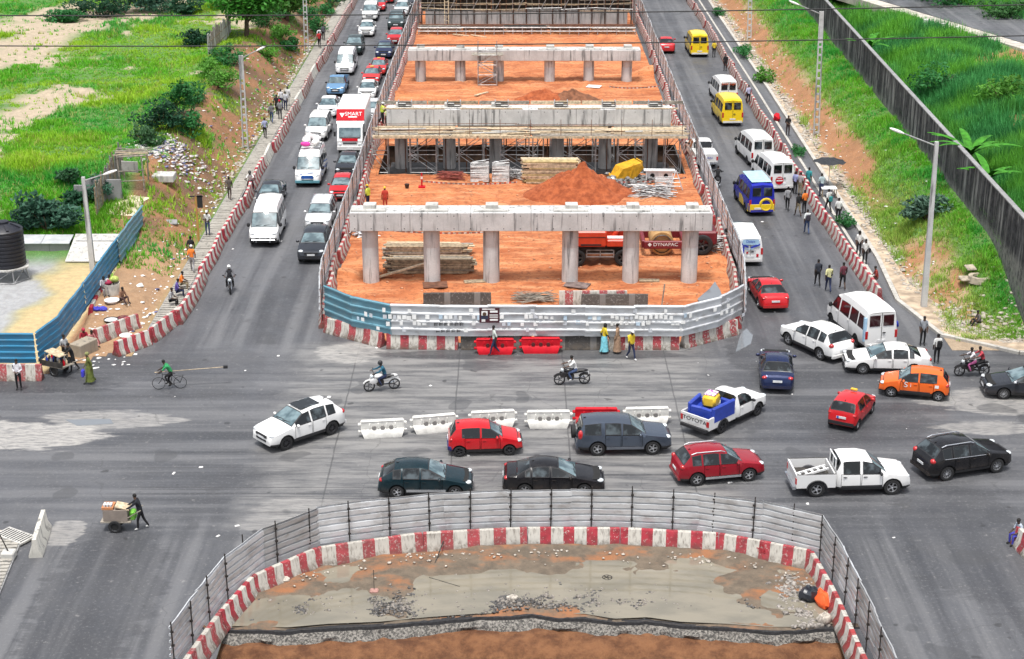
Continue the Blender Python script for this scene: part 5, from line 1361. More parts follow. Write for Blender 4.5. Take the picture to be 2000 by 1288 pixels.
box_truck((684, 303))
# ------------------------------------------------------------------ people
def skin_person(nodes, edges, fingers):
    """nodes: name -> (co, radius x, radius y); one continuous skinned surface, then fingers"""
    names = list(nodes); me = bpy.data.meshes.new('person_cage')
    me.from_pydata([nodes[k][0] for k in names], [(names.index(a), names.index(b)) for a, b, _ in edges], [])
    o = bpy.data.objects.new('tmp', me); COL.objects.link(o)
    o.modifiers.new('s', 'SKIN'); s2 = o.modifiers.new('d', 'SUBSURF'); s2.levels = 1; s2.render_levels = 1
    for i, k in enumerate(names):
        sv = me.skin_vertices[0].data[i]; sv.radius = nodes[k][1:3]; sv.use_root = (k == 'pelvis')
    bpy.context.view_layer.update()
    out = bpy.data.meshes.new_from_object(o.evaluated_get(bpy.context.evaluated_depsgraph_get()))
    bpy.data.objects.remove(o)
    segs = [(Vector(nodes[a][0]), Vector(nodes[b][0]), m) for a, b, m in edges]
    idx = []
    for f in out.polygons:
        c = f.center; best = (1e9, 0)
        for a, b, m in segs:
            d = b - a; t = max(0, min(1, (c - a).dot(d) / d.length_squared)); q = (c - (a + d * t)).length
            if q < best[0]: best = (q, m)
        idx.append(best[1])
    bm = bmesh.new(); bm.from_mesh(out)
    for f, q in zip(bm.faces, idx): f.material_index = q; f.smooth = True
    for (p0, d, side) in fingers:                                    # five unequal bent fingers on each hand
        p0 = Vector(p0); d = Vector(d).normalized(); side = Vector(side).normalized(); curl = Vector((0, 0, -1)) if abs(d.z) < .7 else Vector((1, 0, 0))
        for k in range(5):
            th = k == 4; base = p0 + side * ((k - 1.5) * .019) if not th else p0 - d * .04 + side * .04; ln = (.036, .042, .04, .03, .03)[k]
            dd = d if not th else (d + side * .9).normalized(); p1 = base + dd * ln; p2 = p1 + (dd + curl * .7).normalized() * ln * .8
            u = dd.orthogonal().normalized(); w = dd.cross(u)
            ring = []
            for q, r in ((base, .0095), (p1, .009), (p2, .006)): ring.append([bm.verts.new(q + (u * math.cos(2 * math.pi * i / 4) + w * math.sin(2 * math.pi * i / 4)) * r) for i in range(4)])
            for a_, b_ in zip(ring[:-1], ring[1:]):
                for i in range(4): f = bm.faces.new((a_[i], a_[(i + 1) % 4], b_[(i + 1) % 4], b_[i])); f.material_index = 0
            f = bm.faces.new(ring[-1]); f.material_index = 0
    bm.to_mesh(out); bm.free(); out.name = 'person'; return out
# joints: facing +x, feet on z=0
def pose(name):
    g = dict(pel=(0, 0, .93), che=(.0, 0, 1.32), nk=(.015, 0, 1.49), hd=(.035, 0, 1.60), tp=(.02, 0, 1.69),
             shl=(0, .165, 1.41), ell=(-.02, .215, 1.13), wrl=(.06, .20, .90), shr=(0, -.165, 1.41), elr=(-.02, -.215, 1.13), wrr=(.06, -.20, .90),
             hpl=(0, .09, .88), knl=(.02, .10, .49), anl=(-.02, .10, .09), hpr=(0, -.09, .88), knr=(.02, -.10, .49), anr=(-.02, -.10, .09))
    if name == 'walk': g.update(knl=(.16, .10, .50), anl=(.24, .10, .10), knr=(-.03, -.10, .48), anr=(-.30, -.10, .14), ell=(-.12, .21, 1.14), wrl=(-.08, .21, .90), elr=(.08, -.21, 1.14), wrr=(.20, -.19, .94), che=(.03, 0, 1.32), nk=(.05, 0, 1.49), hd=(.07, 0, 1.60), tp=(.06, 0, 1.69))
    if name == 'hold': g.update(elr=(-.02, -.23, 1.14), wrr=(.20, -.10, 1.10), ell=(-.02, .23, 1.14), wrl=(.20, .10, 1.08))
    if name == 'push': g.update(che=(.10, 0, 1.30), nk=(.15, 0, 1.46), hd=(.20, 0, 1.56), tp=(.20, 0, 1.65), shl=(.12, .165, 1.38), shr=(.12, -.165, 1.38), ell=(.34, .2, 1.20), wrl=(.58, .2, 1.06), elr=(.34, -.2, 1.20), wrr=(.58, -.2, 1.06), knl=(.12, .10, .50), anl=(.14, .10, .09), knr=(-.10, -.10, .48), anr=(-.30, -.10, .12))
    if name in ('sit', 'ground'):
        b = .45 if name == 'sit' else .20
        g = {k: (x, y, z - .93 + b) for k, (x, y, z) in g.items()}
        g.update(hpl=(.02, .10, b - .02), hpr=(.02, -.10, b - .02), che=(.08, 0, b + .37), nk=(.13, 0, b + .53), hd=(.17, 0, b + .63), tp=(.17, 0, b + .72), shl=(.08, .165, b + .46), shr=(.08, -.165, b + .46), ell=(.16, .22, b + .20), wrl=(.36, .14, b + .14), elr=(.16, -.22, b + .20), wrr=(.36, -.14, b + .14))
        if name == 'sit': g.update(knl=(.42, .12, b + .04), knr=(.42, -.12, b + .04), anl=(.42, .12, .09), anr=(.40, -.12, .09))
        else: g.update(knl=(.36, .16, .42), knr=(.36, -.16, .40), anl=(.52, .12, .08), anr=(.54, -.12, .08))
    if name == 'ride': g.update(pel=(-.22, 0, .86), hpl=(-.18, .10, .82), hpr=(-.18, -.10, .82), che=(-.06, 0, 1.22), nk=(.0, 0, 1.38), hd=(.05, 0, 1.49), tp=(.05, 0, 1.58), shl=(-.05, .17, 1.31), shr=(-.05, -.17, 1.31), ell=(.18, .27, 1.14), wrl=(.42, .28, 1.08), elr=(.18, -.27, 1.14), wrr=(.42, -.28, 1.08), knl=(.22, .20, .72), knr=(.22, -.20, .72), anl=(.04, .20, .36), anr=(.04, -.20, .36))
    if name == 'cycle': g.update(pel=(-.18, 0, .95), hpl=(-.14, .09, .90), hpr=(-.14, -.09, .90), che=(.08, 0, 1.27), nk=(.17, 0, 1.42), hd=(.24, 0, 1.51), tp=(.25, 0, 1.60), shl=(.10, .17, 1.35), shr=(.10, -.17, 1.35), ell=(.28, .23, 1.14), wrl=(.48, .24, 1.02), elr=(.28, -.23, 1.14), wrr=(.48, -.24, 1.02), knl=(.20, .11, .74), anl=(.05, .12, .40), knr=(.06, -.11, .52), anr=(-.06, -.12, .16))
    return g
def build_pose(name, sleeve, legs=2):
    g = pose(name); V = lambda k: Vector(g[k]); n = {}
    mid = V('pel').lerp(V('che'), .45)
    n['pelvis'] = (g['pel'], .125, .15); n['waist'] = (tuple(mid), .105, .135); n['chest'] = (g['che'], .115, .165); n['neck'] = (g['nk'], .055, .058); n['head'] = (g['hd'], .088, .075); n['top'] = (g['tp'], .062, .058)
    nose = V('hd') + Vector((.085, 0, -.005)); n['nose'] = (tuple(nose), .02, .02)
    E_ = [('pelvis', 'waist', 1), ('waist', 'chest', 1), ('chest', 'neck', 1), ('neck', 'head', 0), ('head', 'top', 0)]
    del n['nose']; fing = []
    for s in 'lr':
        n['sh' + s] = (g['sh' + s], .07, .07); n['el' + s] = (g['el' + s], .047, .047); n['wr' + s] = (g['wr' + s], .034, .036)
        d = (V('wr' + s) - V('el' + s)).normalized(); hand = V('wr' + s) + d * .075; n['ha' + s] = (tuple(hand), .018, .04)
        E_ += [('chest', 'sh' + s, 1), ('sh' + s, 'el' + s, 1), ('el' + s, 'wr' + s, 1 if sleeve else 0), ('wr' + s, 'ha' + s, 0)]
        fing.append((tuple(hand + d * .01), tuple(d), (0, -1 if s == 'l' else 1, 0)))
        n['hp' + s] = (g['hp' + s], .092, .092); n['kn' + s] = (g['kn' + s], .062, .062); n['an' + s] = (g['an' + s], .043, .045)
        toe = V('an' + s) + Vector((.15, .02 if s == 'l' else -.02, -.045)); n['to' + s] = (tuple(toe), .035, .045)
        E_ += [('pelvis', 'hp' + s, 2), ('hp' + s, 'kn' + s, 2), ('kn' + s, 'an' + s, legs), ('an' + s, 'to' + s, 3)]
    return skin_person(n, E_, fing), g
POSES = {}
def get_pose(name, sleeve, legs=2):
    k = (name, sleeve, legs)
    if k not in POSES: POSES[k] = build_pose(*k)
    return POSES[k]
SKIN = [plain('dark_skin', (.050, .026, .016), .55, var=.1), plain('brown_skin', (.085, .045, .028), .55, var=.1)]
HAIR = plain('black_hair', (.008, .007, .006), .8)
_cm = {}
def cloth(c):
    k = tuple(c)
    if k not in _cm:
        n = NT('cloth'); f = n.noise(n.obj(), 7, 4, .6); n.bump(n.noise(n.obj(), 11, 3), .4, .03)
        _cm[k] = n.set(n.mix(n.rng(f, .35, .7), tuple(q * .72 for q in c), tuple(min(1, q * 1.12) for q in c)), .9)
    return _cm[k]
_h = MB(); _h.ell((0, 0, 0), (1, 1, 1), 12, 8); HEADCAP = _h.mesh('cap', 70)
def person(p, ang, ps, top, bot, label, shoes=(.02, .02, .02), sleeve=False, hair='hair', hcol=None, z=None, sc=1.0, skirt=None, shorts=False, vest=None, stripes=None, dz=0.0, sk=None):
    me, g = get_pose(ps, sleeve, 0 if shorts else 2)
    p = Vector(p); zz = (H1(p.x, p.y) if z is None else z) + dz
    t = thing('person', label, 'person', (p.x, p.y, zz), ang); t.scale = (sc,) * 3
    sk = sk or SKIN[hash(label) % 2 if False else len(label) % 2]
    mk('body', me, [sk, cloth(top), cloth(bot), cloth(shoes)], t)
    hd, tp, nk = Vector(g['hd']), Vector(g['tp']), Vector(g['nk']); c = hd.lerp(tp, .55)
    if hair == 'hair': o = lens('hair', HAIR, c + Vector((-.018, 0, .012)), (.092, .083, .085), t)
    elif hair == 'helmet':
        o = lens('helmet', hcol, c + Vector((.0, 0, .0)), (.135, .12, .135), t); lens('visor', GLASS, c + Vector((.075, 0, -.02)), (.075, .09, .05), t)
    elif hair == 'hat': lens('cap', hcol, c + Vector((0, 0, .03)), (.105, .095, .085), t); ubox('peak', hcol, c + Vector((.11, 0, .01)), (.10, .13, .012), t)
    elif hair == 'scarf': lens('headscarf', hcol, c + Vector((-.02, 0, .02)), (.118, .105, .11), t)
    elif hair == 'braids': lens('hair', HAIR, c + Vector((-.03, 0, -.03)), (.105, .10, .14), t)
    if skirt:
        m = MB(); w = Vector(g['pel']); m.lathe([(.15, w.z + .10), (.19, w.z - .10), (.19, .55), (.24, .14)], 14, 0, None, False)
        o = m.build('skirt', cloth(skirt), t, 60); o.location = (w.x, 0, 0)
    if vest:
        a, b = Vector(g['pel']), Vector(g['che']); m = MB(); m.cyl(a + Vector((0, 0, .06)), b + Vector((0, 0, .06)), .185, .195, 12, 0, False); o = m.build('vest', cloth(vest), t, 60)
    return t
def face(p, q): return math.atan2(q[1] - p[1], q[0] - p[0])
WHT, BLKc, NVY, JEAN, GRY, ORGc, REDc, YELc, KHA, PNK, TEALc = (.72, .72, .70), (.012, .012, .014), (.02, .03, .08), (.05, .08, .17), (.30, .30, .31), (.85, .22, .03), (.5, .03, .03), (.75, .55, .03), (.30, .25, .16), (.7, .25, .30), (.03, .16, .2)
UPa, DNa = R(90), R(-90)
# junction walkers
person(P(966, 694), R(180), 'walk', (.55, .60, .55), NVY, 'person in a pale shirt and navy trousers walking past the red plastic barriers', hair='hair')
person(P(1180, 690), R(20), 'walk', YELc, (.2, .5, .55), 'person in a yellow top and long sky-blue skirt by the graffiti barrier', skirt=(.22, .62, .72), hair='braids')
person(P(1205, 690), R(160), 'stand', (.42, .27, .17), (.38, .25, .16), 'person in a brown patterned dress beside the sky-blue skirt', skirt=(.36, .23, .15), sleeve=True)
person(P(1232, 703), R(-60), 'walk', YELc, NVY, 'person in a yellow vest and white cap before the striped barrier', hair='hat', hcol=WHITE, vest=(.80, .58, .04), shoes=WHT)
person(P(38, 762), DNa, 'hold', (.68, .66, .70), BLKc, 'person in a white shirt before the blue fence, hands together', sleeve=True)
person(P(177, 749), R(200), 'walk', (.12, .14, .03), (.1, .12, .03), 'person in a green print dress and headscarf carrying a blue bag', skirt=(.13, .16, .03), hair='scarf', hcol=cloth((.25, .26, .10)), sleeve=True)
person(P(145, 727), R(200), 'push', BLKc, BLKc, 'person all in black leaning over the loaded handcart', sleeve=True)
person(P(129, 712), R(-40), 'hold', (.5, .5, .5), BLKc, 'person in a grey and black top behind the loaded handcart')
person(P(277, 1034), R(184), 'push', (.012, .014, .02), BLKc, 'person in dark clothes and white shoes pushing the vending cart', shoes=WHT, sleeve=True)
# sellers at the corner
ug = (H1, )
person(P(165, 672), R(-70), 'ground', (.45, .03, .06), (.5, .06, .08), 'seated seller wrapped in crimson beside the blue fence', hair='scarf', hcol=cloth((.5, .04, .08)))
person(P(178, 676), R(-40), 'ground', (.62, .25, .25), (.6, .3, .28), 'seated seller in a pink print beside the crimson one')
person(P(206, 600), R(-60), 'sit', (.55, .55, .57), (.35, .33, .33), 'seller in a grey-white top seated by the white tub')
person(P(216, 596), R(-50), 'sit', (.70, .69, .68), (.1, .1, .3), 'seller in a white top leaning behind the grey-white one')
person(P(240, 612), R(-40), 'ground', (.30, .16, .10), (.06, .03, .03), 'person in a brown top seated alone with basins in front')
# walkway on the left
person((-20.35, 98.9), UPa, 'walk', BLKc, KHA, 'person in a black tee and khaki shorts stepping onto the walkway', shorts=True, z=.17)
person((-19.95, 97.0), UPa, 'walk', ORGc, GRY, 'person in an orange vest and white cap walking up the walkway', hair='hat', hcol=WHITE, z=.17)
person((-20.1, 93.9), R(0), 'sit', ORGc, KHA, 'person in orange seated on the walkway against the barrier', z=.05)
person((-20.1, 92.5), R(10), 'sit', (.10, .07, .30), NVY, 'person in purple seated on the walkway behind the orange one', z=.05)
person((-20.15, 90.9), R(-10), 'sit', (.36, .37, .38), BLKc, 'person in a grey top seated lowest on the walkway', z=.05)
person((-20.3, 104.6), DNa, 'hold', WHT, JEAN, 'person in a white shirt and jeans standing by the signpost', hair='hat', hcol=WHITE, z=.17)
person((-20.2, 113.0), UPa, 'walk', (.10, .08, .07), (.08, .06, .05), 'person in dark brown walking up the walkway above the signpost', z=.17)
person((-20.2, 131.0), UPa, 'walk', (.35, .38, .55), BLKc, 'person in a pale blue top walking below the dark group', z=.17)
grp = 'schoolchildren and walkers grouped on the left walkway'
for (x, y, tp_, bt, lb, hr) in ((-20.4, 136.4, (.16, .16, .17), JEAN, 'person in a dark patterned top and jeans leading the walkway group', 'hair'), (-19.85, 137.6, (.24, .24, .25), (.05, .05, .06), 'person with a red headscarf leaning on the barrier', 'scarf'), (-20.4, 139.6, BLKc, BLKc, 'person all in black in the middle of the walkway group', 'hair'), (-20.3, 141.8, (.66, .66, .68), NVY, 'person in a white shirt with a navy satchel in the walkway group', 'hair'), (-19.85, 142.9, (.68, .68, .68), (.6, .6, .6), 'person all in white at the rear of the walkway group', 'hair'), (-19.8, 140.9, (.55, .56, .6), NVY, 'person in a white top beside the barrier at the rear of the group', 'hair')):
    person((x, y), UPa + random.uniform(-.3, .3), 'walk' if x < -20.1 else 'stand', tp_, bt, lb, hair=hr, hcol=cloth((.5, .02, .05)), z=.17)
for (x, y, tp_, bt, lb) in ((-20.0, 169.5, REDc, BLKc, 'person in red at the far end of the walkway'), (-20.2, 171.5, (.6, .6, .62), NVY, 'person in white behind the red one on the far walkway'), (-20.0, 173.5, (.1, .1, .12), BLKc, 'person in dark clothes furthest up the walkway')):
    person((x, y), UPa, 'walk', tp_, bt, lb, z=.17)
# right side of the road
person(P(1596, 560), UPa, 'walk', (.03, .035, .05), BLKc, 'person in a dark sleeveless top walking up the road, leftmost of three', shoes=(.3, .3, .3))
person(P(1617, 571), UPa, 'walk', (.60, .58, .30), NVY, 'person in a pale yellow print shirt, middle of three walking', hair='hair')
person(P(1645, 566), UPa, 'walk', (.12, .025, .04), BLKc, 'person in dark maroon with bare legs, rightmost of three walking', shorts=True)
person((22.3, 100.4), DNa, 'stand', WHT, BLKc, 'person in a white top standing behind the striped barrier', hair='braids', z=.07)
person((22.35, 94.9), R(180), 'sit', (.30, .04, .03), (.15, .05, .04), 'person in rust red seated behind the barrier near the big minibus', z=.05)
person(P(1688, 518), DNa, 'stand', (.68, .68, .66), BLKc, 'person in a white shirt with a black bag on the grassy verge')
person(P(1575, 458), UPa, 'walk', (.60, .62, .62), JEAN, 'person in jeans with a backpack walking alone up the road')
crowd = [((1558, 424), BLKc, KHA, 'person in black and khaki shorts at the crowd edge', 'walk', True), ((1537, 412), GRY, BLKc, 'person in a grey top nearest the blue and yellow minibus', 'walk', False), ((1570, 418), ORGc, BLKc, 'person in orange leaning on the barrier in the crowd', 'stand', False), ((1552, 380), (.32, .34, .58), BLKc, 'person in a lilac shirt at the minibus rear', 'stand', False), ((1545, 374), (.10, .03, .03), BLKc, 'person in dark red beside the lilac shirt', 'stand', False), ((1562, 382), (.40, .36, .36), KHA, 'person in a dusty grey shirt in the middle of the crowd', 'stand', False), ((1578, 372), (.04, .30, .32), (.03, .2, .22), 'person in a teal dress under the umbrella', 'stand', False), ((1603, 384), (.45, .55, .58), NVY, 'person in a pale blue top behind the selling table', 'hold', False), ((1617, 416), (.62, .62, .60), BLKc, 'person in white with a teal bag on the right pavement', 'walk', False), ((1636, 434), WHT, BLKc, 'person in a white shirt and black trousers at the pavement edge', 'stand', False)]
for (px, tp_, bt, lb, ps, sh) in crowd: person(P(*px), UPa + random.uniform(-.8, .8), ps, tp_, bt, lb, shorts=sh)
person(P(1538, 266), DNa, 'hold', BLKc, (.05, .03, .03), 'person in black standing on the verge by the red pile')
person(P(1394, 113), UPa, 'stand', (.7, .5, .03), BLKc, 'person in a yellow shirt beside the furthest yellow minibus')
person(P(1416, 140), UPa, 'stand', BLKc, BLKc, 'person in black by the barriers behind the far yellow minibus')
person(P(1461, 204), UPa, 'walk', (.45, .45, .62), BLKc, 'person in a lavender top beside the second yellow minibus')
person(P(1342, 4), UPa, 'stand', BLKc, BLKc, 'person in black at the top of the right carriageway')
person(P(1743, 676), R(100), 'hold', (.03, .05, .45), (.03, .05, .4), 'person in bright blue at the rear of the big white minibus')
person(P(1801, 675), DNa, 'stand', (.30, .32, .35), BLKc, 'person in grey and black standing on the right corner')
person(P(1828, 711), UPa, 'stand', WHT, BLKc, 'person in a white shirt and black trousers with a backpack at the corner', shoes=WHT)
person(P(1912, 640), R(190), 'ground', (.14, .12, .12), BLKc, 'person in dark clothes seated on the verge at the right', z=.1)
person(P(1990, 1062), R(200), 'sit', (.45, .50, .58), (.06, .06, .4), 'person in blue check trousers seated at the lower right edge', z=.0)
# site workers
def cap_p(px, py, z): return P(px, py, z)
q = P(748, 244, 2.8); person((q.x, q.y), R(30), 'hold', (.62, .70, .12), BLKc, 'worker in a lime vest and white helmet on the staging', hair='hat', hcol=WHITE, vest=(.62, .75, .08), z=2.84)
q = P(757, 208, .1); person((-9.95, 127.2), R(180), 'stand', (.6, .6, .3), BLKc, 'worker with a yellow helmet at the end of the second pier', hair='hat', hcol=YEL_PL, z=1.9)
q = P(706, 405); person((-10.15, 111.2), R(150), 'stand', (.62, .70, .10), NVY, 'worker in a lime vest and yellow helmet by the left site fence', hair='hat', hcol=YEL_PL, vest=(.65, .75, .06), z=.1)
person((-8.9, 110.6), R(100), 'stand', (.5, .05, .03), (.45, .05, .03), 'worker in red overalls and a yellow helmet by the first pier', hair='hat', hcol=YEL_PL, z=.1, sleeve=True)

# bags carried by people
def bag(label, p, d, col, rz=0, name='bag', r=.06):
    m = MB(); m.bbox((0, 0, 0), d, r); o = m.build('pouch', cloth(col)); o.name = name; o.location = p; o.rotation_euler = (0, 0, rz); return tag(o, label, 'bag')
v = P(177, 749); bag('bright blue carrier bag held by the person in green print', v + Vector((-.32, -.12, .62)), (.16, .3, .42), (.06, .06, .6))
v = P(1575, 458); bag('dark backpack with a pink patch on the lone walker', v + Vector((0.02, -.19, 1.2)), (.30, .16, .42), (.04, .035, .05), 0, 'backpack')
v = P(1688, 518); v.z = H1(v.x, v.y); bag('black shoulder bag hanging on the white shirt on the verge', v + Vector((.26, -.05, 1.0)), (.14, .26, .32), BLKc)
v = P(1828, 711); bag('black backpack on the white shirt at the right corner', v + Vector((.05, -.19, 1.2)), (.28, .16, .4), BLKc, 0, 'backpack')
v = P(1617, 416); bag('teal bag on the back of the person in white', v + Vector((.1, -.19, 1.05)), (.26, .14, .4), (.03, .25, .25))

# ------------------------------------------------------------------ two-wheelers
_mt = MB(); _mt.lathe([(.80, -.055), (.92, -.06), (1.0, -.025), (1.0, .025), (.92, .06), (.80, .055)], 24, 0, Matrix.Rotation(R(90), 4, 'X'), False); MTYRE = _mt.mesh('moto_tyre', 40)
def _rimm():
    m = MB(); rot = Matrix.Rotation(R(90), 4, 'X'); m.lathe([(.66, -.06), (.66, .06)], 20, 0, rot, False); m.cyl((0, -.1, 0), (0, .1, 0), .14, .14, 10)
    for i in range(5): m.box((.38, 0, 0), (.5, .09, .05), 0, rot @ Matrix.Rotation(2 * math.pi * i / 5, 4, 'Z'))
    return m.mesh('moto_rim', 40)
RIM_M = _rimm()
def moto(label, pf, pr, col, seat=BLACK, big=False):
    a, b = P(*pf), P(*pr); d = a - b; ang = math.atan2(d.y, d.x); c = (a + b) / 2
    t = thing('motorcycle', label, 'motorcycle', (c.x, c.y, 0), ang); r = .30; wb = .66
    for x in (wb, -wb):
        o = shared(MTYRE, 'wheel', TYRE, t); o.location = (x, 0, r); o.scale = (r, .85 if not big else 1.1, r); mk('rim', RIM_M, [STEEL_RIM, DARK], o).scale = (1.25, .5, 1.25)
        m = MB(); m.path([(x + (r + .035) * math.cos(R(q)), 0, r + (r + .035) * math.sin(R(q))) for q in range(30, 160, 20)], .045, 6); m.build('mudguard', col, t)
    m = MB(); m.path([(wb, .08, r), (wb - .22, .08, .82)], .025); m.path([(wb, -.08, r), (wb - .22, -.08, .82)], .025); m.build('fork', CHROME, t)
    m = MB(); m.path([(.42, -.34, 1.03), (.40, -.15, .98), (.40, .15, .98), (.42, .34, 1.03)], .018); m.path([(.43, .0, .82), (.40, 0, .98)], .03); m.build('handlebar', BLACK, t)
    m = MB(); m.path([(.44, 0, .82), (.05, 0, .62), (-.30, 0, .66), (-.62, 0, .74)], .04); m.path([(.40, 0, .75), (.12, 0, .35), (-.25, 0, .33), (-wb, 0, r)], .03); m.build('frame', BLACK, t)
    m = MB(); m.bbox((.08, 0, .44), (.38, .26, .32), .06); m.build('engine', DKSTEEL, t)
    m = MB(); m.ell((.16, 0, .80), (.28, .15, .13), 12, 8); m.build('fuel_tank', col, t, 60)
    m = MB(); m.bbox((-.32, 0, .80), (.68, .24, .10), .04); m.build('seat', seat, t)
    m = MB(); m.ell((-.60, 0, .78), (.26, .11, .08), 10, 6); m.build('tail', col, t, 60)
    m = MB(); m.ell((.52, 0, .84), (.10, .11, .11), 10, 6); m.build('headlight', LAMP, t, 60)
    m = MB(); m.path([(.1, -.14, .3), (-.3, -.16, .28), (-.72, -.16, .38)], .045); m.build('exhaust', CHROME, t)
    m = MB(); m.ell((.44, .13, .60), (.22, .03, .16), 8, 6); m.ell((.44, -.13, .60), (.22, .03, .16), 8, 6); m.build('leg_shield', col, t, 60)
    for s in (1, -1): lens('mirror', BLACK, (.38, s * .36, 1.12), (.03, .07, .045), t)
    ubox('number_plate', PLATE, (-.86, 0, .62), (.02, .16, .12), t)
    return t
def rider(t, dx, *a, **k):
    p = t.location + Vector((math.cos(t.rotation_euler.z) * dx, math.sin(t.rotation_euler.z) * dx, 0)); return person(p, t.rotation_euler.z, 'ride', *a, z=0.0, **k)
WM = paint((.72, .72, .71)); BM = paint((.02, .02, .022)); MR = paint((.45, .02, .03))
t = moto('white underbone motorcycle crossing the junction at the left', (722, 765), (770, 760), WM); rider(t, 0, (.015, .10, .16), NVY, 'rider in a teal jacket and black helmet on the white motorcycle', hair='helmet', hcol=BLACK, sleeve=True)
t = moto('black street motorcycle crossing the junction at the right', (1091, 752), (1143, 750), BM, big=True); rider(t, 0, WHT, JEAN, 'bareheaded rider in a white shirt on the black motorcycle', shoes=WHT)
t = moto('dark motorcycle coming down the left carriageway', (450, 580), (450, 556), BM); rider(t, 0, (.10, .10, .11), BLKc, 'rider in grey with a white helmet coming towards us', hair='helmet', hcol=WHITE, sleeve=True)
t = moto('dark motorcycle going up the right carriageway', (1401, 352), (1401, 380), BM); rider(t, 0, BLKc, BLKc, 'rider all in black going up the right carriageway', sleeve=True)
t = moto('black motorcycle with pink panels carrying two people at the right', (1872, 735), (1922, 734), BM); rider(t, .08, (.60, .58, .60), (.5, .12, .3), 'front rider in white and pink on the two-up motorcycle'); rider(t, -.36, (.42, .05, .07), BLKc, 'pillion passenger in a red shirt on the two-up motorcycle', dz=.05)
t = moto('red motorcycle squeezed beside the left barriers', (490, 385), (490, 368), MR); rider(t, 0, WHT, BLKc, 'rider in a white shirt on the red motorcycle by the barriers', hair='helmet', hcol=BLACK)
def bicycle(pf, pr):
    a, b = P(*pf), P(*pr); d = a - b; ang = math.atan2(d.y, d.x); c = (a + b) / 2
    t = thing('bicycle', 'black roadster bicycle ridden across the left of the junction', 'bicycle', (c.x, c.y, 0), ang); r = .34; wb = .55; rot = Matrix.Rotation(R(90), 4, 'X')
    for x in (wb, -wb):
        m = MB(); m.lathe([(r - .025, -.02), (r, 0), (r - .025, .02), (r - .03, 0), (r - .025, -.02)], 24, 0, rot, False); o = m.build('wheel', TYRE, t, 60); o.location = (x, 0, r)
        s = MB()
        for i in range(12): q = 2 * math.pi * i / 12; s.cyl((0, 0, 0), ((r - .03) * math.cos(q), 0, (r - .03) * math.sin(q)), .004, None, 4)
        s.cyl((0, -.05, 0), (0, .05, 0), .025); s.build('spokes', CHROME, o)
    bb, st, hd1, hd2 = (-.05, 0, .30), (-.18, 0, .82), (.36, 0, .62), (.33, 0, .84)
    m = MB(); m.path([bb, st], .018); m.path([bb, hd1], .02); m.path([(-.17, 0, .78), hd2], .018); m.path([(-wb, .05, r), bb], .012); m.path([(-wb, .05, r), (-.17, 0, .76)], .012); m.path([(-wb, -.05, r), (-.17, 0, .76)], .012); m.build('frame', BLACK, t)
    m = MB(); m.path([hd2, hd1, (.42, 0, .5), (wb, .05, r)], .016); m.path([(.42, 0, .5), (wb, -.05, r)], .016); m.build('fork', BLACK, t)
    m = MB(); m.path([(.33, 0, .84), (.36, 0, .96), (.40, .2, .98), (.46, .27, .97)], .013); m.path([(.36, 0, .96), (.40, -.2, .98), (.46, -.27, .97)], .013); m.build('handlebar', BLACK, t)
    m = MB(); m.ell((-.20, 0, .87), (.14, .09, .04), 10, 6); m.build('saddle', BLACK, t, 60)
    m = MB(); m.lathe([(.001, 0), (.09, 0), (.09, .01)], 14, 0, rot); m.path([(0, .08, 0), (.12, .08, .1)], .01); m.path([(0, -.08, 0), (-.12, -.08, -.1)], .01); m.box((.12, .12, .1), (.08, .08, .02)); m.box((-.12, -.12, -.1), (.08, .08, .02)); o = m.build('pedals', DKSTEEL, t); o.location = bb
    m = MB(); m.path([(-.25, 0, .72), (-.75, 0, .74)], .012); m.path([(-.72, .06, .74), (-wb, .06, r)], .01); m.path([(-.72, -.06, .74), (-wb, -.06, r)], .01); m.build('carrier', BLACK, t)
    return t
t = bicycle((311, 761), (353, 759)); person(t.location, t.rotation_euler.z, 'cycle', (.03, .30, .10), BLKc, 'cyclist in a green top carrying long poles', z=0)
pl = thing('pole_bundle', 'bundle of long pale poles tied along the bicycle', 'poles', on(t, (-1.0, -.30, .90)), t.rotation_euler.z)
for i in range(4): utube('pole', WOODL, (1.75 - .1 * i, .03 * i, .015 * i - .06), (-1.95, .028 * i, .07 + .012 * i), .02, pl)
ubox('end_wrap', BLACK, (-1.9, .04, .09), (.22, .16, .14), pl)

# ------------------------------------------------------------------ handcarts
def cart_wheel(t, x, y, r=.28):
    o = shared(TYRE_ME, 'wheel', TYRE, t); o.location = (x, y, r); o.scale = (r, .35, r); mk('rim', RIM10, [CHROME, DARK], o).scale = (1, .5, 1); return o
p = P(232, 1031); p = P(233, 1034); t = thing('vending_cart', 'small wooden vending cart with boxes, pushed at the lower left', 'handcart', (p.x, p.y, 0), R(180)); CART = t
for s in (.34, -.34): cart_wheel(t, .1, s)
ubox('chassis', WOODG, (.05, 0, .48), (1.3, .62, .06), t); ubox('rack', CHROME, (.1, -.42, .46), (1.1, .16, .04), t)
m = MB(); m.bbox((.05, 0, .78), (1.05, .58, .54), .02); m.build('chest', plain('dull_card', (.24, .20, .17), .9), t)
m = MB(); m.bbox((.36, 0, 1.12), (.5, .58, .12), .01); m.build('tray', plain('orange_wood', (.46, .20, .09), .8), t); ubox('lid', WOODL, (-.25, 0, 1.12), (.62, .56, .05), t, (0, R(-14), 0)); ubox('shelf', WHITE, (.08, -.33, .92), (.36, .12, .05), t)
for s in (.25, -.25): utube('shaft', WOODG, (-.4, s, .62), (-1.05, s, 1.02), .025, t)
for i in range(3):
    for j in range(2): ubox('cup_hole', BLACK, (.24 + .13 * i, -.15 + .2 * j, 1.184), (.07, .09, .006), t)
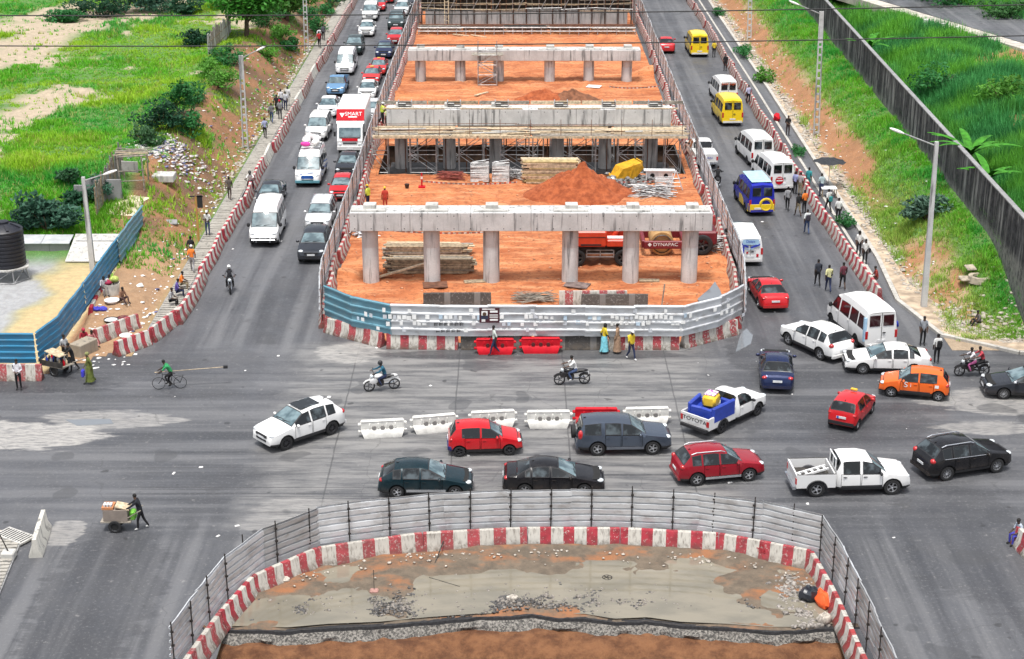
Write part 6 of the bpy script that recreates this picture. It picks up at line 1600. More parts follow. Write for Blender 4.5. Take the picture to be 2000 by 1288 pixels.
for k in range(9):
    m = MB(); m.lathe([(.04, 0), (.055, .11)], 8); o = m.build('paper_cup', WHITE, None, 40, on(CART, (.22 + .13 * (k % 3), .06 + .085 * (k // 3), 1.19 + .0 * k))); tag(o, 'white paper cups stacked at the front of the vending cart', 'cup', 'paper cups on the vending cart')
bag('lime green and white bag hung at the back of the vending cart', on(CART, (-.62, -.12, .66)), (.26, .42, .42), (.22, .62, .08))
p = P(112, 732); t = thing('handcart', 'overloaded dark handcart with bottles and bags by the blue fence', 'handcart', (p.x, p.y + .15, 0), R(155))
for s in (.42, -.42): cart_wheel(t, -.1, s, .3)
ubox('deck', WOODG, (0, 0, .56), (1.5, .95, .06), t); ubox('side_board', DKSTEEL, (0, .47, .72), (1.5, .03, .28), t); ubox('side_board', DKSTEEL, (0, -.47, .72), (1.5, .03, .28), t); ubox('top_board', WOODL, (-.1, .1, 1.24), (1.0, .7, .04), t, (.1, -.2, 0))
for s in (.4, -.4): utube('shaft', WOODG, (-.7, s, .6), (-1.5, s, .95), .03, t); utube('corner_post', WOODG, (.4 * (1 if s > 0 else -1), s, .56), (.4 * (1 if s > 0 else -1), s, 1.22), .02, t)
CARTB = t; GOODS = [BLACK, WHITE, BLUE_PL, DKSTEEL, RED_PL, WOODL]
for k in range(16):
    x, y = -.55 + .28 * (k % 5), -.30 + .2 * (k // 5); m = MB(); m.lathe([(.07, 0), (.075, .2), (.03, .28), (.03, .33)], 8); mt = GOODS[(k * 7) % 6]
    o = m.build('bottle', mt, None, 40, on(CARTB, (x, y, .59))); tag(o, 'small bottle or jar packed on the overloaded dark handcart', 'bottle', 'bottles on the dark handcart')

# ------------------------------------------------------------------ plastic water-filled barriers
def plastic_barrier_mesh():
    L, pr = 2.25, [(-.26, .0), (.26, .0), (.26, .09), (.20, .34), (.11, .42), (.10, .80), (-.10, .80), (-.11, .42), (-.20, .34), (-.26, .09)]
    m = MB(); ks = [-.5, -.44, -.30, -.30, -.2, .2, .3, .3, .44, .5]; n = len(pr); vs = []; fs = []
    xs = [-1.0, -.92, .92, 1.0]
    def taper(x, z): return x * (1.0 if z > .4 else (.86 + .14 * (z / .4)))
    for x in xs:
        for (y, z) in pr: vs.append((taper(x * L / 2 * .95, z), y, z))
    for i in range(3):
        for q in range(n): fs.append((i * n + q, i * n + n + q, i * n + n + (q + 1) % n, i * n + (q + 1) % n))
    fs += [tuple(range(n)), tuple(range(3 * n, 4 * n))[::-1]]
    m.add(vs, fs); m.bbox((0, 0, .82), (L * .93, .24, .08), .03)
    for s in (-1, 1):
        for z in (.30, .66): m.bbox((s * L * .5, 0, z), (.16, .18, .12), .03)
        m.cyl((s * .55, 0, .85), (s * .55, 0, .89), .05, .05, 8)
    return m.mesh('plastic_barrier', 35)
PBM = plastic_barrier_mesh()
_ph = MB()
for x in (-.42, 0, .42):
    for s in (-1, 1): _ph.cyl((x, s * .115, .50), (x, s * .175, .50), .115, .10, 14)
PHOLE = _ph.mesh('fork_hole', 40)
_ph = MB()
for x in (-.63, -.21, .21, .63):
    for s in (-1, 1): _ph.bbox((x, s * .115, .58), (.07, .06, .30), .02)
PRIB = _ph.mesh('rib', 40)
PLW = plain('white_dusty_plastic', (.66, .65, .61), .5, var=.15, sc=2.5); PLWD = plain('shaded_plastic_socket', (.22, .21, .20), .7); PLRD = plain('shaded_red_socket', (.09, .01, .01), .6)  # darker plug colours paint the shade inside the fork holes
def pbarrier(pa, pb, mat, hole, label):
    a, b = P(*pa), P(*pb); c = (a + b) / 2; t = mk('plastic_barrier', PBM, mat, None, (c.x, c.y, 0), math.atan2(b.y - a.y, b.x - a.x)); t.scale = ((b - a).length / 2.4, 1.0, 1.0)
    tag(t, label, 'barrier', 'water-filled plastic barriers'); mk('fork_hole', PHOLE, hole, t); mk('rib', PRIB, mat, t)
pbarrier((700, 854), (795, 849), PLW, PLWD, 'white plastic barrier nearest the turning white crossover')
pbarrier((801, 846), (895, 838), PLW, PLWD, 'white plastic barrier second from the turning white crossover')
pbarrier((915, 836), (1010, 831), PLW, PLWD, 'white plastic barrier behind the roof of the small red hatchback')
pbarrier((1024, 834), (1118, 833), PLW, PLWD, 'white plastic barrier between the red hatchback and the grey off-roader')
pbarrier((1118, 828), (1210, 828), RED_PL, PLRD, 'red plastic barrier hidden behind the grey off-roader')
pbarrier((1216, 828), (1310, 826), PLW, PLWD, 'white plastic barrier at the right end of the row')
pbarrier((926, 690), (1008, 690), RED_PL, PLRD, 'red plastic barrier left of the pair at the site front')
pbarrier((1014, 688), (1098, 688), RED_PL, PLRD, 'red plastic barrier right of the pair at the site front')
# ------------------------------------------------------------------ construction plant and materials
def excavator():
    c = P(1172, 524); t = thing('excavator', 'orange-red wheeled excavator parked behind the nearest pier', 'excavator', (c.x, c.y + 1.2, .08), 0); OR = plain('excavator_orange', (.62, .055, .02), .4, 0, .3); KS = plain('machine_grey', (.06, .06, .06), .6)
    for x in (-1.45, 1.45):
        for s in (1, -1): add_wheel(t, x, s * .95, .55, s, KS, .42)
    m = MB(); m.bbox((0, 0, .85), (3.6, 1.1, .45), .06); m.build('undercarriage', DKSTEEL, t)
    for i in range(3): ubox('step_rail', TUBE, (0, -1.05, .62 + .22 * i), (1.7, .05, .05), t)
    for x in (-.85, 0, .85): ubox('step_post', TUBE, (x, -1.05, .82), (.05, .05, .5), t)
    m = MB(); m.cyl((0, 0, 1.05), (0, 0, 1.28), .7, .7, 18); m.build('slew_ring', DKSTEEL, t)
    m = MB(); m.bbox((-.62, 0, 1.82), (2.0, 2.4, 1.05), .10); m.build('engine_housing', OR, t); ubox('housing_line', BLACK, (-.62, -1.205, 1.95), (1.9, .02, .04), t); ubox('housing_line', BLACK, (-.6, -1.205, 1.45), (1.3, .02, .10), t)
    m = MB(); m.bbox((1.0, -.6, 1.52), (1.2, 1.1, .45), .06); m.build('tool_box', OR, t); ubox('tank_top', WHITE, (.95, -.7, 1.79), (1.0, .5, .06), t)
    m = MB(); m.bbox((1.0, .62, 2.1), (1.3, .95, 1.6), .10); m.build('cab', OR, t); ubox('cab_window', GLASS, (1.0, .13, 2.35), (1.0, .03, .8), t); ubox('cab_window', GLASS, (1.66, .62, 2.3), (.03, .8, .9), t)
    m = MB(); m.path([(.9, -.1, 1.7), (1.5, -.1, 2.9), (2.0, -.1, 2.4)], .15, 8); m.build('boom', OR, t); m = MB(); m.path([(2.0, -.1, 2.45), (1.9, .1, 1.5)], .12, 8); m.build('dipper_arm', OR, t)
    m = MB(); m.prism([(1.7, 1.3), (2.2, 1.5), (2.15, .9), (1.8, .75), (1.6, 1.0)], .0, .7); m.build('bucket', DKSTEEL, t)
    m = MB(); m.cyl((-.9, .3, 2.3), (-.9, .3, 2.75), .07); m.build('exhaust', BLACK, t); utube('guard_rail', RED_PL, (.2, -1.1, 2.36), (1.5, -1.1, 2.75), .03, t)
excavator()
def roller():
    c = P(1300, 508); MRN = plain('roller_maroon', (.16, .012, .02), .5); t = thing('road_roller', 'maroon road roller with a yellow drum behind the nearest pier', 'road roller', (c.x - .1, c.y + 1.6, .1), 0)
    m = MB(); m.cyl((-.1, -.95, .78), (-.1, .95, .78), .76, .76, 28); m.build('drum', plain('drum_ochre', (.50, .30, .12), .6, .2), t, 40)
    m = MB(); m.lathe([(.58, 0), (.62, .05), (.58, .1)], 24, 0, Matrix.Translation((-.1, -.95, .78)) @ Matrix.Rotation(R(90), 4, 'X'), False); m.build('drum_hub', BLACK, t)
    for s in (1, -1): m = MB(); m.bbox((0, s * 1.16, .78), (2.6, .22, .52), .05); m.build('drum_frame', MRN, t)
    for s in (1, -1): m = MB(); m.bbox((s * 1.3, 0, .80), (.25, 2.2, .5), .05); m.build('cross_frame', MRN, t)
    lettering('DYNAPAC', .31, WHITE, t, (.10, -1.285, .82), ON_RIGHT, sx=1.1); m = MB(); m.lathe([(.001, 0), (.13, 0), (.13, .01)], 4); o = m.build('diamond_mark', WHITE, t); o.location = (-.92, -1.285, .82); o.rotation_euler = (R(90), 0, 0)
    m = MB(); m.bbox((2.5, 0, 1.1), (1.9, 1.7, .9), .1); m.build('engine_housing', MRN, t)
    for s in (1, -1): add_wheel(t, 2.5, s * .85, .68, s, STEEL_RIM, .45)
    for s in (1, -1): utube('canopy_post', BLACK, (1.6, s * .7, 1.4), (1.6, s * .7, 2.7), .04, t); utube('canopy_post', BLACK, (2.9, s * .7, 1.5), (2.9, s * .7, 2.7), .04, t)
    m = MB(); m.bbox((2.25, 0, 2.74), (1.9, 1.7, .08), .03); m.build('canopy', MRN, t)
roller()
def planks(name, label, c, rz, L, W, rows, cols, mats, jit=.3, th=.07, cat='timber stack', ang=0.02):
    t = thing(name, label, cat, c, rz); w = W / cols
    for i in range(rows):
        for j in range(cols):
            ubox('plank', random.choice(mats), (random.uniform(-jit, jit), -W / 2 + w * (j + .5), th * (i + .5)), (L * random.uniform(.86, 1.04), w * .9, th * .88), t, (0, 0, random.uniform(-ang, ang)))
    return t
c = P(835, 508); planks('timber_stack', 'upper pile of weathered scaffold boards behind the first columns', (c.x, c.y + .6, .1), .0, 5.2, 1.1, 11, 4, [WOODM, WOODG, WOODG, WOODL, WOODM], .35)
c = P(835, 535); planks('timber_stack', 'lower pile of weathered boards jutting past the second column', (c.x + .2, c.y + .2, .1), -.02, 5.4, 1.0, 13, 4, [WOODM, WOODG, WOODM, WOODL], .3)
t = thing('loose_beam', 'long pale beam leaning on the lower board pile', 'timber', (P(745, 542).x, P(745, 542).y - .5, .1), 0); ubox('beam', WOODL, (1.6, 0, .62), (3.6, .22, .09), t, (0, R(-17), 0)); ubox('beam', WOODL, (1.65, .22, .58), (3.4, .2, .08), t, (0, R(-17), 0))
planks('timber_stack', 'stack of pale beams before the second pier', (P(1078, 362).x, P(1078, 362).y + .7, .1), 0, 4.2, 1.3, 14, 4, [WOODL, WOODL, WOODM, plain('yellowed_beam', (.42, .33, .16), .9, var=.3)], .2, .12)
def tubes(name, label, c, L, n, spread, mat, z=.0, ang=.25, r=.03, h=.5, rz=0):
    t = thing(name, label, 'metal tubes', (c[0], c[1], .06 + z), rz)
    for i in range(n):
        y = random.uniform(-spread, spread); zz = r + random.random() * h * (1 - abs(y) / spread * .6); a = random.uniform(-ang, ang); e = random.uniform(-.12, .12); l = L * random.uniform(.6, 1.05) / 2; x = random.uniform(-.25, .25)
        utube('tube', mat, (x - l * math.cos(a), y - l * math.sin(a), max(r, zz - e)), (x + l * math.cos(a), y + l * math.sin(a), max(r, zz + e)), r, t)
c = P(880, 356); tubes('tube_heap', 'rusty red heap of reinforcing bars left of the steel frames', (c.x, c.y + .6), 2.2, 46, .6, plain('red_rust', (.24, .06, .045), .85, var=.4), 0, .5, .022, .7)
c = P(1003, 352); tubes('tube_heap', 'tangled heap of pale scaffold clips beside the beam stack', (c.x, c.y + .5), 1.5, 60, .6, TUBE, 0, 1.4, .025, .8)
c = P(1275, 385); tubes('tube_heap', 'long heap of silver scaffold tubes near the right site fence', (c.x, c.y + .4), 3.4, 50, .8, TUBE, 0, .8, .035, .7)
c = P(1395, 490); tubes('tube_heap', 'leaning heap of grey tubes behind the last column', (c.x - .3, c.y + .5), 2.4, 34, .8, TUBE, 0, .9, .04, .9)
c = P(1045, 590, .1); tubes('stick_heap', 'heap of dark sticks and bars just behind the front site fence', (c.x, c.y + .3), 2.6, 44, .5, WOODG, .05, .6, .022, .5)
c = P(740, 470); tubes('tube_heap', 'pale bars piled inside the left site fence near the first column', (c.x - 1.0, c.y + .8), 1.8, 26, .5, ZINC, 0, 1.2, .04, .6)
for i, (px, w) in enumerate(((937, 1.35), (978, 1.25))):
    c = P(px, 360); t = thing('frame_stack', f'neat stack of steel scaffold frames before the second pier, {["left", "right"][i]} one', 'scaffold frames', (c.x, c.y + .7, .08), 0, 'stacks of steel frames')
    for k in range(15):
        for y in (-.5, .5): utube('frame_tube', TUBE, (-w / 2, y + random.uniform(-.04, .04), .06 + k * .085), (w / 2, y, .06 + k * .085), .032, t)
        for x in (-w / 2, w / 2): utube('frame_tube', TUBE, (x, -.5, .06 + k * .085), (x, .5, .06 + k * .085), .032, t)
    for k in range(5): utube('loose_tube', TUBE, (-w / 2 + random.uniform(0, .3), -.4 + k * .2, 1.36), (w / 2, random.uniform(-.4, .4), 1.40 + .05 * k), .03, t)
c = P(1318, 372); t = thing('frame_stack', 'folded steel frames propped as a triangle near the right fence', 'scaffold frames', (c.x - .2, c.y, .08), .1)
for k in range(9): utube('frame_tube', TUBE, (-1.3, -.3 + .05 * k, .1 + k * .1), (.1, -.3 + .05 * k, .1 + k * .1), .035, t)
for s in (-.5, .5): utube('frame_tube', ZINC, (.2 + s, -.4, .02), (.2, -.2, 1.5), .04, t)
for z in (.3, .6, .9): utube('frame_tube', ZINC, (-.3 + z * .3, -.35, z), (.7 - z * .3, -.35, z), .03, t)
# spoil heaps
def heap(label, c, rx, ry, h, mat, seed, name='soil_heap'):
    N, M = 56, 26; vs = [(0, 0, h)]; fs = []
    for j in range(1, M + 1):
        for i in range(N):
            a = 2 * math.pi * i / N; q = j / M; rr = q * (1 + .18 * (float(fbm(math.cos(a) * 2 + seed, math.sin(a) * 2, 1, 3, seed)) - .5) * 2)
            x, y = rx * rr * math.cos(a), ry * rr * math.sin(a); z = h * (1 - q) ** 1.05 * (1 + .5 * (float(fbm(x + seed, y, .9, 4, seed)) - .5)) + (float(fbm(x, y + seed, 2.6, 4, seed + 3)) - .5) * .34 * h * (1 - q ** 3)
            vs.append((x, y, max(z, -.12) if j < M else -.12))
    fs += [(0, 1 + i, 1 + (i + 1) % N) for i in range(N)]
    for j in range(M - 1):
        for i in range(N): a = 1 + j * N + i; b = 1 + j * N + (i + 1) % N; fs.append((a, a + N, b + N, b))
    m = MB(); m.add(vs, fs); o = m.build(name, mat, None, 70, (c[0], c[1], .1)); return tag(o, label, 'soil heap')
c = P(1130, 392); heap('big conical heap of red earth behind the nearest pier cap', (c.x, c.y + 1.2), 4.0, 2.8, 2.25, SPOIL, 5)
c = P(1065, 200); heap('low red earth heap behind the second pier, left one', (c.x, c.y + .8), 2.6, 1.6, 1.0, SPOIL, 8); c = P(1118, 200); heap('low brown earth heap behind the second pier, right one', (c.x, c.y + .6), 2.4, 1.5, 1.0, plain('brown_spoil', (.17, .07, .035), .95, var=.35), 9)
# yellow skip
c = P(1222, 358); YK = plain('skip_yellow', (.62, .33, .015), .5, 0, .1, var=.25); t = thing('concrete_skip', 'yellow steel concrete skip tipped beside the red earth heap', 'skip', (c.x, c.y + .7, .1), .35)
m = MB(); vs = [(-1.1, -.6, .1), (.5, -.6, .1), (.5, .6, .1), (-1.1, .6, .1), (-.5, -.7, 1.0), (1.0, -.7, 1.35), (1.0, .7, 1.35), (-.5, .7, 1.0), (1.25, -.6, .9), (1.25, .6, .9)]
m.add(vs, [(3, 2, 1, 0), (0, 1, 5, 4), (2, 3, 7, 6), (3, 0, 4, 7), (1, 8, 5), (2, 6, 9), (1, 2, 9, 8), (4, 5, 6, 7)]); m.build('hopper', YK, t)
m = MB(); m.bbox((1.12, 0, 1.15), (.1, 1.1, .55), .03); m.build('mouth', YK, t); ubox('cross_rib', YK, (.2, -.68, .7), (.08, .06, 1.2), t, (0, .3, 0)); m = MB(); m.path([(-1.2, -.6, .05), (-1.3, 0, .6), (-1.2, .6, .05)], .05); m.build('tow_frame', YK, t); m = MB(); m.ell((-1.2, -.5, .25), (.25, .2, .22)); m.build('motor', ZINC, t)
c = P(1288, 362); t = thing('white_form', 'white perforated formwork frame near the right site fence', 'formwork', (c.x, c.y + .5, .1), -.05)
ubox('top_flange', WHITE, (0, 0, .92), (2.3, .5, .07), t); ubox('web', WHITE, (0, 0, .5), (2.0, .08, .8), t); ubox('bottom_flange', WHITE, (0, 0, .06), (1.9, .4, .06), t)
for x in (-.5, .5): m = MB(); m.cyl((x, -.06, .5), (x, -.045, .5), .17, .17, 14); m.build('hole', DARK, t)
for x in (-.95, 0, .95): ubox('stiffener', WHITE, (x, -.1, .5), (.05, .2, .8), t)
# mats, boards and small things on the soil
for (px, py, w, d, mt, rz, lb) in ((850, 558, 1.5, 1.1, RUST, .1, 'dark ribbed mat at the foot of the second column'), (927, 551, 1.3, .55, WOODM, .15, 'brown board lying before the third column'), (1127, 558, 1.5, 1.0, plain('grey_mat', (.16, .12, .11), .9, var=.4), -.35, 'grey mat at the foot of the fourth column'), (1268, 549, 1.25, .5, WOODM, -.05, 'thin timber board beside the fifth column'), (1160, 170, 1.3, 1.0, WHITE, -.3, 'white board on the soil before the third pier'), (963, 545, .4, .25, WOODL, .4, 'small wood offcut near the third column')):
    c = P(px, py, .12); m = MB(); m.bbox((0, 0, .04), (w, d, .06), .01)
    o = m.build('board', mt, None, None, (c.x, c.y, .12), rz); tag(o, lb, 'board')
for (px, py, L, rz, lb) in ((940, 185, 1.9, .9, 'loose plank on the soil before the third pier'), (900, 70, 2.0, -.5, 'loose plank leaning before the far abutment, left one'), (935, 72, 2.2, -.7, 'loose plank leaning before the far abutment, right one')):
    c = P(px, py, .1); o = ubox('plank', WOODL, (c.x, c.y, .16), (L, .25, .08), None, (0, 0, rz)); tag(o, lb, 'plank')
c = P(1292, 600, .1); o = utube('post', WOODG, (c.x, c.y, .05), (c.x + .15, c.y + .1, 1.5), .045); tag(o, 'thin weathered stake standing in the site soil at the right front', 'stake')
c = P(824, 368); t = thing('cone_post', 'red and white delineator post on the soil before the second pier', 'post', (c.x, c.y, .05)); ubox('base', RED_PL, (0, 0, .06), (.5, .5, .1), t); utube('shaft', RED_PL, (0, 0, .1), (0, 0, 1.1), .06, t); ubox('band', WHITE, (0, 0, .75), (.13, .13, .18), t)
c = P(795, 370); m = MB(); m.lathe([(.13, 0), (.18, .3), (.17, .3)], 12); tag(m.build('bucket', plain('black_bucket', (.03, .015, .012), .6), None, 40, (c.x, c.y, .1)), 'dark bucket on the soil before the second pier', 'bucket')
# warning tape
TAPE = m_barrier('red_white_tape', (.6, .05, .03), (.7, .68, .65), .36, .5, 0)
def tape(a, b, label, z=.55):
    a, b = P(*a, .3), P(*b, .3); d = b - a; m = MB(); k = 14; L = d.length; prev = None
    for i in range(k + 1):
        x = -L / 2 + L * i / k; s = -.18 * (1 - (2 * i / k - 1) ** 2)
        cur = [(x, 0, s), (x, .01, s + .11)]
        if prev: m.add([prev[0], cur[0], cur[1], prev[1]], [(0, 1, 2, 3)])
        prev = cur
    o = m.build('warning_tape', TAPE, None, None, ((a.x + b.x) / 2, (a.y + b.y) / 2, z), math.atan2(d.y, d.x)); return tag(o, label, 'tape')
tape((825, 362), (1010, 364), 'red and white tape strung before the steel frames'); tape((1170, 362), (1340, 355), 'red and white tape strung past the yellow skip'); tape((1190, 176), (1290, 174), 'red and white tape strung to the right before the third pier'); tape((740, 458), (960, 463), 'red and white tape strung behind the nearest pier columns', .6)
# tie holes on the cap beams
for (Y, zt, zb, z0) in ((95.5, 4.7, 3.54, .02), (125.0, 4.18, 2.9, -.65)):
    pr_ = [o for o in bpy.data.objects if o.name.startswith('bridge_pier') and abs(o.location.y - Y) < .1][0]
    for i in range(22):
        for z in (zb + .16, zt - .2): ubox('tie_hole', HOLEM, (-10.6 + i * 1.0, -.828, z - z0), (.055, .012, .055), pr_)
# red 56 TS6 on the pit barrier
a_, b_ = Vector((8.65, 61.0)), Vector((12.25, 59.5)); d_ = (b_ - a_).normalized(); pb = a_ + d_ * 1.72; RT_ = plain('red_spray', (.38, .02, .03), .8)
nrm_ = Vector((d_.y, -d_.x))
bt = [o for o in bpy.data.objects if o.get('label', '').startswith('striped concrete barrier with red numbers')][0]
lettering('56', .2, RT_, bt, (-.1, -.118, .70), (R(84), 0, 0)); lettering('TS6', .26, RT_, bt, (-.1, -.15, .48), (R(82), 0, 0)); lettering('1', .16, RT_, bt, (0, -.225, .26), (R(60), 0, 0))
# things lying in the pit
c = P(731, 1160); t = thing('marker_rod', 'thin rod standing in a concrete foot in the puddle', 'rod', (c.x, c.y, .02)); utube('rod', DKSTEEL, (0, 0, .1), (0, .0, 1.05), .013, t); m = MB(); m.bbox((0, 0, .08), (.35, .28, .2), .05); m.build('foot', plain('pinkish_concrete', (.36, .20, .17), .9), t)
a, b = P(838, 1132), P(898, 1150); tag(utube('iron_bar', DKSTEEL, (a.x, a.y, .09), (b.x, b.y, .09), .02), 'dark iron bar lying flat in the puddle', 'bar')
a, b = P(868, 1074), P(848, 1110); tag(utube('pole', DKSTEEL, (a.x, a.y, .5), (b.x, b.y, .12), .025), 'thin pole leaning from the barrier into the puddle', 'pole')
c = P(1186, 1132); m = MB(); m.lathe([(.15, .0), (.2, .03), (.22, .0)], 16, 0, None, False)
for i in range(5): m.box((.09, 0, .02), (.17, .03, .03), 0, Matrix.Rotation(2 * math.pi * i / 5, 4, 'Z'))
tag(m.build('wheel_cover', DKSTEEL, None, 40, (c.x, c.y, .08)), 'lost spoked wheel cover lying in the puddle', 'wheel cover')
def blob(name, label, c, d, mat, cat, seed, z=0.0):
    rr = random.Random(seed); m = MB(); m.ell((0, 0, d[2] * .8), d, 12, 8); m.v = [(x * rr.uniform(.82, 1.18), y * rr.uniform(.82, 1.18), max(-.02, q * rr.uniform(.8, 1.15))) for x, y, q in m.v]
    return tag(m.build(name, mat, None, 30, (c[0], c[1], c[2] + z)), label, cat)
blob('rubbish_bag', 'black plastic rubbish bag against the right side of the pit', P(1580, 1172, .05), (.42, .38, .32), plain('bag_plastic', (.02, .025, .035), .35), 'bag', 1)
blob('orange_net', 'crumpled orange netting by the pit barrier', P(1606, 1180, .05), (.3, .62, .28), plain('orange_net', (.72, .10, .02), .7), 'netting', 2)
blob('stone', 'pale boulder at the right edge of the pit', P(1610, 1216, .05), (.3, .26, .22), STONE, 'stone', 3)
blob('stone', 'pale stone at the far left edge of the pit barrier', P(557, 1137, .05), (.2, .16, .13), STONE, 'stone', 4); blob('stone', 'light stone lying in the middle of the pit mud', P(1001, 1173, .05), (.24, .16, .14), STONE, 'stone', 5)

# ------------------------------------------------------------------ street furniture
def lamp_post(label, base, top, lamp, lattice=True):
    """base px, top px of post, lamp px"""
    b = hit(*base); d = ray(*top); t_ = b.y / d.y; T_ = Vector((d.x * t_, b.y, CAM_H + d.z * t_)); Hh = T_.z - b.z
    t = thing('street_lamp', label, 'street lamp', (b.x, b.y, b.z - .1)); off = (T_.x - b.x) / Hh; sh = Matrix(((1, 0, off, 0), (0, 1, 0, 0), (0, 0, 1, 0), (0, 0, 0, 1)))
    w0, w1 = .20, .13
    if lattice:
        for s in (-1, 1):
            m = MB(); m.add([(s * w0 - .045, -.12, 0), (s * w0 + .045, -.12, 0), (s * w0 + .045, .12, 0), (s * w0 - .045, .12, 0), (s * w1 - .04, -.09, Hh), (s * w1 + .04, -.09, Hh), (s * w1 + .04, .09, Hh), (s * w1 - .04, .09, Hh)], [(0, 3, 2, 1), (4, 5, 6, 7), (0, 1, 5, 4), (1, 2, 6, 5), (2, 3, 7, 6), (3, 0, 4, 7)], 0, sh); m.build('shaft_rib', CONC, t)
        k = int(Hh / .62)
        m = MB()
        for i in range(k):
            z = (i + .5) * Hh / k; w = w0 + (w1 - w0) * z / Hh; m.box((0, 0, z), (2 * w - .06, .10, .16 if z < Hh * .72 else .62), 0, sh)
        m.build('shaft_web', CONC, t)
    else:
        m = MB(); m.box((0, 0, Hh / 2), (.34, .28, Hh), 0, sh, .62); m.build('shaft', CONC, t)
    ld = ray(*lamp); tl = b.y / ld.y; Lp = Vector((ld.x * tl, b.y, CAM_H + ld.z * tl)) - Vector((b.x, b.y, b.z - .1)); tp_ = sh @ Vector((0, 0, Hh - .25)); dr = (Lp - tp_)
    m = MB(); m.cyl(tp_, tp_ + dr * .95, .045, .035, 8); m.build('arm', TUBE, t)
    m = MB(); m.ell((0, 0, 0), (.48, .16, .09), 12, 6); o = m.build('lamp_head', plain('lamp_white', (.78, .78, .77), .4), t, 60); o.location = Lp; o.rotation_euler = (0, -math.atan2(dr.z, abs(dr.x)) * (1 if dr.x > 0 else -1), 0)
lamp_post('concrete street lamp standing in the gravel yard behind the blue fence', (182, 532), (162, 343), (215, 337), False)
lamp_post('concrete ladder-type street lamp at the foot of the left bank', (480, 291), (470, 106), (510, 95))
lamp_post('concrete ladder-type street lamp furthest up the left bank', (599, 103), (593, -60), (560, -75))
lamp_post('tall concrete street lamp in the middle of the right bank', (1594, 264), (1605, 20), (1551, 6))
lamp_post('concrete street lamp nearest on the right bank', (1804, 602), (1830, 274), (1752, 256), False)
lamp_post('concrete ladder-type street lamp furthest up the right side', (1463, 77), (1468, -90), (1430, -100))
c = Vector((-20.75, 103.6, 0)); t = thing('signpost', 'brown wooden signpost seen from behind beside the left walkway', 'signpost', (c.x, c.y, .05)); ubox('post', plain('ochre_post', (.42, .22, .06), .8), (0, 0, 1.55), (.12, .10, 3.1), t); ubox('sign_board', BLACK, (.25, .02, 2.75), (.34, .06, .85), t); ubox('cross_bar', BLACK, (.02, .02, 3.1), (.9, .06, .07), t)
# umbrella and selling table
c = P(1578, 384); c = Vector((23.3, 116.6, 0)); t = thing('parasol', 'black crumpled parasol over the street sellers on the right', 'umbrella', (c.x, c.y, .05)); utube('pole', TUBE, (0, 0, 0), (0, 0, 2.2), .025, t)
m = MB(); N = 8; vs = [(0, 0, 2.32)] + [((1.15 + .08 * random.uniform(-1, 1)) * math.cos(2 * math.pi * i / 16), (1.1) * math.sin(2 * math.pi * i / 16), 1.98 + .09 * (i % 2) + random.uniform(-.03, .03)) for i in range(16)] + [(.6 * math.cos(2 * math.pi * i / 16), .58 * math.sin(2 * math.pi * i / 16), 2.19 - .04 * (i % 2)) for i in range(16)]
m.add(vs, [(0, 17 + i, 17 + (i + 1) % 16) for i in range(16)] + [(17 + i, 1 + i, 1 + (i + 1) % 16, 17 + (i + 1) % 16) for i in range(16)]); m.build('canopy', plain('black_canvas', (.018, .02, .024), .6), t)
for i in range(8): utube('rib', TUBE, (0, 0, 2.28), (1.1 * math.cos(2 * math.pi * i / 8), 1.06 * math.sin(2 * math.pi * i / 8), 1.97), .01, t)
t = thing('selling_table', 'low pale table with goods under the black parasol', 'table', (22.9, 114.4, .08)); ubox('top', WHITE, (0, 0, .62), (1.1, .8, .05), t)
for x in (-.5, .5):
    for y in (-.35, .35): ubox('leg', WOODM, (x, y, .3), (.05, .05, .6), t)
blob('red_pile', 'crumpled red plastic pile on the verge by the man in black', hit(1517, 236), (.3, .6, .35), RED_PL, 'plastic', 7)
# manhole rings, concrete pieces
c = hit(1913, 546); t = thing('manhole_ring', 'pale concrete manhole ring lying on the right bank', 'manhole', (c.x, c.y, c.z - .03)); m = MB(); TANC = plain('tan_concrete', (.36, .31, .24), .9, var=.3); m.lathe([(.40, .0), (.42, .26), (.66, .26), (.74, -.1)], 22, 0, None, False); m.build('ring', TANC, t, 35); m = MB(); m.lathe([(.001, .1), (.41, .1)], 18, 0, None, False); m.build('dark_well', DARK, t)
m = MB(); m.bbox((-.85, .1, .05), (.6, .8, .12), .04); m.build('base_slab', TANC, t); m = MB(); m.bbox((-.2, .95, .28), (.6, .6, .10), .04); o = m.build('tilted_slab', TANC, t); o.rotation_euler = (.25, 0, .2)
def pblock(label, px, d, mat, rz=0, name='concrete_block', tilt=0):
    c = hit(*px); m = MB(); m.bbox((0, 0, d[2] / 2 - .03), d, .04); o = m.build(name, mat, None, None, c, rz); o.rotation_euler = (tilt, 0, rz); return tag(o, label, 'block')
pblock('small grey tilted slab on the left brown bank', (333, 435), (.9, .5, .12), CONC_D, .1, 'slab', .4); pblock('pale concrete chamber beside the left bank path', (321, 352), (1.5, 1.2, .5), CONC_W, 0, 'chamber'); pblock('white sheet of card on the left brown bank', (266, 557), (.75, .6, .03), WHITE, .3, 'card')
pblock('concrete box the sellers use as a stall by the handcart', (165, 690), (.8, 1.4, .75), m_concrete('stall_concrete', (.36, .31, .24), .6), -.5, 'stall_box')
c = P(25, 1085); t = thing('sign_foot', 'square concrete foot with a dark pole at the lower left corner', 'post foot', (P(18, 1092).x, P(18, 1092).y, .05)); m = MB(); m.bbox((0, 0, .16), (.55, .5, .34), .05); m.build('foot', CONC_W, t); utube('pole', DKSTEEL, (0, 0, .3), (-.5, .15, 1.5), .03, t)
c = P(30, 1052); t = thing('drain_grate', 'pale slotted drain grate lying askew at the lower left', 'grate', (c.x, c.y, .06), -.55); ubox('frame', CONC_W, (0, 0, .06), (1.6, .85, .08), t)
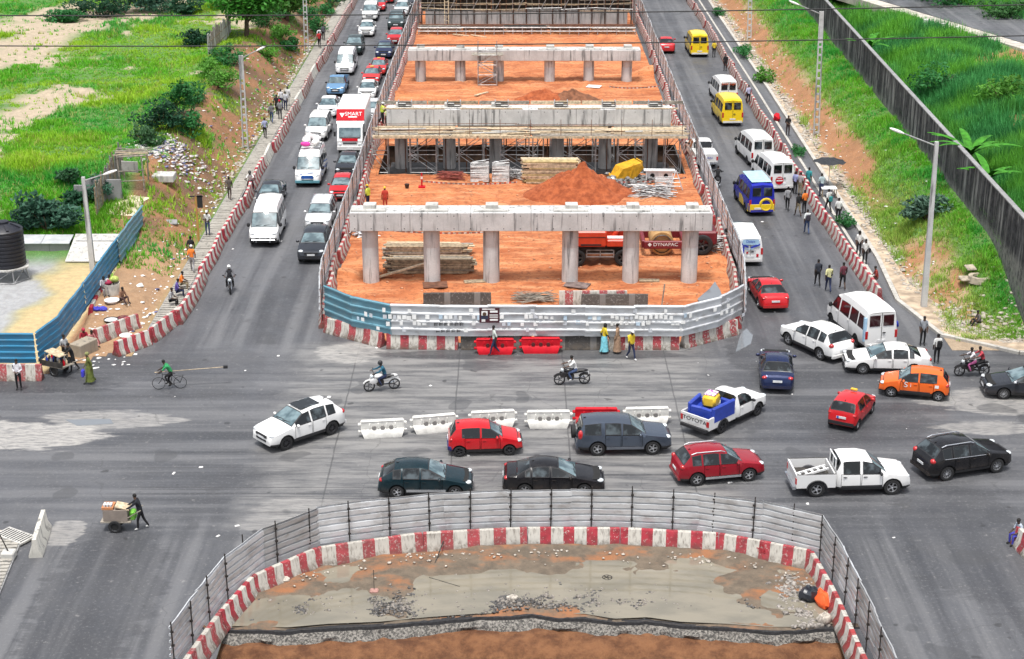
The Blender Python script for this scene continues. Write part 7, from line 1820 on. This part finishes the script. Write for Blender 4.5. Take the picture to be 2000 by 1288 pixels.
for i in range(10): ubox('slot', DARK, (-.68 + i * .15, 0, .104), (.06, .68, .006), t)
# tubs and basins of the sellers
def basin(label, px, r, mat, h=.16, z=0.0, fill=None):
    c = hit(*px); t = thing('basin', label, 'basin', (c.x, c.y, c.z + z)); m = MB(); m.lathe([(r * .7, .0), (r, h), (r * .96, h), (r * .68, .02)], 18, 0, None, False); m.build('bowl', mat, t, 35)
    m = MB(); m.lathe([(.001, h * .75), (r * .88, h * .7)], 14, 0, None, False); m.build('contents', fill or mat, t, 50)
basin('wide white enamel basin by the seated sellers', (219, 591), .45, WHITE); basin('dark wide basin before the lone seated person', (217, 628), .42, BLACK, .14, 0, WHITE); basin('maroon basin next to the dark one', (241, 626), .36, plain('maroon_basin', (.12, .02, .03), .5), .18); basin('white basin with a blue base on the near barrier', (246, 661), .36, WHITE, .2, .0, WHITE)
c = hit(219, 576); t = thing('tub', 'big white tub with red cloth and green produce by the sellers', 'tub', c); m = MB(); m.lathe([(.42, 0), (.5, .75), (.48, .75)], 20, 0, None, False); m.build('body', plain('tub_white', (.58, .56, .50), .7, var=.25), t, 35); m = MB(); m.ell((-.2, 0, .78), (.32, .3, .16)); m.build('red_cloth', cloth((.30, .02, .06)), t, 60); m = MB(); m.ell((.15, .15, .92), (.3, .28, .2), 10, 7); m.build('produce', plain('produce_green', (.35, .42, .10), .8, var=.4, sc=8), t, 60)
for k, (px, lb, cl) in enumerate((((190, 607), 'blue cloth bundle at the feet of the grey-white seller, left one', (.06, .06, .5)), ((202, 607), 'blue cloth bundle at the feet of the grey-white seller, right one', (.07, .07, .55)))): blob('cloth_bundle', lb, hit(*px), (.26, .2, .14), cloth(cl), 'bundle', 30 + k)

# ------------------------------------------------------------------ gravel yard: tank, roofs, fences
c = Vector((P(18, 545).x, P(18, 545).y, .02)); t = thing('water_tank', 'tall black ribbed plastic water tank at the left edge', 'water tank', (c.x, c.y, .95)); prof = [(1.12, 0)]
for i in range(9): prof += [(1.15, .05 + i * .24), (1.15, .18 + i * .24), (1.11, .20 + i * .24), (1.11, .24 + i * .24)]
prof += [(1.14, 2.28), (1.05, 2.36), (.5, 2.62), (.34, 2.66), (.34, 2.78), (.3, 2.8), (.001, 2.8)]
m = MB(); m.lathe(prof, 32, 0, None, False); m.build('shell', plain('black_poly', (.012, .013, .02), .45), t, 30)
for i in range(6): q = 2 * math.pi * i / 6; ubox('top_rib', bpy.data.materials['black_poly'], (.74 * math.cos(q), .74 * math.sin(q), 2.52), (.62, .16, .1), t, (0, R(24), q))
t = thing('tank_stand', 'pale steel tube stand under the black water tank', 'stand', (c.x, c.y, .02)); m = MB(); m.cyl((0, 0, .84), (0, 0, .92), 1.45, 1.45, 6); m.build('platform', CONC_W, t)
for i in range(6):
    q, q2 = 2 * math.pi * i / 6, 2 * math.pi * (i + 1) / 6; utube('leg', TUBE, (1.3 * math.cos(q), 1.3 * math.sin(q), 0), (1.1 * math.cos(q), 1.1 * math.sin(q), .84), .035, t); utube('brace', TUBE, (1.3 * math.cos(q), 1.3 * math.sin(q), .05), (1.1 * math.cos(q2), 1.1 * math.sin(q2), .82), .025, t); utube('base_ring', TUBE, (1.3 * math.cos(q), 1.3 * math.sin(q), .06), (1.3 * math.cos(q2), 1.3 * math.sin(q2), .06), .025, t)
def low_roof(label, x0, x1, y, z, d, mat, base):
    t = thing('low_roof', label, 'roof', ((x0 + x1) / 2, y, 0)); k = max(1, int((x1 - x0) / 1.6)); w = (x1 - x0) / k
    for i in range(k): ubox('sheet', mat, (x0 + w * (i + .5) - (x0 + x1) / 2, 0, z), (w - .03, d, .04), t, (R(9), 0, 0))
    ubox('wall', base, (0, -d * .32, z / 2 - .1), (x1 - x0 - .1, .18, z - .1), t); ubox('wall', base, (0, d * .4, z / 2), (x1 - x0 - .1, .18, z), t)
low_roof('long pale sheet roof behind the gravel yard, further one', -36.0, -24.9, 104.4, .95, 1.5, ZINC, CONC_W)
low_roof('shorter pale sheet roof behind the gravel yard, nearer one', -36.0, -28.6, 101.6, .85, 1.3, ZINC, CONC_D)
t = thing('precast_panel', 'cracked white concrete panel lying in the yard by the lamp post', 'panel', (-27.0, 100.9, .05), 0); m = MB(); m.bbox((0, 0, .5), (3.0, 3.2, .10), .02); o = m.build('panel', CONC_W, t); o.rotation_euler = (R(16), 0, 0); ubox('prop', CONC_D, (0, .6, .35), (2.6, .2, .8), t)
def plank_fence(label, a, b, h, n, mat=(WOODG, WOODG, CONC_D, WOODM)):
    a, b = Vector(a), Vector(b); t = thing('plank_fence', label, 'fence', (a.x, a.y, H1(a.x, a.y))); d = b - a; ang = math.atan2(d.y, d.x)
    for i in range(n):
        p = a + d * (i / n); z = H1(p.x, p.y) - t.location.z; hh = h * random.uniform(.86, 1.08)
        ubox('plank', random.choice(mat), (p.x - a.x, p.y - a.y, z + hh / 2 - .15), (d.length / n * random.uniform(.78, .97), .04, hh), t, (random.uniform(-.05, .05), random.uniform(-.03, .03), ang))
    for z in (.5, 1.3): ubox('rail', WOODM, (d.x / 2, d.y / 2, z), (d.length, .06, .08), t, (0, 0, ang))
plank_fence('grey plank fence running beside the bare concrete pad', hit(190, 425)[:2], hit(243, 338)[:2], 2.4, 30); plank_fence('weathered plank fence under the tree at the top of the left bank', hit(408, 112)[:2], hit(452, 62)[:2], 2.2, 26, (CONC_W, WOODG, CONC_W))
t = thing('low_wall', 'grey stained low concrete wall behind the leafy shrubs', 'wall', (-27.6, 106.6, H1(-27.6, 106.6))); ubox('panel', CONC_D, (0, 0, .6), (2.6, .18, 1.6), t); ubox('panel', CONC_D, (-1.6, .01, .4), (.6, .18, 1.2), t)
c = hit(250, 398); m = MB(); N = 10; m.add([(q.x, q.y, q.z + .06) for q in (hit(205, 420), hit(262, 424), hit(282, 395), hit(294, 388), hit(255, 383), hit(232, 388))], [tuple(range(6))]); o = m.build('concrete_pad', plain('sandy_concrete', (.52, .45, .33), .95, var=.3, sc=1.5)); 
if o.data.polygons[0].normal.z < 0: o.data.flip_normals()
tag(o, kind='structure')
t = thing('shed_frame', 'broken timber shed frame beside the rubbish heap', 'shed', hit(262, 365)); 
for (x, y) in ((-.8, -.5), (.8, -.5), (.8, .9), (-.8, .9)): utube('post', WOODG, (x, y, -.1), (x + random.uniform(-.1, .1), y, 2.3), .05, t)
for z in (.5, 1.2, 2.2): utube('rail', WOODG, (-.9, -.5, z), (.9, -.5, z + .1), .04, t)
for i in range(11): ubox('batten', random.choice((WOODG, WOODL)), (0, -.4 + i * .16, 2.3 + .05 * (i % 2)), (2.4 * random.uniform(.8, 1.1), .06, .05), t, (0, random.uniform(-.06, .06), random.uniform(-.2, .2)))
ubox('pale_panel', CONC_W, (-.05, -.55, 1.55), (1.1, .05, .8), t, (.2, .05, 0))
for i in range(12):
    pass
# overhead cables crossing the view
CAB = plain('black_cable', (.015, .015, .015), .6)
for k, (pts, lb) in enumerate(((((0, 30), (1000, 27), (2000, 9)), 'upper black overhead cable crossing the whole picture'), (((0, 89), (1000, 87), (2000, 69)), 'lower black overhead cable crossing the whole picture'))):
    cu = bpy.data.curves.new('cable', 'CURVE'); cu.dimensions = '3D'; cu.bevel_depth = .024; cu.bevel_resolution = 1; sp2 = cu.splines.new('POLY')
    Y0 = 62 + k; w = [atY(*p, Y0) for p in pts]; xs_ = np.linspace(-70, 70, 60); A = np.polyfit([q.x for q in w], [q.z for q in w], 2); A[0] = .0012
    sp2.points.add(59)
    for i, x in enumerate(xs_): sp2.points[i].co = (x, Y0, float(w[1].z + A[1] * x + .00035 * x * x), 1)
    o = bpy.data.objects.new('overhead_cable', cu); COL.objects.link(o); bpy.context.view_layer.update()
    me = bpy.data.meshes.new_from_object(o.evaluated_get(bpy.context.evaluated_depsgraph_get())); bpy.data.objects.remove(o)
    tag(mk('overhead_cable', me, CAB), lb, 'cable', None)
# ------------------------------------------------------------------ vegetation
def m_leaf(name, rough=.6):
    n = NT(name); a = n.attr('Col'); n.set(a, rough, spec=.3)
    tr = n.new('BsdfTranslucent'); n.put(tr.inputs[0], a); mx = n.new('MixShader'); mx.inputs[0].default_value = .35
    n.t.links.new(n.b.outputs[0], mx.inputs[1]); n.t.links.new(tr.outputs[0], mx.inputs[2]); n.t.links.new(mx.outputs[0], n.n['Material Output'].inputs[0]); return n.mat
LEAF = m_leaf('leaf_green'); GRASS = m_leaf('grass_blades', .7)
BARK = plain('bark', (.09, .06, .04), .9, var=.4)
rng = np.random.RandomState(12)
def np_mesh(name, V, F, C, mat, parent=None):
    me = bpy.data.meshes.new(name); nv, nf, k = len(V), len(F), F.shape[1]
    me.vertices.add(nv); me.vertices.foreach_set('co', V.astype(np.float32).ravel())
    me.loops.add(nf * k); me.loops.foreach_set('vertex_index', F.astype(np.int32).ravel())
    me.polygons.add(nf); me.polygons.foreach_set('loop_start', np.arange(0, nf * k, k, dtype=np.int32)); me.polygons.foreach_set('loop_total', np.full(nf, k, dtype=np.int32))
    me.update(calc_edges=True)
    at = me.color_attributes.new('Col', 'FLOAT_COLOR', 'POINT'); ca = np.ones((nv, 4)); ca[:, :3] = C; at.data.foreach_set('color', ca.astype(np.float32).ravel())
    return mk(name, me, mat, parent)
def blades(pts, h, w, col, nb, lean=.5, spread=.12, jc=.25):
    N = len(pts) * nb; base = np.repeat(pts, nb, 0) + np.concatenate([rng.uniform(-spread, spread, (N, 2)), np.full((N, 1), -.04)], 1)
    H_ = np.repeat(h, nb) * rng.uniform(.55, 1.15, N); a = rng.uniform(0, 2 * np.pi, N); ln = rng.uniform(.1, lean, N) * H_
    dx, dy = np.cos(a), np.sin(a); W = np.repeat(w, nb) * rng.uniform(.7, 1.3, N)
    p0 = base + np.stack([-dy * W / 2, dx * W / 2, np.zeros(N)], 1); p1 = base + np.stack([dy * W / 2, -dx * W / 2, np.zeros(N)], 1)
    p2 = base + np.stack([dx * ln, dy * ln, H_], 1)
    V = np.stack([p0, p1, p2], 1).reshape(-1, 3); F = np.arange(3 * N).reshape(-1, 3)
    c = np.repeat(col, nb, 0) * rng.uniform(1 - jc, 1 + jc, (N, 1)); C = np.repeat(c, 3, 0)
    return V, F, C
def mixc(cols, w):
    w = w[:, None]; return cols[0] * (1 - w) + cols[1] * w
G_LIME, G_MID, G_EM, G_DK, G_DRY = (np.array(c) for c in ((.31, .52, .03), (.13, .43, .022), (.035, .34, .055), (.022, .15, .045), (.42, .37, .12)))
def scatter(name, n, xr, yr, keep, hf, wf, colf, nb, lean=.5, spread=.12):
    x = rng.uniform(0, 1, n); y = rng.uniform(0, 1, n); yy = yr[0] + (yr[1] - yr[0]) * y ** 1.25; xx = xr(x, yy); k = keep(xx, yy) > rng.uniform(0, 1, n); xx, yy = xx[k], yy[k]
    pts = np.stack([xx, yy, height(xx, yy)], 1); V, F, C = blades(pts, hf(xx, yy), wf(xx, yy), colf(xx, yy), nb, lean, spread)
    return tag(np_mesh(name, V, F, C, GRASS), kind='stuff')
def field_keep(x, y):
    yard = npsm((-24.6 - x) / .4) * npsm((103 - y) / 2)
    pad = npsm(1 - np.hypot((x + 26.2) / 2.6, (y - 109) / 3.6))
    return (1 - .93 * bare_left(x, y)) * (1 - .86 * bank_left(x, y)) * (1 - yard) * (1 - pad)
def field_col(x, y):
    a = npsm((fbm(x, y, .09, 3, 81) - .38) / .22); b = npsm((fbm(x, y, .22, 3, 33) - .45) / .2); c = mixc([G_LIME, G_MID], a); c = mixc([c, np.broadcast_to(G_EM, c.shape)], b * .75)
    near = npsm((-20.75 - x) / 2) * npsm((8 - (-20.75 - x)) / 4); c = mixc([c, np.broadcast_to(G_DRY * .6, c.shape)], near * .35 * (fbm(x, y, .5, 2, 4) > .5)); return mixc([c, np.broadcast_to(G_DRY, c.shape)], (rng.uniform(0, 1, len(x)) < .13) * .7)
scatter('field_grass', 52000, lambda u, y: -21.2 + (-.335 * y + 21.2 - 1) * u, (96, 222), field_keep, lambda x, y: .12 + .75 * fbm(x, y, .25, 3, 55) ** 2.2, lambda x, y: np.full(len(x), .06) + .0003 * y, field_col, 6, .9, .18)
def bank_keep(x, y):
    d = x - 24.3; k = npsm((fbm(x, y * .6, .22, 4, 70) + .14 * npsm((y - 105) / 30) - .14 * npsm((x - 26.6) / 2) - .47) / .08) * npsm((3.6 - d) / 1.2)
    k3 = npsm((d - .5) / .5) * npsm((2.6 - d + 2.0 * (fbm(x, y, .25, 3, 12) - .5)) / .6) * npsm((y - 104) / 14); return (1 - .85 * k) * (1 - .82 * k3) * npsm(d / 1.0) * (x < wall_x(y) - .25)
def bank_col(x, y):
    a = npsm((x - 26.5) / 3); b = npsm((fbm(x, y, .3, 3, 61) - .4) / .2); c = mixc([np.broadcast_to(G_DRY * .5 + G_MID * .6, (len(x), 3)), G_MID], np.clip(a + .3 * b, 0, 1)); c = mixc([c, np.broadcast_to(G_EM, c.shape)], a * b * .8); return mixc([c, np.broadcast_to(G_DRY * .8, c.shape)], (rng.uniform(0, 1, len(x)) < .14) * .7)
scatter('bank_grass', 26000, lambda u, y: 24.5 + (wall_x(y) - 24.5) * u, (85.5, 222), bank_keep, lambda x, y: .14 + .75 * fbm(x, y, .5, 3, 5) ** 2, lambda x, y: np.full(len(x), .06), bank_col, 6, 1.0, .2)
def plat_keep(x, y):
    xw = wall_x(y); r = np.ones_like(x)
    # keep off the side road
    px, py = rb.x, rb.y; nx, ny = -nrm.x, -nrm.y; dd = (x - px) * nx + (y - py) * ny
    return (x > xw + .5) * (1 - ((dd > -2.4) & (dd < 6.5))) * (1 - .85 * npsm((fbm(x, y, .12, 3, 91) - .58) / .05) * npsm((x - xw - 4) / 3))
def plat_col(x, y):
    b = npsm((fbm(x, y, .2, 3, 23) - .36) / .28); c = mixc([np.broadcast_to(G_MID * .9 + .02, (len(x), 3)), np.broadcast_to(G_EM * .75 + .035, (len(x), 3))], b); return mixc([c, np.broadcast_to(G_DK, c.shape)], npsm((fbm(x, y, .6, 2, 24) - .5) / .15) * .45)
scatter('reed_thicket', 30000, lambda u, y: wall_x(y) + .4 + (.335 * y - wall_x(y) + 2) * u, (86, 222), plat_keep, lambda x, y: .5 + 1.3 * fbm(x, y, .25, 3, 47), lambda x, y: np.full(len(x), .09), plat_col, 9, .75, .3)

def leaves(N, cen, rad, size, col, clumps=14, seed=0, flat=.5):
    r = np.random.RandomState(seed); cc = r.normal(0, 1, (clumps, 3)); cc /= np.linalg.norm(cc, axis=1)[:, None] + 1e-6; cc *= r.uniform(.25, .85, (clumps, 1)); cr = r.uniform(.28, .5, clumps)
    k = r.randint(0, clumps, N); q = r.normal(0, 1, (N, 3)); q /= np.linalg.norm(q, axis=1)[:, None]; q *= r.uniform(.35, 1, (N, 1)) ** .5
    p = cen + (cc[k] + q * cr[k][:, None]) * rad
    nrm_ = r.normal(0, 1, (N, 3)); nrm_[:, 2] = np.abs(nrm_[:, 2]) + flat; nrm_ /= np.linalg.norm(nrm_, axis=1)[:, None]
    t = np.cross(nrm_, r.normal(0, 1, (N, 3))); t /= np.linalg.norm(t, axis=1)[:, None] + 1e-9; b = np.cross(nrm_, t); s = size * r.uniform(.6, 1.3, (N, 1))
    V = np.stack([p - t * s, p - b * s * .42 - nrm_ * s * .1, p + t * s, p + b * s * .42 - nrm_ * s * .1], 1).reshape(-1, 3); F = np.arange(4 * N).reshape(-1, 4)
    tone = (r.uniform(.7, 1.3, clumps))[k][:, None] * r.uniform(.75, 1.25, (N, 1)); C = np.repeat(np.asarray(col) * tone, 4, 0); return V, F, C
def bush(label, px, rad, col, N=700, size=.16, seed=1, name='shrub', cat='shrub', lift=.75, group=None, base=None):
    c = base if base is not None else hit(*px); t = thing(name, label, cat, (c.x, c.y, c.z - .05), 0, group)
    V, F, C = leaves(N, np.array((0, 0, rad[2] * lift + .1)), np.array(rad), size, col, 16, seed); V[:, 2] = np.maximum(V[:, 2], .02)
    np_mesh('foliage', V, F, C, LEAF, t)
    m = MB(); rr = random.Random(seed)
    for i in range(5): a = rr.uniform(0, 6.28); e = Vector((math.cos(a) * rad[0] * .55, math.sin(a) * rad[1] * .55, rad[2] * (.9 + .5 * rr.random()))); m.cyl((0, 0, 0), e * .5 + Vector((0, 0, .1)), .04, .03, 5); m.cyl(e * .5 + Vector((0, 0, .1)), e, .03, .012, 5)
    m.build('stem', BARK, t); return t
DKB, BLG, EMB, LMB = (.018, .075, .035), (.05, .13, .085), (.03, .16, .04), (.09, .26, .03)
bush('broad blue-green leafy shrub behind the black water tank', (92, 452), (2.4, 1.4, 1.25), BLG, 1700, .24, 1, lift=1.0)
bush('small leafy shrub against the grey plank fence', (200, 388), (1.2, .9, .8), BLG, 600, .2, 2, lift=1.0); bush('dark shrub beside the plank fence and the lamp post', (152, 400), (1.3, 1.0, .7), DKB, 650, .2, 3); bush('round shrub alone on the field above the tank', (135, 362), (.95, .8, .75), (.04, .12, .05), 500, .18, 4)
bush('dark bush above the rubbish heap', (318, 258), (2.3, 1.6, 1.3), DKB, 1300, .18, 5); bush('dark glossy sapling on the edge of the left bank', (352, 228), (1.3, 1.1, 1.6), EMB, 900, .18, 6, lift=1.0); bush('pale green bush left of the rubbish heap', (290, 285), (1.6, 1.3, .9), (.06, .15, .06), 800, .16, 7)
for i, (x, y, r, cl) in enumerate(((190, 34, (3.6, 2.2, 1.3), DKB), (245, 24, (4.2, 2.4, 1.7), (.025, .085, .05)), (300, 22, (3.8, 2.2, 1.5), BLG), (350, 30, (2.6, 2.0, 1.1), (.03, .10, .05)), (120, 45, (2.6, 1.8, .7), EMB))): bush(f'dark shrub in the thicket at the top of the field, {["second from the left", "tallest in the middle", "third from the right end", "at the right end", "leftmost and flattest"][i]}', (x, y), r, cl, 1300, .22, 20 + i, group='shrubs at the top of the field')
bush('dark spreading bush on the field edge left of the plank fence', (392, 92), (2.3, 1.8, 1.2), DKB, 1000, .2, 31); bush('bright creeper clump hanging over the left bank', (408, 150), (1.6, 2.6, .9), LMB, 900, .15, 32); bush('green creeper on the left bank below the lamp', (385, 200), (1.4, 2.2, .9), EMB, 800, .15, 33); bush('bright bush on the bank under the second lamp arm', (525, 118), (1.3, 1.3, .9), LMB, 600, .16, 34)
bush('green bush low on the far left bank', (640, 30), (1.5, 2.5, .9), EMB, 700, .17, 35); bush('green bush on the far left bank above the walkway', (620, 62), (1.5, 2.5, 1.0), EMB, 700, .17, 36); bush('bush at the foot of the far left bank', (650, 12), (1.4, 2.2, .9), DKB, 500, .17, 37)
for i, (x, y, r, cl, w) in enumerate(((428, 172, (1.7, 2.2, 1.0), LMB, 'beside the second lamp'), (372, 262, (1.5, 1.8, .9), EMB, 'just above the rubbish heap'), (445, 128, (1.8, 2.4, 1.1), EMB, 'below the weathered plank fence'), (548, 78, (1.8, 2.6, 1.0), LMB, 'under the spreading tree'), (600, 40, (1.8, 3.0, 1.1), EMB, 'left of the far lamp'), (570, 98, (1.3, 1.8, .8), EMB, 'low beside the far lamp'), (520, 50, (2.2, 2.4, 1.2), (.03, .13, .03), 'dark under the broad tree'), (665, 2, (1.4, 3.0, 1.0), LMB, 'at the top edge by the walkway'))):
    bush(f'leafy bush spilling over the left bank, {w}', (x, y), r, cl, 900, .17, 90 + i, group='bushes spilling over the left bank')
bush('grey-green feathery shrub beside the nearest right lamp', (1808, 430), (1.9, 1.3, .9), (.09, .17, .12), 1000, .2, 41, lift=1.1); bush('weedy bush at the top of the right verge', (1402, 30), (.9, 1.8, .6), EMB, 500, .15, 42); bush('long weedy bush beside the far right verge', (1455, 110), (1.0, 3.0, .6), EMB, 700, .15, 43); bush('bright green bush on the right verge below the far weeds', (1490, 160), (1.3, 1.7, .8), LMB, 700, .16, 44); bush('dark weeds on the verge near the man in black', (1560, 300), (.7, 1.6, .4), EMB, 350, .13, 45); bush('dark weed clump beside the crowd pavement', (1650, 440), (.8, 1.4, .5), EMB, 400, .13, 46)
bush('dark bush beyond the side road at the top right', (1860, 12), (4.0, 3.0, 1.8), EMB, 1300, .24, 47); bush('green bush beyond the side road near the right edge', (1960, 40), (3.0, 2.2, 1.3), (.05, .15, .04), 900, .22, 48); bush('bushy thicket clump behind the wall in the middle', (1830, 190), (2.6, 2.2, 1.5), EMB, 1100, .2, 49); bush('bushy thicket clump behind the wall at the right edge', (1960, 210), (2.6, 2.4, 1.6), LMB, 1100, .2, 50)
def tree(label, px, h, crown, col, seed, N=3200, size=.26):
    c = hit(*px); t = thing('tree', label, 'tree', (c.x, c.y, c.z - .1)); m = MB(); rr = random.Random(seed); m.cyl((0, 0, 0), (.1, 0, h * .55), .26, .18, 9)
    for i in range(9):
        a = 6.28 * i / 9 + rr.random(); e = Vector((math.cos(a) * crown[0] * .7, math.sin(a) * crown[1] * .7, h * (.6 + .5 * rr.random()))); m.cyl((.1, 0, h * (.3 + .25 * rr.random())), e * .6 + Vector((0, 0, h * .3)), .1, .06, 6); m.cyl(e * .6 + Vector((0, 0, h * .3)), e + Vector((0, 0, .4)), .06, .02, 6)
    m.build('trunk', BARK, t, 50); V, F, C = leaves(N, np.array((0, 0, h * .85)), np.array(crown), size, col, 34, seed); np_mesh('crown', V, F, C, LEAF, t)
tree('broad bright green tree at the top of the left bank', (482, 72), 4.6, (4.6, 3.2, 2.6), (.05, .22, .025), 71, 4200); tree('spreading tree leaning over the far left bank at the top edge', (560, 40), 3.2, (3.4, 3.2, 1.9), (.07, .20, .03), 72, 3600); tree('dark small tree on the far left field edge', (430, 20), 3.0, (2.4, 2.0, 1.5), (.03, .13, .03), 73, 2200)
def banana(label, px, s, seed, n=9, base=None):
    c = base if base is not None else hit(*px); t = thing('banana_plant', label, 'banana plant', (c.x, c.y, c.z - .1)); rr = random.Random(seed); BL = bpy.data.materials.get('banana_leaf') or plain('banana_leaf', (.045, .19, .018), .7, var=.4, sc=3, spec=.15)
    m = MB(); m.cyl((0, 0, 0), (.05, 0, 1.5 * s), .15 * s, .09 * s, 8); m.build('stem', plain('banana_stem', (.20, .26, .08), .7), t, 50)
    for i in range(n):
        a = 6.28 * i / n + rr.uniform(-.3, .3); L = s * rr.uniform(1.5, 2.3); up = rr.uniform(.75, 1.4); m = MB(); prev = None; k = 8
        for j in range(k + 1):
            q = j / k; x = L * q * math.cos(up * (1 - q * .9)); z = 1.4 * s + L * (math.sin(up) * q - .55 * q * q); w = s * .19 * math.sin(math.pi * min(1, .08 + q * .95)) ** .7 if q < 1 else .01
            cur = [(x, -w, z - .12 * w), (x, 0, z + .03), (x, w, z - .12 * w)]
            if prev: m.add(prev + cur, [(0, 1, 4, 3), (1, 2, 5, 4)])
            prev = cur
        o = m.build('leaf', BL, t, 40); o.rotation_euler = (0, 0, a)
TREES = 0
banana('tall banana plant leaning over the wall at the right edge', (0, 0), 1.5, 3, 11, Vector((wall_x(107) + 1.0, 107.0, 3.0))); banana('second banana plant behind the wall at the right edge', (0, 0), 1.3, 4, 9, Vector((wall_x(103) + 1.0, 102.0, 3.0))); banana('small banana plant just behind the wall higher up', (0, 0), 1.2, 5, 8, Vector((wall_x(146) + 1.2, 146, 3.1)))

# ------------------------------------------------------------------ litter, rubble, gravel
def chips(name, pts, size, mat, seed, flat=.5):
    r = np.random.RandomState(seed); N = len(pts); b = np.array([(-1, -1, 0), (1, -1, 0), (1, 1, 0), (-1, 1, 0), (-.6, -.6, 1), (.6, -.6, 1), (.6, .6, 1), (-.6, .6, 1)]); f = np.array([(0, 3, 2, 1), (4, 5, 6, 7), (0, 1, 5, 4), (1, 2, 6, 5), (2, 3, 7, 6), (3, 0, 4, 7)])
    s = size * r.uniform(.35, 1.4, (N, 1, 1)) * np.concatenate([r.uniform(.6, 1.4, (N, 1, 2)), r.uniform(.5, 1.2, (N, 1, 1)) * flat], 2); v = b[None] * s * r.uniform(.7, 1.3, (N, 8, 3)); a = r.uniform(0, 6.28, N); ca, sa = np.cos(a)[:, None], np.sin(a)[:, None]
    x = v[..., 0] * ca - v[..., 1] * sa; y = v[..., 0] * sa + v[..., 1] * ca; V = np.stack([x, y, v[..., 2]], -1) + pts[:, None, :]; F = (f[None] + (np.arange(N) * 8)[:, None, None]).reshape(-1, 4)
    return tag(np_mesh(name, V.reshape(-1, 3), F, np.ones((N * 8, 3)), mat), kind='stuff')
def on_terrain(x, y): return np.stack([x, y, height(x, y) + .012], 1)
LIT = plain('paper_litter', (.72, .71, .69), .8, var=.1); 
r = np.random.RandomState(5)
n = 480; x = -20.9 - r.exponential(1.2, n); y = r.uniform(86, 175, n); q = on_terrain(x, y)
n = 520; x2 = 24.2 + r.exponential(.9, n); y2 = r.uniform(86, 200, n); q2 = on_terrain(x2, y2)
n = 260; x3 = r.uniform(-19, 22, n); y3 = r.uniform(62, 130, n); ok = np.array([not inside(a, b, SITE) and not (b < 62.5 and -12 < a < 13.5) for a, b in zip(x3, y3)]); q3 = np.stack([x3, y3, np.full(n, .003)], 1)[ok][:45]
c = hit(325, 295); n = 420; q4x, q4y = c.x + r.normal(0, 1.3, n), c.y + r.normal(0, 1.5, n); q4 = on_terrain(q4x, q4y)
n = 70; x5 = r.uniform(-24, -20.6, n); y5 = r.uniform(81, 90, n); q5 = on_terrain(x5, y5)
chips('litter', np.concatenate([q, q2, q3, q5]), .085, LIT, 1, .25)
chips('rubbish_heap', q4, .15, plain('mixed_rubbish', (.48, .45, .44), .85, var=.6, sc=5), 2, .5)
chips('coloured_litter', np.concatenate([q[::9] + (.1, .1, 0), q4[::5] + (.05, 0, .05)]), .12, plain('coloured_rubbish', (.10, .10, .20), .8, var=.9, sc=4), 3, .4)
n = 850; x = 23.95 + np.abs(r.normal(0, .55, n)); y = r.uniform(93, 200, n); v1 = on_terrain(x, y); v1[:, 2] = np.maximum(v1[:, 2], .09)
n = 700; x = r.uniform(24.4, 31, n); y = 85.0 + r.exponential(1.6, n) + np.maximum(0, (27.5 - x) * .9); v2 = on_terrain(x, y)
n = 500; x = -20.9 - r.exponential(.5, n); y = r.uniform(112, 190, n); v3 = on_terrain(x, y)
chips('verge_rubble', np.concatenate([v1, v2, v3]), .11, plain('pale_rubble', (.38, .34, .29), .9, var=.3, sc=5), 6, .7)
def pit_pts(cx, cy, sx, sy, n): x = r.normal(cx, sx, n); y = r.normal(cy, sy, n); y = np.maximum(y, [edge_y(a) + .15 for a in x]); return np.stack([x, y, [max(.02, mud_h(a, b)) for a, b in zip(x, y)]], 1)
g1 = np.concatenate([pit_pts(-5.5, 56.2, 2.2, .35, 1300), pit_pts(1.5, 57.3, 2.2, .5, 1700), pit_pts(5.5, 56.4, 1.6, .3, 700), pit_pts(-1.5, 56.6, 1.2, .35, 700)])
chips('pit_gravel', g1, .05, plain('dark_gravel', (.075, .072, .07), .9, var=.7, sc=10), 8, .8)
chips('pit_gravel', g1[::3] + (.1, .05, .01), .055, plain('light_gravel', (.19, .17, .15), .9, var=.6, sc=10), 9, .8)
g2 = np.concatenate([pit_pts(11.3, 57.6, .4, .8, 260), pit_pts(11.6, 55.4, .4, .7, 220)]); chips('pit_gravel', g2, .08, plain('grey_rubble', (.24, .22, .20), .9, var=.6, sc=8), 10, .8)
n = 130; x = r.uniform(-9, 12, n); y = np.array([pit_out_y(a) - .4 - abs(r.normal(0, .5)) for a in x]); chips('pit_litter', np.stack([x, y, [max(.055, mud_h(a, b) + .1) for a, b in zip(x, y)]], 1), .05, STONE, 11, .7)
n = 420; x = r.uniform(-10.4, 13.3, n); y = r.uniform(86.5, 119, n); chips('site_stones', np.stack([x, y, site_h(x, y)], 1), .06, plain('soil_clods', (.42, .22, .13), .95, var=.4, sc=6), 12, .7)
c = hit(1250, 352); n = 380; x = r.normal(8.6, 1.2, n); y = r.normal(118.0, .7, n); chips('rubble_heap', np.stack([x, y, np.full(n, .1) + np.abs(r.normal(0, .12, n))], 1), .14, GREYSTONE, 13, .8)
